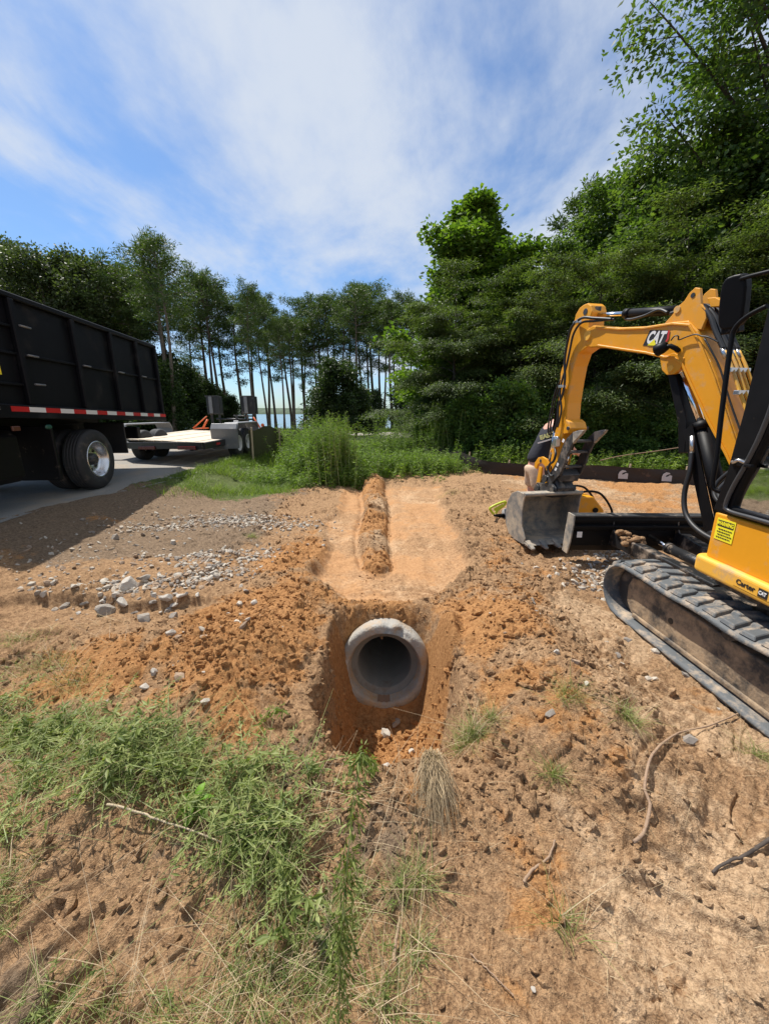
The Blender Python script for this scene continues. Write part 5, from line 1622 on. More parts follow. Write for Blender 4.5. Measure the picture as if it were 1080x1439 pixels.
# --- stick cylinder
b = MB(); b.cyl(BP(0.655, 2.27, -0.10), BP(1.245, 2.375, -0.10), 0.036, 22); b.cyl(BP(1.20, 2.367, -0.10), BP(1.26, 2.378, -0.10), 0.042, 22)
b.cyl(BP(0.645, 2.265, -0.06), BP(0.645, 2.265, -0.14), 0.035, 18)
b.build('stick_cylinder', M['black'], exc)
b = MB(); b.cyl(BP(1.25, 2.376, -0.10), BP(1.66, 2.455, -0.10), 0.019, 18); b.build('stick_rod', M['chrome'], exc)
b = MB(); b.cyl(BP(1.64, 2.452, -0.03), BP(1.64, 2.452, -0.16), 0.030, 16); b.box(BP(1.63, 2.50, -0.09), (0.06, 0.05, 0.04)); b.build('rod_eye', M['dark_steel'], exc, bevel=0.004)
hose('cylinder_hose', [BP(1.24, 2.33, -0.09), BP(1.15, 2.305, -0.07), BP(1.0, 2.30, -0.06), BP(0.86, 2.315, -0.06), BP(0.76, 2.27, -0.05)], 0.012, M['hose'], exc, 30)

# --- stick
stick_prof = [(1.74, 2.565), (1.80, 2.55), (1.85, 2.50), (1.875, 2.40), (1.93, 2.28), (1.965, 2.07), (1.995, 1.885), (1.985, 1.60), (1.98, 1.34), (2.01, 0.95), (2.02, 0.84), (1.99, 0.78), (1.93, 0.78), (1.885, 0.86),
              (1.865, 1.02), (1.845, 1.22), (1.80, 1.33), (1.80, 1.42), (1.815, 1.60), (1.805, 1.80), (1.785, 1.98), (1.74, 2.10), (1.60, 2.15), (1.55, 2.20), (1.56, 2.27), (1.62, 2.33), (1.62, 2.42), (1.60, 2.47), (1.63, 2.53), (1.68, 2.565)]
b = MB(); b.prism(stick_prof, BF, -0.185, -0.015)
stick = b.build('stick', M['yellow'], exc, bevel=0.009, seg=2)
b = MB(); b.cyl(BP(1.61, 2.25, 0.006), BP(1.61, 2.25, -0.20), 0.045, 22); b.build('boom_tip_pin', M['yellow_trim'], stick)
b = MB(); b.cyl(BP(1.70, 2.49, -0.010), BP(1.70, 2.49, -0.19), 0.03, 18); b.build('pin', M['dark_steel'], stick)
b = MB(); b.prism([(1.98, 2.02), (2.03, 2.0), (2.05, 1.93), (2.04, 1.86), (1.98, 1.84)], BF, -0.05, -0.15); b.build('cylinder_mount', M['yellow'], stick, bevel=0.005)
# flared lower lug of the stick
b = MB(); b.prism([(1.80, 1.43), (1.74, 1.40), (1.70, 1.335), (1.73, 1.28), (1.80, 1.27), (1.86, 1.30)], BF, -0.21, -0.002); b.build('thumb_mount', M['yellow'], stick, bevel=0.008)
b = MB(); b.cyl(BP(1.735, 1.335, 0.01), BP(1.735, 1.335, -0.24), 0.020, 14); b.build('pin', M['dark_steel'], stick)
# hoses on the near face
hose('stick_hose', [BP(1.30, 2.335, 0.0), BP(1.50, 2.385, 0.03), BP(1.66, 2.42, 0.045), BP(1.80, 2.37, 0.045), BP(1.87, 2.24, 0.03), BP(1.90, 2.05, 0.02), BP(1.86, 1.86, 0.02), BP(1.87, 1.70, 0.02), BP(1.92, 1.58, 0.02), BP(1.91, 1.42, 0.02), BP(1.94, 1.30, 0.025)], 0.013, M['hose'], stick, 70)
hose('stick_hose', [BP(1.28, 2.33, -0.01), BP(1.50, 2.36, 0.018), BP(1.68, 2.38, 0.03), BP(1.79, 2.30, 0.025), BP(1.83, 2.15, 0.02), BP(1.86, 1.98, 0.02), BP(1.90, 1.84, 0.025), BP(1.91, 1.70, 0.025), BP(1.86, 1.52, 0.02), BP(1.89, 1.34, 0.025)], 0.011, M['hose'], stick, 70)
for c_ in (BP(1.895, 1.78, 0.02), BP(1.75, 2.40, 0.03)):
    b = MB(); b.box(c_, (0.05, 0.09, 0.03)); b.build('hose_clamp', M['fitting'], stick, bevel=0.004)
b = MB(); b.box(BP(1.90, 1.17, 0.012), (0.05, 0.10, 0.09)); b.cyl(BP(1.92, 1.24, 0.02), BP(1.92, 1.10, 0.02), 0.022, 10); b.cyl(BP(1.875, 1.24, 0.02), BP(1.875, 1.12, 0.02), 0.018, 10); b.build('quick_coupler_valve', M['fitting'], stick, bevel=0.006)
hose('thumb_hose', [BP(1.90, 1.10, 0.02), BP(1.84, 1.04, 0.045), BP(1.86, 0.96, 0.05), BP(1.92, 0.92, 0.05), BP(1.94, 0.85, 0.05), BP(1.88, 0.79, 0.05), BP(1.84, 0.80, 0.04)], 0.014, M['hose'], stick, 40)
# bucket cylinder on the outer side
b = MB(); b.cyl(BP(2.035, 1.93, -0.10), BP(2.10, 1.30, -0.10), 0.038, 20); b.cyl(BP(2.03, 1.95, -0.06), BP(2.03, 1.95, -0.14), 0.04, 16); b.build('bucket_cylinder', M['black'], exc)
b = MB(); b.cyl(BP(2.10, 1.31, -0.10), BP(2.145, 0.93, -0.10), 0.020, 16); b.build('bucket_rod', M['chrome'], exc)
for dw in (-0.05, -0.02):
    hose('cylinder_hose', [BP(1.99, 1.86, dw), BP(2.07, 1.72, dw), BP(2.11, 1.5, dw), BP(2.13, 1.32, dw), BP(2.12, 1.24, dw - 0.02)], 0.010, M['hose'], exc, 30)
# bucket linkage: curved yellow arc and link
arc = [(2.27, 0.84), (2.26, 0.90), (2.20, 0.965), (2.12, 0.985), (2.03, 0.965), (1.97, 0.90), (1.965, 0.84), (2.01, 0.83), (2.05, 0.88), (2.12, 0.91), (2.19, 0.885), (2.22, 0.82)]
for wv in (0.0, -0.19):
    b = MB(); b.prism(arc, BF, wv, wv + 0.028); b.build('link_plate', M['yellow'], exc, bevel=0.005)
    b = MB(); b.prism([(2.17, 0.86), (2.20, 0.60), (2.16, 0.56), (2.12, 0.60), (2.11, 0.86)], BF, wv, wv + 0.024); b.build('link_bar', M['yellow'], exc, bevel=0.005)
b = MB(); b.cyl(BP(2.14, 0.93, 0.03), BP(2.14, 0.93, -0.2), 0.022, 14); b.cyl(BP(1.99, 0.87, 0.035), BP(1.99, 0.87, -0.21), 0.022, 14); b.build('link_pin', M['dark_steel'], exc)
# quick coupler
b = MB(); b.prism([(1.82, 0.73), (1.87, 0.80), (1.97, 0.82), (2.05, 0.76), (2.17, 0.66), (2.20, 0.56), (2.14, 0.50), (1.90, 0.52), (1.80, 0.58), (1.77, 0.66)], BF, -0.20, 0.01)
coup = b.build('quick_coupler', M['dark_steel'], exc, bevel=0.015)
for s_, z_ in ((1.83, 0.64), (2.13, 0.60), (1.99, 0.74)):
    b = MB(); b.cyl(BP(s_, z_, 0.055), BP(s_, z_, -0.245), 0.030, 16); b.cyl(BP(s_, z_, 0.058), BP(s_, z_, 0.04), 0.042, 18)
    b.build('coupler_pin', M['dark_steel'], coup)
b = MB(); b.prism([(1.86, 0.62), (1.86, 0.68), (1.97, 0.73), (2.02, 0.68), (1.97, 0.62)], BF, 0.012, 0.02); b.build('yellow_cheek', M['yellow'], coup, bevel=0.003)
b = MB(); b.prism([(1.95, 0.60), (1.95, 0.75), (2.02, 0.75), (2.04, 0.60)], BF, -0.23, -0.205); b.build('yellow_cheek', M['yellow'], coup, bevel=0.003)
# thumb: two toothed side plates with crossbars, folded toward the machine
tp_ = [(1.98, 0.72), (1.93, 0.80), (1.86, 0.90), (1.80, 0.985), (1.775, 1.06), (1.74, 1.15), (1.69, 1.23), (1.60, 1.30), (1.50, 1.325), (1.49, 1.30), (1.54, 1.25), (1.60, 1.16), (1.63, 1.09), (1.66, 1.04), (1.67, 0.97), (1.70, 0.90), (1.74, 0.82), (1.81, 0.76), (1.88, 0.69), (1.93, 0.68)]
for wv in (0.012, -0.245):
    b = MB(); b.prism([(p - 0.0, q) for p, q in tp_], BF, wv, wv + 0.026)
    tb = b.build('thumb', M['dark_steel'], exc, bevel=0.005)
    tb['label'] = 'toothed steel thumb plate'
    b = MB(); b.prism([(1.60, 1.30), (1.50, 1.325), (1.43, 1.33), (1.46, 1.29), (1.52, 1.24), (1.58, 1.18)], BF, wv - 0.004, wv + 0.030); b.build('thumb_tooth', M['steel'], tb, bevel=0.006)
for s_, z_ in ((1.62, 1.20), (1.67, 1.08), (1.74, 0.91)):
    b = MB(); b.prism([(s_ - 0.02, z_ - 0.012), (s_ - 0.02, z_ + 0.012), (s_ + 0.03, z_ + 0.02), (s_ + 0.03, z_ - 0.004)], BF, -0.22, 0.013); b.build('thumb_crossbar', M['dark_steel'], exc, bevel=0.004)
b = MB(); b.prism([(1.80, 0.76), (1.86, 0.86), (1.78, 0.88), (1.72, 0.82), (1.74, 0.74)], BF, -0.21, 0.01); b.build('thumb_base', M['dark_steel'], exc, bevel=0.008)
for s_, z_ in ((1.745, 1.20), (1.80, 0.93), (1.825, 0.875)):
    b = MB(); b.prism([(s_ - 0.012, z_ - 0.022), (s_ - 0.03, z_ + 0.01), (s_ + 0.002, z_ + 0.025), (s_ + 0.02, z_ - 0.01)], BF, 0.0385, 0.040); b.build('white_sticker', M['white'], exc)
b = MB(); b.cyl(BP(1.735, 1.335, -0.10), BP(1.80, 1.05, -0.10), 0.028, 16); b.build('thumb_cylinder', M['black'], exc)
b = MB(); b.cyl(BP(1.80, 1.06, -0.10), BP(1.85, 0.86, -0.10), 0.015, 12); b.build('thumb_rod', M['chrome'], exc)

# --- bucket (opens toward the machine)
bw0, bw1 = 0.42, -0.325
outer_p = [(1.80, 0.585), (1.87, 0.60), (1.95, 0.60), (2.06, 0.55), (2.14, 0.44), (2.165, 0.30), (2.14, 0.16), (2.06, 0.07), (1.93, 0.035), (1.72, 0.04)]
th_ = 0.018
def inset(pts, d):
    P = np.array(pts, float); T_ = np.gradient(P, axis=0); T_ /= np.linalg.norm(T_, axis=1)[:, None]
    return [tuple(q) for q in (P + np.stack([T_[:, 1], -T_[:, 0]], 1) * d)]
inn = inset(outer_p, th_)
b = MB(); b.prism(outer_p + inn[::-1], BF, bw1 + 0.018, bw0 - 0.018)
bucket = b.build('bucket', M['steel'], exc, bevel=0.003, seg=1)
bucket['label'] = 'scratched steel digging bucket'
side_p = [(1.775, 0.60), (1.87, 0.61), (1.95, 0.61), (2.07, 0.56), (2.15, 0.445), (2.177, 0.30), (2.15, 0.155), (2.065, 0.06), (1.93, 0.025), (1.72, 0.025), (1.70, 0.10), (1.78, 0.22), (1.81, 0.38), (1.80, 0.52)]
for wv in (bw0 - 0.016, bw1):
    b = MB(); b.prism(side_p, BF, wv, wv + 0.016); b.build('side_plate', M['steel'], bucket, bevel=0.003, seg=1)
# top lip roll and cutting edge
b = MB(); b.tube([BP(1.79, 0.595, bw0), BP(1.79, 0.595, bw1)], 0.022, 12); b.build('top_lip', M['steel'], bucket)
b = MB(); b.prism([(1.74, 0.036), (1.74, 0.058), (1.66, 0.050), (1.63, 0.036)], BF, bw1 + 0.0, bw0 - 0.0); b.build('cutting_edge', M['steel'], bucket, bevel=0.003)
for k in range(5):
    wc = bw0 - 0.035 - k * (bw0 - bw1 - 0.07) / 4
    b = MB(); b.hexa([BP(1.70, 0.020, wc - 0.032), BP(1.70, 0.020, wc + 0.032), BP(1.70, 0.082, wc + 0.032), BP(1.70, 0.082, wc - 0.032), BP(1.56, 0.008, wc - 0.020), BP(1.56, 0.008, wc + 0.020), BP(1.56, 0.028, wc + 0.020), BP(1.56, 0.028, wc - 0.020)])
    b.build('bucket_tooth', M['steel'], bucket, bevel=0.004)
for wv in (-0.22, 0.02):
    b = MB(); b.prism([(1.78, 0.59), (1.78, 0.66), (1.84, 0.70), (2.16, 0.66), (2.22, 0.56), (2.16, 0.54)], BF, wv, wv + 0.02); b.build('bucket_ear', M['dark_steel'], bucket, bevel=0.006)

# --- boom swing post and lift cylinder
b = MB()
b.prism([(-0.52, 0.62), (-0.52, 0.98), (-0.40, 1.0), (-0.30, 0.92), (-0.18, 0.80), (0.0, 0.72), (0.06, 0.64), (0.0, 0.58), (-0.30, 0.56)], BF, -0.23, 0.03)
b.build('swing_post', M['black'], exc, bevel=0.015)
b = MB(); b.cyl(BP(-0.35, 0.86, 0.05), BP(-0.35, 0.86, -0.25), 0.035, 16); b.build('pin', M['dark_steel'], exc)
b = MB(); b.cyl(BP(0.0, 0.66, 0.05), BP(0.0, 0.66, -0.25), 0.03, 16); b.build('pin', M['dark_steel'], exc)
b = MB(); b.cyl(BP(0.60, 1.835, -0.10), BP(0.335, 1.40, -0.10), 0.027, 20); b.cyl(BP(0.60, 1.835, -0.06), BP(0.60, 1.835, -0.14), 0.045, 18)
b.build('lift_rod', M['chrome'], exc)
b = MB(); b.cyl(BP(0.345, 1.42, -0.10), BP(0.0, 0.67, -0.10), 0.052, 24); b.cyl(BP(0.35, 1.43, -0.10), BP(0.325, 1.375, -0.10), 0.058, 24)
b.build('lift_cylinder', M['black'], exc)
# cylinder guard: a thin black plate over the rod
b = MB(); b.prism([(0.67, 1.80), (0.60, 1.80), (0.43, 1.43), (0.40, 1.20), (0.45, 1.19), (0.50, 1.42)], BF, -0.145, -0.055); b.build('rod_guard', M['black'], exc, bevel=0.004)
b = MB(); b.prism([(0.42, 1.36), (0.36, 1.42), (0.02, 0.66), (0.10, 0.64)], BF, -0.04, -0.028); b.build('guard_plate', M['black'], exc, bevel=0.003)
b = MB(); b.cyl(BP(0.34, 1.33, -0.03), BP(0.31, 1.20, -0.025), 0.017, 12); b.build('fitting', M['fitting'], exc)
hose('lift_hose', [BP(0.31, 1.21, -0.02), BP(0.28, 1.08, 0.0), BP(0.27, 0.90, 0.02), BP(0.20, 0.76, 0.05), BP(0.05, 0.68, 0.09), BP(-0.15, 0.66, 0.12), BP(-0.30, 0.72, 0.10)], 0.018, M['hose'], exc, 60)
hose('post_hose', [BP(-0.05, 1.10, 0.01), BP(0.0, 0.98, 0.06), BP(-0.10, 0.90, 0.09), BP(-0.25, 0.92, 0.06)], 0.016, M['hose'], exc, 30)
hose('post_hose', [BP(-0.04, 1.16, 0.0), BP(0.04, 1.02, 0.04), BP(-0.02, 0.92, 0.08), BP(-0.2, 0.88, 0.08)], 0.014, M['hose'], exc, 30)
# ------------------------------------------------------------------ the concrete pipe
M['concrete'] = base_mat('damp_grey_concrete', (0.33, 0.31, 0.275), 0.85, var=0.42, scale=7, dirt=(0.40, 0.27, 0.15), dirt_amt=0.33, dirt_scale=5.5, bump=0.8, bump_scale=60)
M['bore'] = base_mat('shade_dark_pipe_bore', (0.17, 0.175, 0.165), 0.6, var=0.3, scale=4, dirt=(0.13, 0.09, 0.05), dirt_amt=0.08, bump=0.3, bump_scale=30)  # darker than the rim: shade inside the pipe is put into this colour
#M['concrete_in'] = base_mat('smooth_pipe_bore', (0.25, 0.25, 0.235), 0.7, var=0.2, scale=3, dirt=(0.20, 0.15, 0.10), dirt_amt=0.05, bump=0.25, bump_scale=30)
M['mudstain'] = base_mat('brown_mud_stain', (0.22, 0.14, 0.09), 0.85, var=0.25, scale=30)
po = PIPE_C; pax = Vector(PIPE_AX)
pipe = thing('concrete_pipe', 'grey concrete drain pipe with bell mouth opening into the trench', 'pipe', tuple(po))
RO, RI = 0.340, 0.204
K = 96


def pipe_lathe(prof, jitter=0.0, seed=1, k=K):
    u = pax.orthogonal().normalized(); v = pax.cross(u)
    m = len(prof)
    vs = np.zeros((m * k, 3)); A = np.arange(k) * 2 * PI / k
    U = np.array(u); Vv = np.array(v); AX = np.array(pax)
    ang = None
    for i, (t, r) in enumerate(prof):
        p = po + AX * t + (np.cos(A)[:, None] * U + np.sin(A)[:, None] * Vv) * r
        vs[i * k:(i + 1) * k] = p
    return vs, A, U, Vv


prof = [(4.0, RI), (0.115, RI), (0.105, RI + 0.006), (0.098, RI + 0.040), (0.085, RI + 0.046), (0.02, RI + 0.060), (0.006, RI + 0.066), (0.0, RI + 0.074), (0.0, RI + 0.10), (0.002, RO - 0.022), (0.009, RO - 0.008), (0.024, RO), (0.06, RO + 0.001), (0.10, RO + 0.001), (0.14, RO), (0.2, RO - 0.004), (0.30, RO - 0.006), (1.6, RO - 0.04), (4.0, RO - 0.04)]
vs, A, U_, V_ = pipe_lathe(prof)
k = K; m = len(prof)
# broken chips at the crown of the rim
world = vs
for i, (t, r) in enumerate(prof):
    P = world[i * k:(i + 1) * k]
    ang = np.arctan2(P[:, 0] - po[0], P[:, 2] - (po[2] + pax.z * t))
    chip = np.exp(-((ang - 0.42) / 0.30) ** 2) * (0.6 + 0.8 * vnoise(ang * 9, ang * 0 + i * 0.35, 5))
    chip2 = 0.35 * np.exp(-((ang - 0.05) / 0.10) ** 2)
    if t < 0.2 and r > RI + 0.07:
        front = max(0.0, 1 - t / 0.17)
        dr = -(0.034 * np.clip(chip + chip2, 0, 1)) * front * (1 if r > RI + 0.12 else 0.3)
        rel = P - (po + np.array(pax) * t); rl_ = np.linalg.norm(rel, axis=1, keepdims=True)
        P += rel / rl_ * dr[:, None] + np.array(pax) * (0.055 * np.clip(chip + chip2, 0, 1) * front)[:, None]
    P += (fbm(ang * 5, np.full(k, t * 8 + i * 0.3), 3, 61) * 0.006)[:, None] * unit(P - (po + np.array(pax) * t))
F = [(i * k + j, i * k + (j + 1) % k, (i + 1) * k + (j + 1) % k, (i + 1) * k + j) for i in range(m - 1) for j in range(k)]
b = MB(); b.add(world, F[4 * k:], True)
b.build('barrel', M['concrete'], pipe)
b = MB(); b.add(world, F[:4 * k], True)
b.build('bore', M['bore'], pipe)
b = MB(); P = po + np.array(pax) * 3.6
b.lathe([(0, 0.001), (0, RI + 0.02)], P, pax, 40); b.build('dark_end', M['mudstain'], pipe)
# mud smear low in the bell and a thin dried run inside
b = MB(); vv = []
for i in range(9):
    for j in range(5):
        a_ = PI + 0.02 + (i - 4) * 0.045; t_ = 0.012 + 0.016 * j
        r_ = RI + 0.063 - 0.0045 * j - 0.002
        c = po + np.array(pax) * (t_ + 0.006 * math.sin(i * 2.1)) + np.array([math.sin(a_), 0, 0]) * r_ + np.array([0, pax.z * -1, pax.y]) * math.cos(a_) * r_
        vv.append(c)
b.add(vv, [(i * 5 + j, (i + 1) * 5 + j, (i + 1) * 5 + j + 1, i * 5 + j + 1) for i in range(8) for j in range(4)], True)
b.build('mud_smear', M['mudstain'], pipe)

# ------------------------------------------------------------------ rocks
M['stone'] = base_mat('pale_crushed_stone', (0.50, 0.46, 0.40), 0.85, var=0.35, scale=9, dirt=(0.40, 0.26, 0.15), dirt_amt=0.22, dirt_scale=9, bump=0.5, bump_scale=50)
M['stone_dark'] = base_mat('grey_crushed_stone', (0.30, 0.275, 0.24), 0.85, var=0.35, scale=9, dirt=(0.38, 0.25, 0.15), dirt_amt=0.25, dirt_scale=9, bump=0.5, bump_scale=50)


def ico(sub):
    bm = bmesh.new(); bmesh.ops.create_icosphere(bm, subdivisions=sub, radius=1.0)
    V = np.array([v.co[:] for v in bm.verts]); F = np.array([[v.index for v in f.verts] for f in bm.faces]); bm.free()
    return V, F


ICO1 = ico(1); ICO2 = ico(2); ICO3 = ico(3)


def rock_shape(seed, base=ICO2, rough=0.22, cuts=16, ax=(1, 0.8, 0.6)):
    rng = np.random.default_rng(seed)
    V = base[0].copy()
    for _ in range(cuts):
        n_ = unit(rng.normal(size=3)); d_ = rng.uniform(0.42, 0.80)
        over = V @ n_ - d_
        V -= np.outer(np.clip(over, 0, None), n_) * 1.0
    V *= 1 + rough * 0.3 * rng.normal(size=(len(V), 1)) * 0.3
    V /= np.abs(V).max(0)
    return V * np.array(ax)


ROCKS = [np_mesh('stone', rock_shape(s_, ICO3, ax=(1, 0.6 + 0.35 * ((s_ * 7) % 5) / 4, 0.45 + 0.3 * ((s_ * 3) % 4) / 3)), ICO3[1], False, [M['stone'] if s_ % 3 else M['stone_dark']]) for s_ in range(8)]


def place_rock(px, py, size, seed, label, group=None, z=None, lift=0.25):
    # positions worked out from the ground plane
    p = math.radians(14.5); u = (px - 540) / 540; v = (719.5 - py) / 540
    Yr = math.cos(p) + v * math.sin(p); Zr = v * math.cos(p) - math.sin(p)
    t = 1.45 / -Zr
    for _ in range(12):
        h = gz(u * t, Yr * t); t = t * 0.5 + 0.5 * (h - 1.5) / Zr
    x, y = u * t, Yr * t
    o = link_mesh('rock', ROCKS[seed % 8])
    o.location = (x, y, gz(x, y) + size * lift * 0.5)
    o.scale = (size / 2, size / 2, size / 2)
    rr_ = random.Random(seed * 13 + int(px))
    o.rotation_euler = (rr_.uniform(-0.5, 0.5), rr_.uniform(-0.5, 0.5), rr_.uniform(0, 6.3))
    tag(o, label, 'rock', group)
    return o


place_rock(541, 1036, 0.105, 1, 'pale angular rock lying in the trench just below the pipe mouth')
place_rock(556, 1018, 0.085, 3, 'brown-grey rock tucked against the underside of the pipe')
place_rock(545, 1072, 0.07, 4, 'small whitish rock at the foot of the trench slope')
place_rock(577, 1052, 0.05, 2, 'flat dark chip of stone beside the pale rock in the trench')
place_rock(183, 826, 0.17, 1, 'biggest pale rock at the head of the broken stone heap')
place_rock(150, 860, 0.16, 3, 'long grey slab of stone tilted on the edge of the cut step')
place_rock(172, 850, 0.11, 5, 'blocky pale rock just beside the tilted grey slab')
place_rock(203, 872, 0.12, 6, 'brown-stained rock below the broken stone heap')
place_rock(246, 852, 0.08, 7, 'bright white rock at the end of the broken stone heap')
place_rock(238, 892, 0.08, 2, 'white lump of rock alone on the orange spoil')
place_rock(205, 966, 0.055, 4, 'cream stone sitting on the orange spoil above the grass')
place_rock(218, 945, 0.055, 1, 'small pale stone just above the cream one on orange spoil')
place_rock(290, 990, 0.05, 2, 'cream stone near the trench lip above the weeds')
place_rock(162, 757, 0.14, 6, 'grey rock alone on the brown ground before the asphalt')
place_rock(243, 765, 0.11, 1, 'pale rock between the two patches of gravel')
place_rock(205, 814, 0.13, 0, 'round brown rock above the broken stone heap')
place_rock(358, 848, 0.06, 7, 'small pale stone at the border of the flattened clay')
place_rock(772, 1006, 0.055, 3, 'bluish grey stone on the crumbly spoil mound')
place_rock(780, 918, 0.05, 1, 'white stone on the top of the crumbly spoil mound')
place_rock(750, 1392, 0.018, 4, 'tiny white pebble in the cracked clay near the camera')
place_rock(415, 1118, 0.10, 6, 'rounded brown rock half buried in the bank beside the weeds').data = np_mesh('stone', rock_shape(77, ax=(1, 0.9, 0.8)), ICO2[1], True, [M['clod']])
ST = [(196, 842), (214, 838), (226, 846), (236, 858), (252, 846), (262, 836), (166, 838), (140, 846), (120, 852), (232, 842), (246, 836), (270, 826), (285, 815), (300, 808), (240, 868), (225, 862), (188, 862), (158, 838), (60, 838), (85, 845), (110, 862), (276, 838), (262, 822), (292, 800), (310, 795), (250, 816), (238, 822), (210, 850)]
for q, (a_, c_) in enumerate(ST):
    place_rock(a_ + (q * 7) % 5, c_, 0.045 + 0.012 * (q % 5), q, 'pale broken stone in the scattered heap on the brown step', 'broken stones scattered on the brown step')


def rock_field(name, x, y, size, rng, mats, label, base=ICO1, sink=0.2, nshape=10, flat=0.7, smooth=False):
    shapes = [rock_shape(1000 + q, base, cuts=6, ax=(1, 0.8, flat)) for q in range(nshape)]
    z = ground_h(x, y)
    Vv, Ff, mi = [], [], []
    nb = len(base[0]); n = len(x)
    sh = rng.integers(0, nshape, n)
    a = rng.uniform(0, 2 * PI, n)
    S = np.stack(shapes)[sh] * (size / 2)[:, None, None] * rng.uniform(0.75, 1.25, (n, 1, 3))
    tilt = rng.normal(0, 0.3, (n, 2))
    ca, sa = np.cos(a)[:, None], np.sin(a)[:, None]
    X_ = S[..., 0] * ca - S[..., 1] * sa; Y_ = S[..., 0] * sa + S[..., 1] * ca
    Z_ = S[..., 2] + X_ * tilt[:, :1] + Y_ * tilt[:, 1:]
    V = np.stack([X_ + x[:, None], Y_ + y[:, None], Z_ + z[:, None] + (size * (0.5 * flat - sink))[:, None] * 0.6], -1).reshape(-1, 3)
    F = (base[1][None] + (np.arange(n) * nb)[:, None, None]).reshape(-1, 3)
    mi = np.repeat(rng.integers(0, len(mats), n), len(base[1]))
    me_ = np_mesh(name, V, F, smooth, mats, mi)
    if mats[0] is M['clod']:
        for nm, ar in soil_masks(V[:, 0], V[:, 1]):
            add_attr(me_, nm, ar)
    o = link_mesh(name, me_)
    tag(o, label, name.replace('_', ' '), kind='stuff')
    return o


rgk = np.random.default_rng(4)


def fieldpts(spec, rng=rgk):
    xs, ys = [], []
    for (n, cx, cy, rx, ry, rot) in spec:
        a = rng.normal(0, 0.5, n) * rx; b_ = rng.normal(0, 0.5, n) * ry
        xs.append(cx + a * math.cos(rot) - b_ * math.sin(rot)); ys.append(cy + a * math.sin(rot) + b_ * math.cos(rot))
    return np.concatenate(xs), np.concatenate(ys)


M['grav_w'] = base_mat('light_gravel', (0.44, 0.39, 0.32), 0.9, var=0.4, scale=30, dirt=(0.36, 0.25, 0.16), dirt_amt=0.2)
M['grav_g'] = base_mat('grey_gravel', (0.24, 0.21, 0.18), 0.9, var=0.4, scale=30, dirt=(0.33, 0.23, 0.15), dirt_amt=0.25)
M['grav_b'] = base_mat('brown_gravel', (0.30, 0.21, 0.14), 0.9, var=0.4, scale=30)
x, y = fieldpts([(1000, -2.1, 5.3, 1.2, 0.42, -0.15), (250, -3.0, 4.9, 0.7, 0.3, 0.2), (450, -1.65, 3.75, 0.65, 0.3, 0.3), (380, -1.65, 3.15, 0.5, 0.22, 0.6), (160, -2.3, 2.95, 0.7, 0.2, 0.1), (220, -3.2, 3.6, 1.3, 0.8, 0), (900, 2.35, 3.35, 0.65, 0.35, 0.1), (160, 2.5, 3.9, 0.4, 0.3, 0), (200, 2.4, 2.6, 0.5, 0.5, 0), (25, 1.2, 2.0, 0.7, 0.8, 0), (30, -1.0, 2.2, 0.5, 0.7, 0)])
sz = np.exp(rgk.normal(math.log(0.032), 0.45, len(x)))
rock_field('gravel', x, y, np.clip(sz, 0.010, 0.07), rgk, [M['grav_w'], M['grav_g'], M['grav_w'], M['grav_b']], 'scattered crushed stone gravel on the clay in loose patches')
# crumbled clods
specs = [(1500, -0.85, 2.1, 0.55, 0.9, -0.25), (900, -1.5, 2.1, 0.8, 0.5, 0), (1900, 0.95, 1.95, 0.55, 1.0, 0.1), (900, 0.0, 1.85, 0.55, 0.45, 0), (700, -0.3, 1.25, 0.6, 0.3, 0), (450, 0.25, 1.15, 0.5, 0.3, 0),
         (700, -1.0, 3.4, 0.35, 1.2, 0), (800, 1.2, 3.2, 0.6, 1.0, 0), (600, 1.3, 4.6, 0.5, 1.4, 0), (700, -1.7, 5.5, 0.6, 1.6, 0), (500, 0.0, 2.75, 1.2, 0.2, 0), (500, 0.0, 2.1, 0.5, 0.3, 0), (1100, -0.15, 5.2, 0.32, 3.4, 0), (250, 0.6, 0.95, 0.8, 0.5, 0), (500, -0.6, 1.0, 0.8, 0.4, 0), (600, 1.8, 7, 1.2, 1.2, 0)]
x, y = fieldpts(specs)
tmx = tamped_mask(x, y)[0]; k_ = ((tmx < 0.4) | (mound_profile(x, y)[1] < 1.15)) & (np.abs(x) + 0 * y < 99)
k_ &= ~((np.abs(x) < 0.37) & (y > 2.38) & (y < 2.62))
x = x[k_]; y = y[k_]
sz = np.clip(np.exp(rgk.normal(math.log(0.013), 0.55, len(x))), 0.005, 0.055)
rock_field('soil_clods', x, y, sz, rgk, [M['clod']], 'loose crumbs and clods of orange clay around the trench', ICO2 if False else ICO1, sink=0.25, flat=0.8)
xb = sz > 0.026
rock_field('soil_clods', x[xb] + 0.02, y[xb] - 0.02, sz[xb] * 1.25, rgk, [M['clod']], 'bigger lumps of broken clay among the crumbs', ICO2, sink=0.35, flat=0.8)

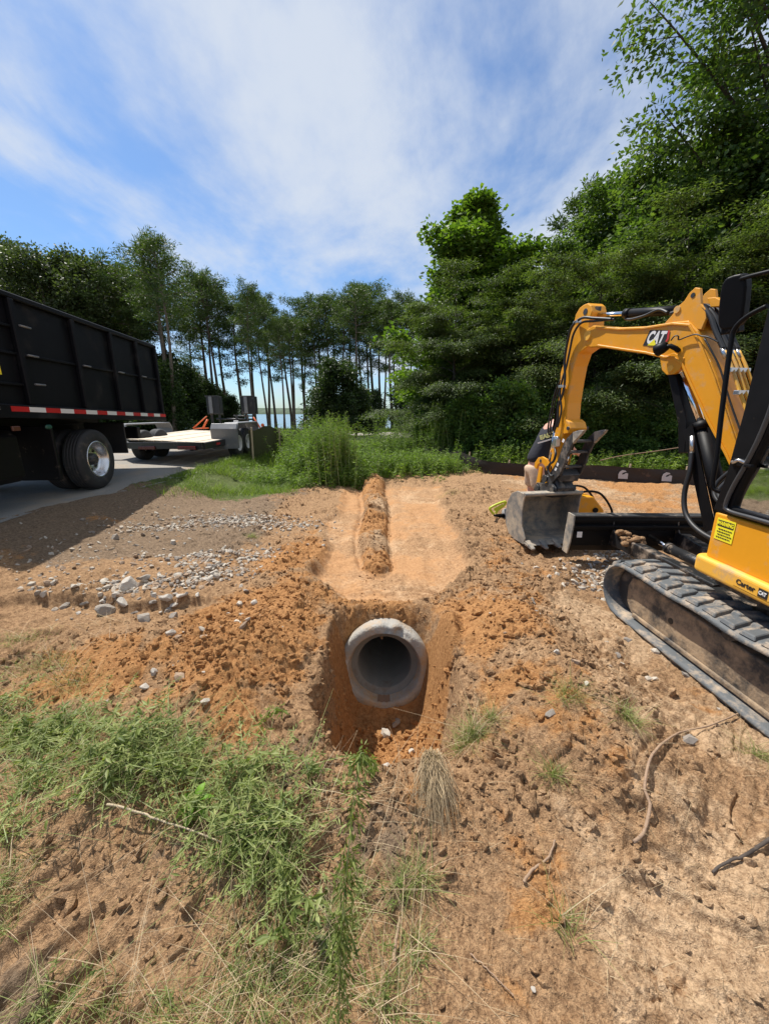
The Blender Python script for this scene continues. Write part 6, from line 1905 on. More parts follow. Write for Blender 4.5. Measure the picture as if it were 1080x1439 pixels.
# ------------------------------------------------------------------ silt fences
def silt_fence(name, pts, h, mat, label, top_wave=0.03, post=M['stake'], posts=None, seed=0, badges=(), cloth='fence_cloth', zoff=0.0, post_over=0.06, post_side=-1, lean=0.0, post_w=0.03):
    P = smooth_path([(a, b_, 0) for a, b_ in pts], 140)
    root = thing(name, label, 'silt fence', (P[0][0], P[0][1], gz(P[0][0], P[0][1])))
    seg = np.r_[0, np.cumsum(np.linalg.norm(np.diff(P, axis=0), axis=1))]
    T_ = np.gradient(P, axis=0); T_ = unit(T_); Nn = np.stack([T_[:, 1], -T_[:, 0], 0 * T_[:, 0]], 1)
    rows = 7; V = []
    z0 = ground_h(P[:, 0], P[:, 1])
    z0 = np.convolve(np.pad(z0, 4, mode='edge'), np.ones(9) / 9, 'valid')
    hv = h * (1 + top_wave * 3 * fbm(seg * 0.9, seg * 0 + seed, 3, 77) * 2)
    for r in range(rows):
        t = r / (rows - 1)
        bulge = 0.03 * fbm(seg * 2.2, seg * 0 + r * 0.5 + seed * 9, 3, 78) * 2 + lean * t
        V.append(P + Nn * bulge[:, None] * 1.0 + np.stack([0 * seg, 0 * seg, z0 - 0.06 + (hv + 0.06) * t + zoff], 1))
    Vf = np.stack(V, 1)
    back = Vf - Nn[:, None, :] * 0.004
    n = len(P)
    A_ = np.concatenate([Vf.reshape(-1, 3), back.reshape(-1, 3)])
    i, j = np.meshgrid(np.arange(n - 1), np.arange(rows - 1), indexing='ij')
    F1 = np.stack([i * rows + j, (i + 1) * rows + j, (i + 1) * rows + j + 1, i * rows + j + 1], -1).reshape(-1, 4)
    F2 = F1[:, ::-1] + n * rows
    me = np_mesh(cloth, A_ - np.array(root.location), np.concatenate([F1, F2]), True, [mat])
    c = link_mesh(cloth, me, root)
    posts = posts if posts is not None else np.arange(0.3, seg[-1], 1.8)
    for s_ in posts:
        q = np.array([np.interp(s_, seg, P[:, k_]) for k_ in range(3)]); zz = np.interp(s_, seg, z0); hh_ = np.interp(s_, seg, hv)
        nn = np.array([np.interp(s_, seg, Nn[:, k_]) for k_ in range(3)])
        b = MB(); q = q + nn * (0.045 if post_side > 0 else -0.045)
        b.box((q[0], q[1], zz + (hh_ + post_over) / 2 + zoff), (post_w, post_w, hh_ + post_over + 0.05), (0.03, 0.02, 0.3)); b.build('stake', post, root, bevel=0.003)
    for s_ in badges:
        i = int(np.searchsorted(seg, s_)); i = min(i, n - 2)
        c0 = P[i] + Nn[i] * (0.05); zz = z0[i] + hv[i] * 0.50 + zoff
        t_ = T_[i]; nn = Nn[i]
        bd_ = MB()
        # pale patch with a wave shape bitten out of its upper side
        pl = [(-0.09, -0.09), (0.09, -0.09), (0.085, 0.03), (0.045, 0.04), (0.01, 0.01), (-0.03, 0.0), (-0.02, 0.035), (0.02, 0.06), (0.05, 0.065), (0.03, 0.09), (-0.03, 0.10), (-0.08, 0.06), (-0.095, 0.0)]
        bd_.prism(pl, lambda p, q_, t: Vector((c0[0] + t_[0] * p + nn[0] * t, c0[1] + t_[1] * p + nn[1] * t, zz + q_)), 0, 0.002)
        bd_.build('printed_badge', M['badge'], root)
    return root


silt_fence('silt_fence', [(2.0, 11.4), (2.3, 10.3), (2.75, 9.65), (3.6, 9.2), (4.6, 8.7), (5.6, 8.25), (6.4, 8.0), (7.4, 7.85), (8.8, 7.8), (10.5, 7.9), (13, 8.2)], 0.33, M['fence_black'],
           'long low black silt fence with printed badges behind the excavator arm', seed=3, posts=(1.0, 2.3, 3.25, 4.85, 5.9, 7.3, 9.0, 11), badges=(3.34, 4.65, 5.5, 6.15, 7.2, 8.4), post_over=0.05)
silt_fence('silt_fence', [(-1.3, 14.0), (-0.6, 13.6), (0.2, 13.4), (0.9, 13.0), (1.4, 12.5), (2.0, 12.3), (2.5, 11.9)], 0.36, M['fence_black'],
           'short stretch of black silt fence half hidden in the weeds past the clay ridge', seed=9, posts=(1.5, 3.0), badges=(), top_wave=0.08)
silt_fence('silt_fence', [(-3.52, 10.15), (-3.35, 10.75), (-3.2, 11.4), (-3.05, 12.2), (-2.85, 13.1), (-2.6, 14.1), (-2.2, 15.2), (-1.6, 16.2)], 0.80, M['fence_green'],
           'taller sagging olive silt fence running from the trailer fender toward the lake', seed=5, top_wave=0.09, posts=(0.06, 1.5, 3.1, 4.6, 6.1), post_over=0.05, post_side=1, post_w=0.045)
b = MB(); b.tube(smooth_path([(4.9, 8.75, 0.45), (5.6, 9.1, 0.52), (6.6, 9.3, 0.62), (7.6, 9.3, 0.78), (8.6, 9.2, 0.95)], 40), 0.010, 6)
tag(b.build('fallen_branch', M['root']), 'thin pale bent branch hanging over the silt fence', 'branch')

# ------------------------------------------------------------------ flatbed trailer
def VV(*a): return Vector(a)


M['plank'] = base_mat('weathered_trailer_planks', (0.58, 0.50, 0.39), 0.85, var=0.2, scale=4, bump=0.3, bump_scale=30)
nt = M['plank'].node_tree
tr_ = thing('flatbed_trailer', 'flatbed trailer with pale plank deck, parked behind the dump truck', 'trailer', (-5.2, 10.6, 0.34))
A_, B_, C_, D_, E_ = VV(-4.12, 8.75, 0.845), VV(-6.10, 9.35, 0.80), VV(-6.50, 9.75, 0.90), VV(-6.50, 13.3, 0.93), VV(-4.25, 13.3, 0.85)
# individual planks butted side by side along the deck
npk = 11
for i in range(npk):
    f0, f1 = i / npk, (i + 1) / npk - 0.006
    def edge_pt(f, end):
        xq = E_.x + (D_.x - E_.x) * f
        if end: return VV(xq, 13.3, 0.85 + 0.08 * f)
        xn = A_.x + (C_.x - A_.x) * f
        fy = f * (A_.x - C_.x) / (A_.x - B_.x)
        yn = A_.y + (B_.y - A_.y) * min(fy, 1) + (C_.y - B_.y) * max(0, (fy - 1) / ((A_.x - C_.x) / (A_.x - B_.x) - 1))
        return VV(xn, yn, 0.845 + 0.05 * f)
    b = MB(); p = [edge_pt(f0, 0), edge_pt(f1, 0), edge_pt(f1, 1), edge_pt(f0, 1)]
    dz = VV(0, 0, 0.035); jz = VV(0, 0, 0.004 * ((i * 5) % 3))
    b.hexa([q - dz for q in p] + [q + jz for q in p])
    b.build('deck_plank', M['plank'], tr_, bevel=0.003, seg=1)
def beam(p0, p1, w, h, name, mat, parent, drop=0.0, bevel=0.006):
    d = (p1 - p0); d_ = d.normalized(); s_ = d_.cross(VV(0, 0, 1)).normalized(); u_ = VV(0, 0, 1)
    b = MB()
    b.hexa([p0 - s_ * w / 2 - u_ * h + u_ * -drop, p0 + s_ * w / 2 - u_ * h + u_ * -drop, p1 + s_ * w / 2 - u_ * h + u_ * -drop, p1 - s_ * w / 2 - u_ * h + u_ * -drop,
            p0 - s_ * w / 2 - u_ * drop, p0 + s_ * w / 2 - u_ * drop, p1 + s_ * w / 2 - u_ * drop, p1 - s_ * w / 2 - u_ * drop])
    return b.build(name, mat, parent, bevel=bevel, seg=1)


zz = VV(0, 0, 0.012)
beam(A_ + VV(0.05, -0.02, 0), B_ + VV(-0.02, -0.03, 0), 0.07, 0.15, 'rear_beam', M['trailer_black'], tr_, drop=-0.01)
beam(B_ + VV(-0.02, -0.03, 0), C_ + VV(-0.04, 0, 0), 0.06, 0.13, 'corner_beam', M['trailer_black'], tr_, drop=0.0)
beam(A_ + VV(0.05, 0.0, 0), E_ + VV(0.05, 0, 0), 0.07, 0.15, 'side_rail', M['trailer_black'], tr_, drop=0.0)
beam(C_ + VV(-0.04, 0, 0), D_ + VV(-0.04, 0, 0), 0.07, 0.15, 'side_rail', M['trailer_black'], tr_, drop=0.0)
beam(D_ + VV(0, 0.05, 0), E_ + VV(0, 0.05, 0), 0.08, 0.16, 'front_beam', M['trailer_black'], tr_, drop=0.0)
for f in (0.2, 0.75):
    p0 = A_.lerp(B_, f) + VV(0, 0.2, -0.06); beam(p0, VV(p0.x - 0.1, 13.2, 0.80), 0.08, 0.14, 'frame_member', M['trailer_black'], tr_)
for f0_, f1_ in ((0.06, 0.30), (0.62, 0.86)):
    pa = A_.lerp(B_, f0_) + VV(0, -0.075, -0.075); pb = A_.lerp(B_, f1_) + VV(0, -0.075, -0.075)
    beam(pa, pb, 0.03, 0.075, 'tail_light', base_mat('dark_red_lens', (0.12, 0.01, 0.012), 0.25), tr_, bevel=0.008)
for f in (0.14, 0.28, 0.42):
    pa = (A_.lerp(E_, f)) + VV(0.09, 0, -0.05); pb = A_.lerp(E_, f + 0.05) + VV(0.09, 0, -0.05)
    beam(pa, pb, 0.006, 0.05, 'reflector', M['red'] if f != 0.28 else M['white'], tr_, bevel=0.0)


def wheel(name, c, axis, R_, wd, rimR, parent, label=None, tyre_m='tyre', rim_m='alloy', dish=0.05, holes=8, hub=True, origin=True):
    """c: centre of outer face; axis: unit vector pointing outward"""
    ax = Vector(axis).normalized(); c = Vector(c)
    w_ = bpy.data.objects.new(name, None); COL.objects.link(w_)
    w_.parent = parent; w_.location = c - wloc(parent)
    b = MB()
    pr = [(-wd, rimR), (-wd, R_ * 0.72), (-wd * 0.97, R_ * 0.88), (-wd * 0.9, R_ * 0.975), (-wd * 0.8, R_ * 0.995)]
    ng = 4
    for g in range(ng):
        t0 = -wd * 0.8 + (wd * 0.6) * (g + 0.42) / ng; t1 = -wd * 0.8 + (wd * 0.6) * (g + 0.58) / ng
        pr += [(t0, R_), (t0 + 0.002, R_ - 0.016), (t1 - 0.002, R_ - 0.016), (t1, R_)]
    pr += [(-wd * 0.2, R_ * 0.995), (-wd * 0.1, R_ * 0.975), (-wd * 0.03, R_ * 0.88), (0, R_ * 0.72), (-wd * 0.04, rimR * 1.04), (-wd * 0.08, rimR)]
    b.lathe(pr, c, ax, 56)
    ty = b.build('tyre', M[tyre_m], w_)
    b = MB()
    b.lathe([(-wd * 0.05, rimR * 1.03), (-wd * 0.02, rimR * 1.02), (-wd * 0.02, rimR * 0.965), (-wd * 0.10, rimR * 0.93), (-dish * 1.0 - wd * 0.12, rimR * 0.86), (-dish - wd * 0.30, rimR * 0.82), (-dish - wd * 0.45, rimR * 0.70), (-dish - wd * 0.42, rimR * 0.40), (-dish - wd * 0.40, 0.001)], c, ax, 48)
    rim = b.build('rim', M[rim_m], w_)
    if hub:
        b = MB(); b.lathe([(-dish - wd * 0.45, rimR * 0.34), (-dish - wd * 0.15, rimR * 0.32), (-dish - wd * 0.08, rimR * 0.24), (-dish - wd * 0.05, rimR * 0.18), (-dish - wd * 0.05, 0.001)], c, ax, 28); b.build('hub', M['dark_steel'], rim)
    u_ = ax.orthogonal().normalized(); v_ = ax.cross(u_)
    for i in range(holes):
        a_ = 2 * PI * i / holes
        q = c + (u_ * math.cos(a_) + v_ * math.sin(a_)) * rimR * 0.60 - ax * (dish + wd * 0.435)
        b = MB(); b.cyl(q, q + ax * 0.012, rimR * 0.085, 12); b.build('hand_hole', M['ink'], rim)
    return w_


road_zt = 0.34
for y_ in (10.45, 11.15):
    wheel('wheel', (-3.88, y_, road_zt + 0.37), (1, 0.0, 0), 0.37, 0.22, 0.20, tr_, holes=0, rim_m='white')
for y_ in (9.85, 10.55):
    wheel('wheel', (-6.22, y_, road_zt + 0.37), (-1, 0, 0), 0.37, 0.24, 0.20, tr_, holes=0, rim_m='white')
b = MB(); b.cyl((-3.95, 10.45, road_zt + 0.35), (-6.2, 9.9, road_zt + 0.35), 0.05, 12); b.build('axle', M['trailer_black'], tr_)
b = MB(); b.cyl((-3.95, 11.15, road_zt + 0.35), (-6.2, 10.6, road_zt + 0.35), 0.05, 12); b.build('axle', M['trailer_black'], tr_)
# fenders
def fender(x0, x1, ya, yb, zt, zb, mat, zlow):
    prof = [(ya, zlow), (ya - 0.02, zt - 0.14), (ya + 0.10, zt), (yb - 0.10, zt), (yb + 0.02, zt - 0.14), (yb, zlow), (yb - 0.04, zlow), (yb - 0.02, zt - 0.16), (yb - 0.12, zt - 0.035), (ya + 0.12, zt - 0.035), (ya + 0.02, zt - 0.16), (ya + 0.04, zlow)]
    b = MB(); b.prism(prof, lambda p, q, t: Vector((t, p, q)), x0, x1)
    return b.build('fender', mat, tr_, bevel=0.01)


fender(-4.10, -3.74, 10.0, 11.7, 1.255, 0, M['silver'], 0.62)
b = MB(); b.prism([(9.975, 0.60), (9.955, 1.10), (10.06, 1.235), (10.08, 1.20), (10.0, 1.10), (10.0, 0.60)], lambda p, q, t: Vector((t, p, q)), -4.42, -3.76)
b.build('fender_front', M['silver'], tr_, bevel=0.008)
fender(-7.05, -6.58, 9.95, 12.2, 1.22, 0, M['silver'], 0.75)
# far end: toolbox-like uprights, cross rails, straps
for (xc, w_) in ((-5.72, 0.42), (-4.55, 0.46)):
    yq = 13.45
    b = MB(); b.box((xc, yq, 1.74), (w_, 0.30, 0.58)); up = b.build('ramp_box', M['trailer_black'], tr_, bevel=0.015)
    b = MB(); b.box((xc - 0.06, yq - 0.17, 1.75), (0.11, 0.05, 0.54)); b.build('pale_channel', M['silver'], up, bevel=0.006)
    b = MB(); b.box((xc, yq - 0.155, 2.035), (w_ + 0.04, 0.05, 0.03)); b.build('top_bar', M['dark_steel'], up)
    for dx in (-0.13, 0.13):
        b = MB(); b.box((xc + dx, yq, 1.17), (0.06, 0.08, 0.60)); b.build('post', M['trailer_black'], tr_)
b = MB(); b.tube([(-5.7, 13.4, 1.30), (-4.4, 13.4, 1.28)], 0.028, 8); b.build('cross_rail', M['trailer_black'], tr_)
b = MB(); b.tube([(-5.1, 13.4, 1.40), (-4.4, 13.4, 1.39)], 0.022, 8); b.build('cross_rail', M['dark_steel'], tr_)
b = MB(); b.box((-5.1, 13.42, 1.05), (1.5, 0.25, 0.20)); b.build('toolbox', M['trailer_black'], tr_, bevel=0.01)
b = MB(); b.box((-4.98, 13.25, 1.20), (0.16, 0.05, 0.09)); b.build('white_lamp', M['white'], tr_, bevel=0.01)
for x_ in (-5.0, -4.62):
    b = MB(); b.box((x_, 13.38, 1.22), (0.05, 0.06, 0.42)); b.build('post', M['dark_steel'], tr_)
def strap(name, p0, p1, r_):
    b = MB(); b.cyl(p0, p1, r_, 8); return b.build(name, M['orange'], tr_)
strap('orange_lever', (-6.42, 13.2, 1.0), (-5.92, 13.2, 1.38), 0.022)
strap('orange_lever', (-6.05, 13.1, 1.0), (-5.88, 13.15, 1.28), 0.032)
strap('orange_lever', (-6.40, 13.2, 0.98), (-5.9, 13.2, 1.0), 0.018)
strap('orange_lever', (-4.30, 13.0, 1.36), (-4.05, 13.0, 0.92), 0.026)
b = MB(); b.box((-3.98, 13.05, 0.98), (0.20, 0.12, 0.14), (0.3, 0.4, 0.2)); b.ball((-4.02, 13.0, 1.10), 0.06, 10); b.build('ratchet', M['orange'], tr_, bevel=0.02)

# ------------------------------------------------------------------ dump truck
tk = thing('dump_truck', 'high-sided black dump truck with red and white reflective stripe', 'truck', (-5.3, 6.4, 0.27))
ed = Vector((-0.1132, 0.9936, 0)); en = Vector((0.9936, 0.1132, 0))   # along the body, outward on the near side
O0 = Vector((-4.78, 6.47, 0))


def TK(y_, o_, z_):     # y_ distance along from the wheel, o_ outward from the side plane
    return O0 + ed * y_ + en * o_ + Vector((0, 0, z_))


def tkbox(name, y0, y1, o0, o1, z0, z1, mat, parent, bevel=0.006, za=None, zb=None):
    """za, zb: bottom height at y0 and y1 if sloping"""
    b = MB(); za = z0 if za is None else za; zb = z0 if zb is None else zb
    b.hexa([TK(y0, o0, za), TK(y0, o1, za), TK(y1, o1, zb), TK(y1, o0, zb), TK(y0, o0, z1), TK(y0, o1, z1), TK(y1, o1, z1), TK(y1, o0, z1)])
    return b.build(name, mat, parent, bevel=bevel, seg=1)


def zs(y_): return 1.53 - 0.115 * (y_ + 1.8) / 4.45


Y0, Y1 = -1.95, 2.63
M['bin'] = base_mat('black_dump_body', (0.005, 0.0055, 0.008), 0.55, spec=0.15, var=0.5, scale=3, dirt=(0.035, 0.035, 0.035), dirt_amt=0.15, dirt_scale=2)
body = tkbox('dump_body_side', Y0, Y1, -0.04, 0.0, 0, 2.86, M['bin'], tk, za=zs(Y0), zb=zs(Y1))
tkbox('dump_body_side', Y0, Y1, -2.44, -2.40, 0, 2.86, M['bin'], tk, za=zs(Y0), zb=zs(Y1))
tkbox('tailgate', Y1 - 0.05, Y1, -2.399, -0.041, 1.45, 2.84, M['bin'], tk)
tkbox('headboard', Y0, Y0 + 0.05, -2.399, -0.041, 1.62, 2.84, M['bin'], tk)
tkbox('dump_body_floor', Y0 + 0.051, Y1 - 0.051, -2.39, -0.05, 1.60, 1.66, M['bin'], tk)
tkbox('top_rail', Y0, Y1, -0.07, 0.055, 2.862, 2.93, M['bin'], body, bevel=0.012)
for y_ in (-1.90, -1.28, -0.15, 0.86, 1.75, 2.56):
    tkbox('side_post', y_ - 0.045, y_ + 0.045, 0.001, 0.065, zs(y_) + 0.08, 2.86, M['bin'], body, bevel=0.012)
for zf in (2.20,):
    tkbox('side_rib', Y0 + 0.02, Y1, 0.001, 0.035, zf, zf + 0.03, M['bin'], body, bevel=0.004)
for zf in (1.83, 2.52):
    tkbox('side_rib', Y0 + 0.02, -1.33, 0.001, 0.035, zf, zf + 0.03, M['bin'], body, bevel=0.004)
for (y_, z_) in ((-1.15, 2.56), (-1.12, 2.215), (-1.1, 1.86), (0.0, 2.215), (1.0, 2.215), (1.85, 2.215)):
    b = MB(); p_ = TK(y_, 0.07, z_); b.cyl(p_ - ed * 0.09, p_ + ed * 0.09, 0.013, 8); b.build('tarp_hook', M['silver'], body)
# conspicuity tape
n_t = 0; y_ = Y1 - 0.02; red_ = True
L_ = 0.285
while y_ > -1.9:
    y2 = y_ - L_
    b = MB()
    for (yy, o_) in ((y_, 0.068), (y2 + 0.002, 0.068)):
        pass
    b.hexa([TK(y2, 0.0685, zs(y2) - 0.01), TK(y2, 0.0705, zs(y2) - 0.01), TK(y_, 0.0705, zs(y_) - 0.01), TK(y_, 0.0685, zs(y_) - 0.01),
            TK(y2, 0.0685, zs(y2) + 0.052), TK(y2, 0.0705, zs(y2) + 0.052), TK(y_, 0.0705, zs(y_) + 0.052), TK(y_, 0.0685, zs(y_) + 0.052)])
    if y2 > -1.8:
        b.build('reflective_tape', M['red'] if red_ else M['white'], body)
    red_ = not red_; y_ = y2
b = MB(); b.hexa([TK(Y0, 0.0, zs(Y0) - 0.09), TK(Y0, 0.068, zs(Y0) - 0.09), TK(Y1, 0.068, zs(Y1) - 0.09), TK(Y1, 0.0, zs(Y1) - 0.09), TK(Y0, 0.0, zs(Y0) + 0.075), TK(Y0, 0.068, zs(Y0) + 0.075), TK(Y1, 0.068, zs(Y1) + 0.075), TK(Y1, 0.0, zs(Y1) + 0.075)])
b.build('rub_rail', M['bin'], body, bevel=0.01)
# danger sticker
sy0, sy1, sz0, sz1 = -1.88, -1.64, 1.94, 2.16
stt = tkbox('warning_sticker', sy0, sy1, 0.036, 0.038, sz0, sz1, M['sign_yellow'], body, bevel=0)
tkbox('sticker_header', sy0 + 0.008, sy1 - 0.008, 0.0385, 0.0395, sz1 - 0.095, sz1 - 0.012, M['ink'], stt, bevel=0)
text_mesh('sticker_lettering', 'WARNING', 0.058, TK((sy0 + sy1) / 2, 0.0402, sz1 - 0.053), ed, (0, 0, 1), M['sign_yellow'], stt, depth=0.0004, sx=0.72, bold=0.001)
for k_ in range(4):
    tkbox('fine_print', sy0 + 0.02, sy1 - 0.03 - 0.02 * (k_ % 2), 0.0385, 0.0392, sz0 + 0.022 + 0.024 * k_, sz0 + 0.028 + 0.024 * k_, M['ink'], stt, bevel=0)
text_mesh('side_code', '7EC', 0.05, TK(-1.86, 0.072, zs(-1.86) + 0.02), ed, (0, 0, 1), M['silver'], body, depth=0.0006, bold=0.001)
# chassis and running gear
for o_ in (-0.85, -1.6):
    tkbox('chassis_rail', -6.9, 2.2, o_ - 0.05, o_ + 0.05, 1.05, 1.30, M['black'], tk)
tkbox('hoist_frame', -3.2, 1.5, -1.7, -0.75, 1.30, 1.42, M['black'], tk)
tkbox('fuel_tank', -4.6, -3.4, -0.55, -0.05, 0.72, 1.2, M['black'], tk, bevel=0.1)
tkbox('side_box', -3.3, -1.35, -0.75, -0.12, 0.62, 1.28, M['black'], tk, bevel=0.08)
tkbox('mudguard', -0.95, -0.90, -0.72, -0.02, 0.55, 1.32, M['black'], tk, bevel=0.01)
tkbox('mudguard', 0.95, 0.98, -0.72, -0.02, 0.75, 1.32, M['hose'], tk, bevel=0.01)
tkbox('tail_beam', 2.1, 2.25, -2.1, -0.35, 0.95, 1.20, M['black'], tk, bevel=0.02)
tkbox('marker_light', -1.68, -1.56, 0.02, 0.05, 1.28, 1.34, base_mat('dull_amber_lens', (0.10, 0.035, 0.02), 0.4), tk, bevel=0.008)
tkbox('glad_hand', -1.10, -0.98, 0.0, 0.04, 1.28, 1.34, base_mat('green_fitting', (0.02, 0.10, 0.07), 0.4), tk, bevel=0.02)
ZR = 0.255; RW = 0.492
wheel('wheel', TK(0, 0.0, ZR + RW), en, RW, 0.29, 0.292, tk, holes=8, dish=0.03)
wheel('wheel', TK(0, -0.34, ZR + RW), en, RW, 0.28, 0.292, tk, holes=0, rim_m='dark_steel', hub=False)
wheel('wheel', TK(0, -2.44, ZR + RW), -en, RW, 0.29, 0.292, tk, holes=0)
wheel('wheel', TK(0, -2.10, ZR + RW), -en, RW, 0.28, 0.292, tk, holes=0, rim_m='dark_steel', hub=False)
b = MB(); b.cyl(TK(0, -0.4, ZR + RW), TK(0, -2.0, ZR + RW), 0.10, 14); b.ball(TK(0, -1.22, ZR + RW), 0.24, 14); b.build('axle', M['black'], tk)
# cab (mostly out of the picture)
wheel('wheel', TK(-5.0, -0.02, ZR + RW), en, RW, 0.29, 0.292, tk, holes=8, dish=0.02)
wheel('wheel', TK(-5.0, -2.42, ZR + RW), -en, RW, 0.29, 0.292, tk, holes=0)
b = MB(); b.prism([(-4.8, 1.0), (-4.8, 2.55), (-5.0, 2.62), (-6.1, 2.58), (-6.35, 2.05), (-7.7, 1.9), (-8.0, 1.75), (-8.05, 0.75), (-7.3, 0.75), (-7.2, 1.15), (-6.9, 1.38), (-6.3, 1.38), (-6.0, 1.15), (-5.9, 0.8), (-4.8, 0.8)], lambda p, q, t: TK(p + 1.6, t, q), -2.25, -0.18)
cb_ = b.build('cab', M['bin'], tk, bevel=0.04)
b = MB(); b.prism([(-5.15, 1.95), (-5.15, 2.42), (-5.95, 2.42), (-6.12, 2.05), (-6.1, 1.95)], lambda p, q, t: TK(p + 1.6, t, q), -0.178, -0.172); b.build('side_window', base_mat('dark_glass', (0.02, 0.025, 0.03), 0.08), cb_)
b = MB(); b.cyl(TK(-2.95, -1.9, 1.2), TK(-2.95, -1.9, 2.95), 0.07, 14); b.build('exhaust_stack', M['chrome'], tk)

# ------------------------------------------------------------------ tapering details: sticks and roots on the bare clay
def ground_pt(px, py, lift=0.0):
    p = math.radians(14.5); u = (px - 540) / 540; v = (719.5 - py) / 540
    Yr = math.cos(p) + v * math.sin(p); Zr = v * math.cos(p) - math.sin(p)
    t = 1.45 / -Zr
    for _ in range(14):
        h = gz(u * t, Yr * t); t = t * 0.5 + 0.5 * (h + lift - 1.5) / Zr
    return (u * t, Yr * t, gz(u * t, Yr * t) + lift)


def stick_on_ground(name, pix, r0, r1, mat, label, cat, lift=0.01, n=40):
    P = smooth_path([ground_pt(a, b_, lift) for a, b_ in pix], n)
    zf_ = ground_h(P[:, 0], P[:, 1]) + lift
    P[:, 2] = np.maximum(P[:, 2] * 0.6 + zf_ * 0.4, zf_ - 0.004)
    P[:, 2] = np.convolve(np.pad(P[:, 2], 3, mode='edge'), np.ones(7) / 7, 'valid')
    P += 0.003 * np.stack([vnoise(np.arange(n) * 0.6, np.full(n, 3.0), 9), vnoise(np.arange(n) * 0.6, np.full(n, 7.0), 9), vnoise(np.arange(n) * 0.6, np.full(n, 1.0), 9)], 1)
    b = MB(); b.tube(P, np.linspace(r0, r1, n), 8)
    return tag(b.build(name, mat, None, origin=tuple(P[0])), label, cat)


stick_on_ground('root', [(888, 1188), (905, 1165), (912, 1135), (906, 1105), (912, 1070), (925, 1048), (960, 1030), (1000, 1018), (1043, 1001)], 0.0062, 0.003, M['root'], 'long curved pale root lying across the clay beside the track', 'root', lift=0.018)
stick_on_ground('root', [(1000, 1226), (1020, 1212), (1050, 1200), (1080, 1180), (1110, 1175)], 0.004, 0.007, M['dark_bark'], 'short dark root poking from the cracked clay by the frame edge', 'root', lift=0.012)
stick_on_ground('root', [(735, 1240), (748, 1222), (770, 1205), (780, 1180)], 0.005, 0.003, M['root'], 'short pale root in the crumbly clay below the mound', 'root', lift=0.012)
stick_on_ground('stick', [(150, 1130), (190, 1140), (240, 1158), (285, 1173), (330, 1196)], 0.0042, 0.0022, M['dry_stem'], 'pale bare weed stalk lying across the cut weeds', 'stick', lift=0.05)
stick_on_ground('stick', [(553, 1350), (556, 1320), (562, 1290)], 0.006, 0.004, M['root'], 'short brown twig standing in the clay near the camera', 'stick', lift=0.03)
stick_on_ground('stick', [(640, 990), (620, 1020), (600, 1050)], 0.002, 0.0015, M['dry_stem'], 'thin pale straw leaning on the trench wall', 'stick', lift=0.03)
stick_on_ground('stick', [(660, 1340), (690, 1368), (722, 1400)], 0.002, 0.0015, M['root'], 'thin reddish twig flat on the clay near the camera', 'stick', lift=0.008)
# ------------------------------------------------------------------ the person behind the stick
def skin_mesh(name, joints, bones, mat, parent, subsurf=2, root=0, loc=(0, 0, 0)):
    """joints: list of (x,y,z, rx, ry); bones: index pairs. Returns an evaluated single-surface mesh object"""
    me = bpy.data.meshes.new(name + '_src')
    me.from_pydata([j[:3] for j in joints], bones, [])
    o = bpy.data.objects.new(name, me); COL.objects.link(o)
    md = o.modifiers.new('skin', 'SKIN'); md.use_smooth_shade = True
    md.branch_smoothing = 0.6
    for i, j in enumerate(joints):
        o.data.skin_vertices[0].data[i].radius = (j[3], j[4] if len(j) > 4 else j[3])
        o.data.skin_vertices[0].data[i].use_root = (i == root)
    sb = o.modifiers.new('sub', 'SUBSURF'); sb.levels = subsurf; sb.render_levels = subsurf
    dg = bpy.context.evaluated_depsgraph_get()
    m2 = bpy.data.meshes.new_from_object(o.evaluated_get(dg))
    bpy.data.objects.remove(o)
    m2.materials.clear(); m2.materials.append(mat)
    for p in m2.polygons: p.use_smooth = True
    o2 = bpy.data.objects.new(name, m2); COL.objects.link(o2); o2.parent = parent; o2.location = loc
    return o2


PX, PY = 2.06, 5.25
pz = gz(PX, PY)
per = thing('person', 'person in dark shirt and tan shorts bending forward behind the excavator stick', 'person', (PX, PY, pz))
# local: +x is the way the person leans (to the stick), z up
hip = (0.0, 0, 0.84)
J = [(0.0, 0, 0.84, 0.15, 0.115),      # 0 pelvis
     (0.05, 0, 1.00, 0.135, 0.11),     # 1 waist
     (0.12, 0, 1.18, 0.155, 0.115),    # 2 chest
     (0.20, 0, 1.32, 0.13, 0.09),      # 3 upper chest
     (0.25, 0, 1.40, 0.055, 0.055),    # 4 neck
     (0.31, 0, 1.48, 0.06, 0.06),      # 5 head base
     (0.0, 0.10, 0.78, 0.095),         # 6 hip L
     (0.03, 0.11, 0.44, 0.062),        # 7 knee L
     (-0.02, 0.11, 0.26, 0.055),       # 8 calf
     (-0.03, 0.11, 0.08, 0.038),       # 9 ankle
     (0.0, -0.10, 0.78, 0.095),        # 10 hip R
     (0.05, -0.11, 0.44, 0.062),       # 11
     (0.0, -0.11, 0.26, 0.055),        # 12
     (-0.01, -0.11, 0.08, 0.038),      # 13
     (0.19, 0.19, 1.30, 0.060),        # 14 shoulder L
     (0.30, 0.23, 1.08, 0.045),        # 15 elbow L
     (0.46, 0.14, 0.98, 0.030),        # 16 wrist L
     (0.19, -0.19, 1.30, 0.060),       # 17 shoulder R
     (0.31, -0.24, 1.08, 0.045),       # 18
     (0.47, -0.14, 0.98, 0.030),       # 19
     (0.50, 0.12, 0.965, 0.034, 0.018), (0.50, -0.12, 0.965, 0.034, 0.018),   # 20, 21 palms
     (0.10, 0.11, 0.03, 0.032), (0.12, -0.11, 0.03, 0.032)]   # 22, 23 feet
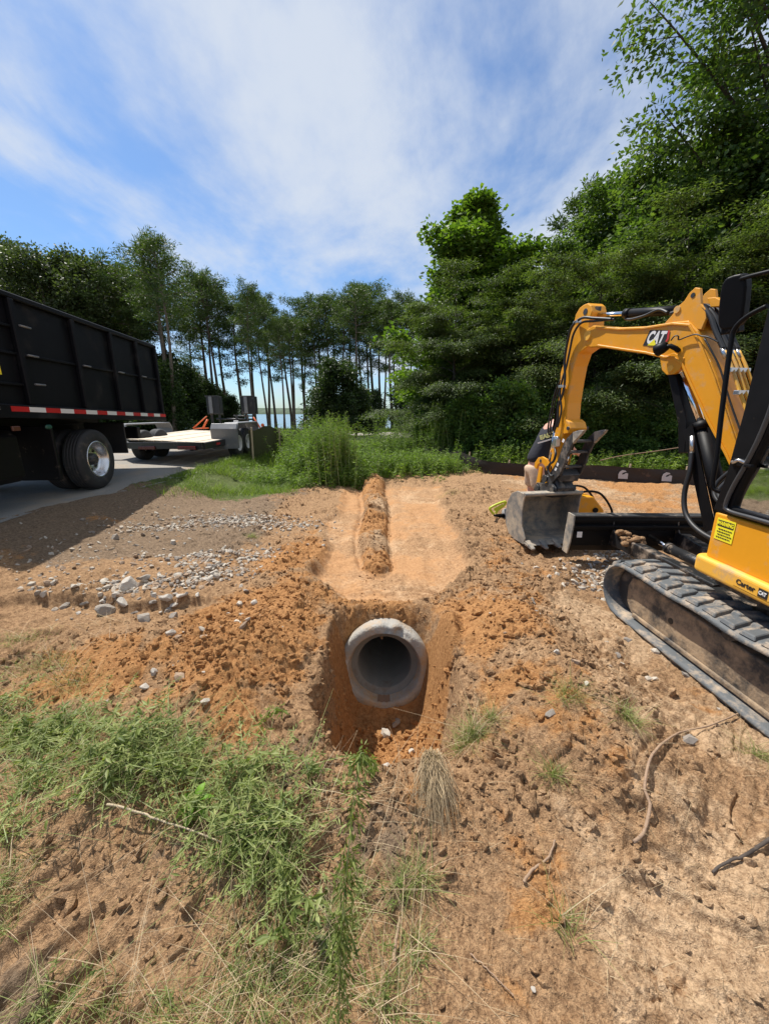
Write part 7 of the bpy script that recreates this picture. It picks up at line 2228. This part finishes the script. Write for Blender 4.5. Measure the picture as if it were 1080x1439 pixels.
Bn = [(0, 1), (1, 2), (2, 3), (3, 4), (4, 5), (0, 6), (6, 7), (7, 8), (8, 9), (0, 10), (10, 11), (11, 12), (12, 13), (3, 14), (14, 15), (15, 16), (3, 17), (17, 18), (18, 19), (16, 20), (19, 21), (9, 22), (13, 23)]
# fingers, rooted in the palms
def add_fingers(pi, sgn):
    bx, by, bz = J[pi][:3]
    for q, (dy, ln) in enumerate(((-0.026, 0.060), (-0.009, 0.070), (0.009, 0.066), (0.025, 0.052))):
        a = len(J)
        J.append((bx + 0.030, by + dy, bz - 0.004, 0.0095)); J.append((bx + 0.030 + ln * 0.5, by + dy * 1.1, bz - 0.014, 0.0085)); J.append((bx + 0.026 + ln * 0.8, by + dy * 1.1, bz - 0.040, 0.0075))
        Bn.extend([(pi, a), (a, a + 1), (a + 1, a + 2)])
    a = len(J)
    J.append((bx + 0.002, by - sgn * 0.036, bz - 0.006, 0.011)); J.append((bx + 0.030, by - sgn * 0.052, bz - 0.022, 0.0095)); J.append((bx + 0.050, by - sgn * 0.046, bz - 0.036, 0.008))
    Bn.extend([(pi, a), (a, a + 1), (a + 1, a + 2)])


add_fingers(20, 1); add_fingers(21, -1)
body_ = skin_mesh('body', J, Bn, M['skin'], per)
# head with face, joined into the body surface
hm = ico(3); Vh = hm[0].copy()
x_, y_, z_ = Vh[:, 0].copy(), Vh[:, 1].copy(), Vh[:, 2].copy()
Vh[:, 0] = x_ * 0.098 + 0.020 * np.exp(-((y_ / 0.16) ** 2 + ((z_ + 0.10) / 0.22) ** 2)) * (x_ > 0.3) - 0.008 * np.exp(-(((np.abs(y_) - 0.36) / 0.16) ** 2 + ((z_ - 0.05) / 0.14) ** 2)) * (x_ > 0.3) + 0.006 * np.exp(-((y_ / 0.3) ** 2 + ((z_ + 0.45) / 0.10) ** 2)) * (x_ > 0.3)
Vh[:, 1] = y_ * 0.077 * (1 - 0.25 * np.clip(-z_, 0, 1))
Vh[:, 2] = z_ * 0.118 - 0.012 * (x_ > 0.2) * np.clip(-z_, 0, 1)
Rh = np.array(Matrix.Rotation(math.radians(38), 3, 'Y'))
Vh2 = Vh @ Rh.T + np.array([0.355, 0, 1.545])
bm = bmesh.new(); bm.from_mesh(body_.data)
vs_ = [bm.verts.new(q) for q in Vh2]
for f in hm[1]:
    bm.faces.new([vs_[i] for i in f]).smooth = True
for sg in (-1, 1):   # ears
    r_ = bmesh.ops.create_uvsphere(bm, u_segments=10, v_segments=6, radius=1.0)
    for v in r_['verts']:
        p = np.array([v.co.x * 0.017 - 0.006, sg * 0.076 + v.co.y * 0.008, v.co.z * 0.030]) @ Rh.T + np.array([0.355, 0, 1.545]); v.co = p
bm.to_mesh(body_.data); bm.free()
for p in body_.data.polygons: p.use_smooth = True
# hair, eyes
keep_ = []
Vc = Vh * 1.09; Vc2 = Vc @ Rh.T + np.array([0.355, 0, 1.545])
fm = [f for f in hm[1] if not (Vh[f].mean(0)[0] > 0.045 and Vh[f].mean(0)[2] < 0.062) and Vh[f].mean(0)[2] > -0.055]
hair_ = link_mesh('hair', np_mesh('hair', Vc2, np.array(fm), True, [M['hair']]), per)
for sg in (-1, 1):
    b = MB(); e_ = np.array([0.088, sg * 0.030, 0.008]) @ Rh.T + np.array([0.355 + PX, PY, 1.545 + pz]); b.ball(e_, 0.011, 8); b.build('eye', M['ink'], per)
# clothes
sh = skin_mesh('shirt', [(0.0, 0, 0.80, 0.178, 0.150), (0.03, 0, 0.92, 0.170, 0.145), (0.09, 0, 1.10, 0.178, 0.140), (0.17, 0, 1.28, 0.165, 0.115), (0.215, 0, 1.36, 0.085, 0.080), (0.19, 0.20, 1.30, 0.080), (0.245, 0.235, 1.17, 0.070), (0.19, -0.20, 1.30, 0.080), (0.25, -0.24, 1.17, 0.070)],
               [(0, 1), (1, 2), (2, 3), (3, 4), (3, 5), (5, 6), (3, 7), (7, 8)], M['shirt'], per)
so_ = skin_mesh('shorts', [(0.0, 0, 0.84, 0.16, 0.13), (0.0, 0, 0.76, 0.15, 0.13), (0.0, 0.10, 0.70, 0.115), (0.02, 0.115, 0.47, 0.098), (0.0, -0.10, 0.70, 0.115), (0.035, -0.115, 0.47, 0.098)], [(0, 1), (1, 2), (2, 3), (1, 4), (4, 5)], M['shorts'], per)
for sg, dx in ((1, 0.0), (-1, 0.02)):
    bt = skin_mesh('boot', [(-0.04 + dx, sg * 0.11, 0.17, 0.052), (-0.04 + dx, sg * 0.11, 0.06, 0.055), (0.08 + dx, sg * 0.11, 0.045, 0.048, 0.045), (0.15 + dx, sg * 0.11, 0.04, 0.04, 0.04)], [(0, 1), (1, 2), (2, 3)], M['boot'], per)
# pale chest-high print on the back of the shirt (a bright line over a white line)
def on_back(u_, z):   # point on the shirt's side toward the camera (-y) and back
    return None


Pb = Vector((PX + 0.03, PY - 0.205, pz + 1.20))
pr_ = text_mesh('shirt_print', 'EAST', 0.075, Pb, (0.92, -0.16, 0.30), (-0.25, 0.12, 0.95), base_mat('pale_green_print', (0.80, 0.84, 0.36), 0.7), per, bold=0.004, depth=0.002)
b = MB(); q0 = Pb + Vector((-0.10, 0.012, -0.10)); X_ = Vector((0.92, -0.16, 0.30)).normalized(); Y_ = Vector((-0.25, 0.12, 0.95)).normalized()
b.hexa([q0, q0 + X_ * 0.17, q0 + X_ * 0.17 + Y_ * 0.018, q0 + Y_ * 0.018] + [v + X_.cross(Y_) * 0.003 for v in (q0, q0 + X_ * 0.17, q0 + X_ * 0.17 + Y_ * 0.018, q0 + Y_ * 0.018)])
b.build('shirt_stripe', M['white'], per)

# ------------------------------------------------------------------ plate compactor behind the bucket
cx0, cy0 = 2.72, 5.15; cz0 = gz(cx0, cy0)
pc = thing('plate_compactor', 'yellow plate compactor with black tube frame, half hidden behind the bucket', 'plate compactor', (cx0, cy0, cz0))
b = MB(); b.prism([(-0.34, 0.06), (-0.26, 0.0), (0.26, 0.0), (0.34, 0.06), (0.34, 0.085), (-0.34, 0.085)], lambda p, q, t: Vector((cx0 + p, cy0 + t, cz0 + q)), -0.22, 0.22); b.build('base_plate', M['dark_steel'], pc, bevel=0.006)
b = MB(); b.prism([(-0.20, 0.09), (-0.22, 0.30), (-0.10, 0.40), (0.06, 0.40), (0.22, 0.22), (0.24, 0.09)], lambda p, q, t: Vector((cx0 + p, cy0 + t, cz0 + q)), -0.16, 0.16); hb = b.build('engine_cover', M['yellow'], pc, bevel=0.02)
b = MB(); b.cyl((cx0 + 0.10, cy0 - 0.162, cz0 + 0.22), (cx0 + 0.10, cy0 - 0.175, cz0 + 0.22), 0.035, 14); b.build('recoil_starter', M['black'], hb)
for dy in (-0.20, 0.20):
    hose('tube_frame', [(cx0 - 0.26, cy0 + dy, cz0 + 0.09), (cx0 - 0.26, cy0 + dy, cz0 + 0.36), (cx0 - 0.14, cy0 + dy, cz0 + 0.47), (cx0 + 0.10, cy0 + dy, cz0 + 0.46), (cx0 + 0.28, cy0 + dy, cz0 + 0.26), (cx0 + 0.33, cy0 + dy, cz0 + 0.09)], 0.015, M['black'], pc, 40)
    hose('handle', [(cx0 - 0.28, cy0 + dy, cz0 + 0.10), (cx0 - 0.36, cy0 + dy, cz0 + 0.45), (cx0 - 0.44, cy0 + dy * 0.8, cz0 + 0.86)], 0.013, M['black'], pc, 20)
b = MB(); b.tube([(cx0 - 0.44, cy0 - 0.16, cz0 + 0.86), (cx0 - 0.44, cy0 + 0.16, cz0 + 0.86)], 0.017, 8); b.build('handle_grip', M['hose'], pc)

# ------------------------------------------------------------------ the tool lying left of the bucket
tx, ty = 1.78, 5.3; tz = gz(tx, ty)
tl = thing('power_tool', 'grey and black power tool with lime handle lying on the dirt beside the bucket', 'power tool', (tx, ty, tz))
b = MB(); b.lathe([(0, 0.001), (0, 0.10), (0.03, 0.115), (0.22, 0.115), (0.25, 0.10), (0.25, 0.001)], (tx - 0.13, ty - 0.08, tz + 0.13), (0.94, 0.2, 0.05), 24); b.build('casing', M['grey_plastic'], tl)
b = MB(); b.lathe([(0, 0.001), (0, 0.085), (0.14, 0.085), (0.16, 0.07), (0.16, 0.001)], (tx + 0.11, ty - 0.03, tz + 0.145), (0.94, 0.2, 0.05), 20); b.build('collar', M['black'], tl)
b = MB(); b.box((tx + 0.42, ty + 0.06, tz + 0.20), (0.36, 0.16, 0.11), (0, 0.0, 0.15)); b.build('pale_housing', M['grey_plastic'], tl, bevel=0.02)
b = MB(); b.tube([(tx - 0.13, ty - 0.08, tz + 0.10), (tx - 0.34, ty - 0.12, tz + 0.12)], np.array([0.05, 0.02]), 12); b.build('shaft', M['black'], tl)
hose('lime_handle', [(tx - 0.34, ty - 0.1, tz + 0.14), (tx - 0.42, ty - 0.1, tz + 0.24), (tx - 0.38, ty - 0.1, tz + 0.29), (tx - 0.22, ty - 0.08, tz + 0.36), (tx - 0.12, ty - 0.07, tz + 0.38), (tx - 0.14, ty - 0.07, tz + 0.31), (tx - 0.26, ty - 0.09, tz + 0.22), (tx - 0.30, ty - 0.1, tz + 0.15)], 0.024, M['lime'], tl, 50)
b = MB(); b.box((tx - 0.25, ty - 0.09, tz + 0.27), (0.20, 0.03, 0.06), (0, -0.5, 0)); b.build('handle_web', M['lime'], tl, bevel=0.012)

for o_ in [tl]:
    o_.scale = (0.72, 0.72, 0.72)
# ------------------------------------------------------------------ foreground plants
rf = np.random.default_rng(1234)


def px_mask_pts(n, blobs, rng=rf):
    """scatter on the ground around given ground spots: (weight, x, y, rx, ry, rot)"""
    W_ = np.array([b_[0] for b_ in blobs], float); W_ /= W_.sum()
    k = rng.choice(len(blobs), n, p=W_)
    B_ = np.array([b_[1:] for b_ in blobs])[k]
    a = rng.normal(0, 0.5, n) * B_[:, 2]; c = rng.normal(0, 0.5, n) * B_[:, 3]
    return B_[:, 0] + a * np.cos(B_[:, 4]) - c * np.sin(B_[:, 4]), B_[:, 1] + a * np.sin(B_[:, 4]) + c * np.cos(B_[:, 4])


def gp(px, py):
    q = ground_pt(px, py); return q[0], q[1]


def bl(w_, px, py, rx, ry, rot=0.0):
    x, y = gp(px, py); return (w_, x, y, rx, ry, rot)


# tangled cut weeds lying over the bank, lower left
tangle = [bl(3, 30, 1040, 0.24, 0.10), bl(2.5, 100, 1035, 0.2, 0.09), bl(3, 190, 1055, 0.20, 0.10), bl(3, 250, 1080, 0.18, 0.10), bl(2, 330, 1110, 0.14, 0.08),
          bl(2.2, 380, 1170, 0.09, 0.08), bl(2.2, 340, 1195, 0.08, 0.06), bl(2, 400, 1220, 0.06, 0.06), bl(1.5, 60, 1100, 0.14, 0.06), bl(1, 150, 1110, 0.12, 0.05), bl(0.6, 15, 1170, 0.08, 0.06), bl(0.8, 425, 1090, 0.08, 0.04), bl(0.8, 0, 1000, 0.15, 0.08), bl(0.7, 270, 1150, 0.08, 0.05)]
x, y = px_mask_pts(200, tangle)
H = rf.uniform(0.09, 0.24, len(x))
s1, l1 = stems_with_leaves(x, y, H, rf, lean=rf.uniform(0.75, 0.97, len(x)), nl=26, Ll=0.040, Lw=0.0085, r=0.0018, droop=0.15, curve=0.25, up=0.25, z=ground_h(x, y) + rf.uniform(0.0, 0.05, len(x)))
x2, y2 = px_mask_pts(90, tangle)
H2 = rf.uniform(0.08, 0.2, len(x2))
s2, l2 = stems_with_leaves(x2, y2, H2, rf, lean=0.5, nl=26, Ll=0.04, Lw=0.008, r=0.0015, curve=0.3)
stuff2('weeds', [l1, l2], [s1, s2], L['wilt'], M['stem'], 'wilting cut weeds lying in a tangle over the low bank')
x4, y4 = px_mask_pts(75, tangle + [bl(0.8, 420, 1330, 0.08, 0.06), bl(0.5, 360, 1400, 0.08, 0.05)])
s4, l4 = stems_with_leaves(x4, y4, rf.uniform(0.06, 0.16, len(x4)), rf, lean=0.7, nl=16, Ll=0.052, Lw=0.015, r=0.0022, curve=0.3, up=0.35, z=ground_h(x4, y4) + rf.uniform(0.01, 0.05, len(x4)))
stuff2('weeds', [l4], [s4], L['wilt'], M['stem'], 'broader-leaved weeds standing out of the tangle on the bank')
# long grass blades mixed in, plus tufts
xg, yg = px_mask_pts(1900, tangle)
parts = [blades(xg, yg, rf.uniform(0.04, 0.15, len(xg)), np.full(len(xg), 0.0032), rf, 0.9, 1.3, z=ground_h(xg, yg) + rf.uniform(-0.005, 0.03, len(xg)))]
low = [bl(3, 420, 1400, 0.10, 0.10), bl(3, 350, 1380, 0.10, 0.08), bl(3, 470, 1340, 0.07, 0.10), bl(2, 420, 1310, 0.07, 0.06), bl(2, 540, 1400, 0.05, 0.07), bl(2, 60, 1420, 0.10, 0.06), bl(2, 150, 1425, 0.12, 0.06), bl(2, 250, 1430, 0.12, 0.05), bl(1.5, 10, 1300, 0.05, 0.10), bl(1.5, 15, 1230, 0.06, 0.08),
       bl(1, 330, 1310, 0.06, 0.06), bl(1.2, 500, 1270, 0.05, 0.06), bl(1, 560, 1250, 0.05, 0.04), bl(1.5, 580, 1340, 0.04, 0.08)]
xl, yl = px_mask_pts(2000, low)
parts.append(blades(xl, yl, rf.uniform(0.02, 0.085, len(xl)), np.full(len(xl), 0.0024), rf, 0.8, 1.1))
tuf = [bl(2, 665, 1030, 0.035, 0.03), bl(1, 690, 1010, 0.03, 0.03), bl(2, 880, 1010, 0.05, 0.04), bl(1.2, 800, 975, 0.07, 0.05), bl(1.5, 650, 1050, 0.03, 0.03), bl(1, 780, 1090, 0.04, 0.02), bl(0.5, 795, 1300, 0.04, 0.03), bl(1.5, 630, 692, 0.25, 0.12), bl(1.2, 355, 755, 0.05, 0.04), bl(1.5, 30, 900, 0.22, 0.07), bl(2, 60, 935, 0.25, 0.09), bl(1.2, 100, 960, 0.15, 0.07), bl(1, 590, 1240, 0.05, 0.03), bl(1, 1060, 1060, 0.05, 0.03)]
xt, yt = px_mask_pts(2600, tuf)
parts.append(blades(xt, yt, rf.uniform(0.03, 0.09, len(xt)), np.full(len(xt), 0.0028), rf, 0.7, 1.0))
Vg, Fg = merge(parts)
stuff('grass', Vg, Fg, L['wilt'], 'thin fading grass blades on the bank and near the camera')
xs_, ys_ = px_mask_pts(1500, tangle + low + tuf + [bl(3, 60, 930, 0.3, 0.1), bl(2, 180, 900, 0.3, 0.08), bl(3, 430, 1130, 0.1, 0.06), bl(2, 560, 1120, 0.1, 0.08), bl(2, 130, 880, 0.25, 0.05)])
Vg, Fg = blades(xs_, ys_, rf.uniform(0.03, 0.13, len(xs_)), np.full(len(xs_), 0.0022), rf, 1.3, 1.4, z=ground_h(xs_, ys_) + rf.uniform(-0.004, 0.02, len(xs_)))
stuff('straw', Vg, Fg, L['straw'], 'dry straw and dead roots strewn over the bank')

xw_ = rf.uniform(-0.3, 1.9, 900); yw_ = rf.uniform(0.6, 2.6, 900); kw_ = (np.abs(xw_) > 0.6) | (yw_ < 1.25)
Vg, Fg = blades(xw_[kw_], yw_[kw_], rf.uniform(0.015, 0.07, kw_.sum()), np.full(kw_.sum(), 0.0018), rf, 1.6, 1.2, z=ground_h(xw_[kw_], yw_[kw_]) + 0.002)
stuff('straw', Vg, Fg, L['straw'], 'short dry rootlets scattered thinly over the bare clay')

# dry root tuft hanging over the trench lip
cx_, cy_, cz_ = ground_pt(605, 1075, 0.05)
dt = thing('dry_grass_clump', 'clump of dry tan roots and grass drooping below the trench lip', 'dry grass clump', (cx_, cy_, cz_ - 0.05))
n = 420
az = rf.uniform(0, 2 * PI, n); sp = rf.uniform(0, 1, n) ** 0.7
t = np.linspace(0, 1, 6)
ends = np.stack([cx_ + np.cos(az) * sp * 0.10 + rf.normal(0, 0.012, n), cy_ - 0.06 - 0.17 * rf.uniform(0, 1, n) ** 0.7 + np.sin(az) * sp * 0.06, 0 * az], 1)
ends[:, 2] = ground_h(ends[:, 0], ends[:, 1]) + 0.002 + 0.02 * rf.uniform(0, 1, n)
st_ = np.stack([cx_ + rf.normal(0, 0.018, n), cy_ + rf.normal(0, 0.015, n), np.full(n, cz_ + 0.05)], 1)
rows = []
for tk_ in t:
    c = st_ + (ends - st_) * tk_; c[:, 2] += (0.02 + 0.05 * rf.uniform(0, 1, n)) * math.sin(PI * tk_); c[:, :2] += rf.normal(0, 0.005, (n, 2)) * (tk_ > 0)
    w_ = 0.0016 * (1.1 - tk_)
    rows += [c + np.array([w_, 0, 0]), c - np.array([w_, 0, 0])]
V = np.stack(rows, 1).reshape(-1, 3); b0 = (np.arange(n) * 12)[:, None]
F = np.concatenate([b0 + np.array([2 * q, 2 * q + 1, 2 * q + 3, 2 * q + 2]) for q in range(5)], 0)
link_mesh('strands', np_mesh('strands', V - np.array(dt.location), F, False, [L['straw']]), dt)
hb_ = MB(); hb_.ball((cx_, cy_ + 0.01, cz_ + 0.005), 0.05, 12, (1, 0.8, 0.7)); hb_.build('root_ball', M['clod'], dt)


# single standing plants
def single_plant(name, label, cat, path, nl, Ll, Lw, r, lm, sm, rng, leaf0=0.1, tuft=None, droop=0.5, side=1.0, clusters=None):
    P = smooth_path(path, 40)
    root = thing(name, label, cat, tuple(P[0]))
    b = MB(); b.tube(P, np.linspace(r, r * 0.35, len(P)), 6); b.build('stem', sm, root)
    if clusters is None:
        tt_ = leaf0 + (1 - leaf0) * rng.uniform(0, 1, nl)
    else:
        tt_ = np.concatenate([np.clip(rng.normal(c, s_, int(nl * w_)), 0.02, 1.0) for c, s_, w_ in clusters])
    nl = len(tt_)
    i_ = tt_ * (len(P) - 1); i0 = np.floor(i_).astype(int); i1 = np.minimum(i0 + 1, len(P) - 1); fr = (i_ - i0)[:, None]
    C = P[i0] * (1 - fr) + P[i1] * fr
    a = rng.uniform(0, 2 * PI, nl)
    rad = rng.uniform(0.0, side, nl)
    D = unit(np.stack([np.cos(a), np.sin(a), rng.normal(0.1, 0.35, nl) - droop], 1))
    C2 = C + D * rad[:, None] * np.array([1, 1, 1.0])
    S = unit(np.cross(D, rng.normal(0, 0.6, (nl, 3)) + np.array([0, 0, 1])))
    D2 = unit(D + rng.normal(0, 0.45, (nl, 3)) - np.array([0, 0, 0.25]))
    V, F = leaf_quads(C2, D2, unit(np.cross(D2, rng.normal(0, 0.6, (nl, 3)) + np.array([0, 0, 1]))), Ll * rng.uniform(0.5, 1.2, nl), Lw * rng.uniform(0.7, 1.2, nl), 0.35)
    link_mesh('leaves', np_mesh('leaves', V - np.array(root.location), F, False, [lm]), root)
    return root


gx0, gy0 = -0.115, 0.60
single_plant('tall_weed', 'tall thin weed with ragged drooping leaf tufts standing at the centre near the camera', 'weed',
             [(gx0, gy0, gz(gx0, gy0)), (-0.108, 0.63, 0.18), (-0.098, 0.67, 0.36), (-0.080, 0.735, 0.54), (-0.066, 0.775, 0.63), (-0.060, 0.79, 0.665), (-0.050, 0.80, 0.655)], 950, 0.026, 0.0055, 0.0024, L['wilt'], M['stem'], rf,
             clusters=[(0.97, 0.022, 0.20), (0.83, 0.012, 0.07), (0.76, 0.012, 0.06), (0.64, 0.02, 0.12), (0.57, 0.018, 0.12), (0.44, 0.02, 0.12), (0.36, 0.02, 0.10), (0.26, 0.03, 0.12), (0.12, 0.06, 0.12)], side=0.034, droop=0.75)
sx_, sy_, sz_ = ground_pt(366, 1045)
single_plant('weed_sprig', 'slender weed sprig leaning over the trench lip above the cut weeds', 'weed',
             [(sx_, sy_, sz_ - 0.01), (sx_ + 0.0, sy_ + 0.02, sz_ + 0.06), (sx_ + 0.02, sy_ + 0.04, sz_ + 0.12), (sx_ + 0.07, sy_ + 0.05, sz_ + 0.15), (sx_ + 0.10, sy_ + 0.04, sz_ + 0.14)], 110, 0.034, 0.0055, 0.0018, L['weed'], M['stem'], rf, leaf0=0.25, side=0.012, droop=0.2)
ax_, ay_, az_ = ground_pt(520, 1085)
single_plant('weed_sprig', 'small drooping green leaf spray at the foot of the trench', 'weed', [(ax_ - 0.03, ay_ + 0.04, az_ + 0.0), (ax_ - 0.01, ay_ + 0.02, az_ + 0.05), (ax_ + 0.01, ay_ - 0.01, az_ + 0.06), (ax_ + 0.015, ay_ - 0.03, az_ + 0.04)], 90, 0.034, 0.006, 0.0018, L['weed'], M['dry_stem'], rf, leaf0=0.4, side=0.014)
# the bright broad-leaved seedling
bx_, by_, bz_ = ground_pt(276, 1140)
sd_ = thing('seedling', 'seedling with a few broad bright-green leaves standing out of the cut weeds', 'seedling', (bx_, by_, bz_))
b = MB(); b.tube([(bx_, by_, bz_ - 0.01), (bx_ + 0.004, by_, bz_ + 0.05)], 0.0025, 6); b.build('stem', M['stem'], sd_)
for q, (ang, ln, el) in enumerate([(1.3, 0.085, 0.9), (2.6, 0.075, 0.3), (3.8, 0.07, 0.1), (4.6, 0.08, 0.0), (5.6, 0.085, 0.25), (0.3, 0.07, 0.5), (1.9, 0.05, 1.0)]):
    d = Vector((math.cos(ang) * math.cos(el), math.sin(ang) * math.cos(el), math.sin(el))); s_ = d.cross(Vector((0, 0, 1))).normalized(); u_ = s_.cross(d)
    b = MB(); vs = []; n_ = 8
    for i in range(n_ + 1):
        t = i / n_; w_ = ln * 0.17 * math.sin(PI * min(t * 0.93 + 0.05, 1)) ** 0.8 + 0.0004
        c = Vector((bx_ + 0.003, by_, bz_ + 0.045)) + d * ln * t - Vector((0, 0, 1)) * ln * 0.45 * t * t
        vs += [c - s_ * w_ + u_ * w_ * 0.35, c, c + s_ * w_ + u_ * w_ * 0.35]
    b.add(vs, [(3 * i + j, 3 * i + j + 1, 3 * i + 4 + j, 3 * i + 3 + j) for i in range(n_) for j in range(2)], True)
    b.build('leaf', L['bright'], sd_)
# leafy weeds creeping in the near bottom centre
x, y = px_mask_pts(110, low)
s3, l3 = stems_with_leaves(x, y, rf.uniform(0.03, 0.12, len(x)), rf, lean=0.5, nl=20, Ll=0.024, Lw=0.005, r=0.001, curve=0.3)
stuff2('weeds', [l3], [s3], L['wilt'], M['stem'], 'small leafy weeds growing thinly near the camera')
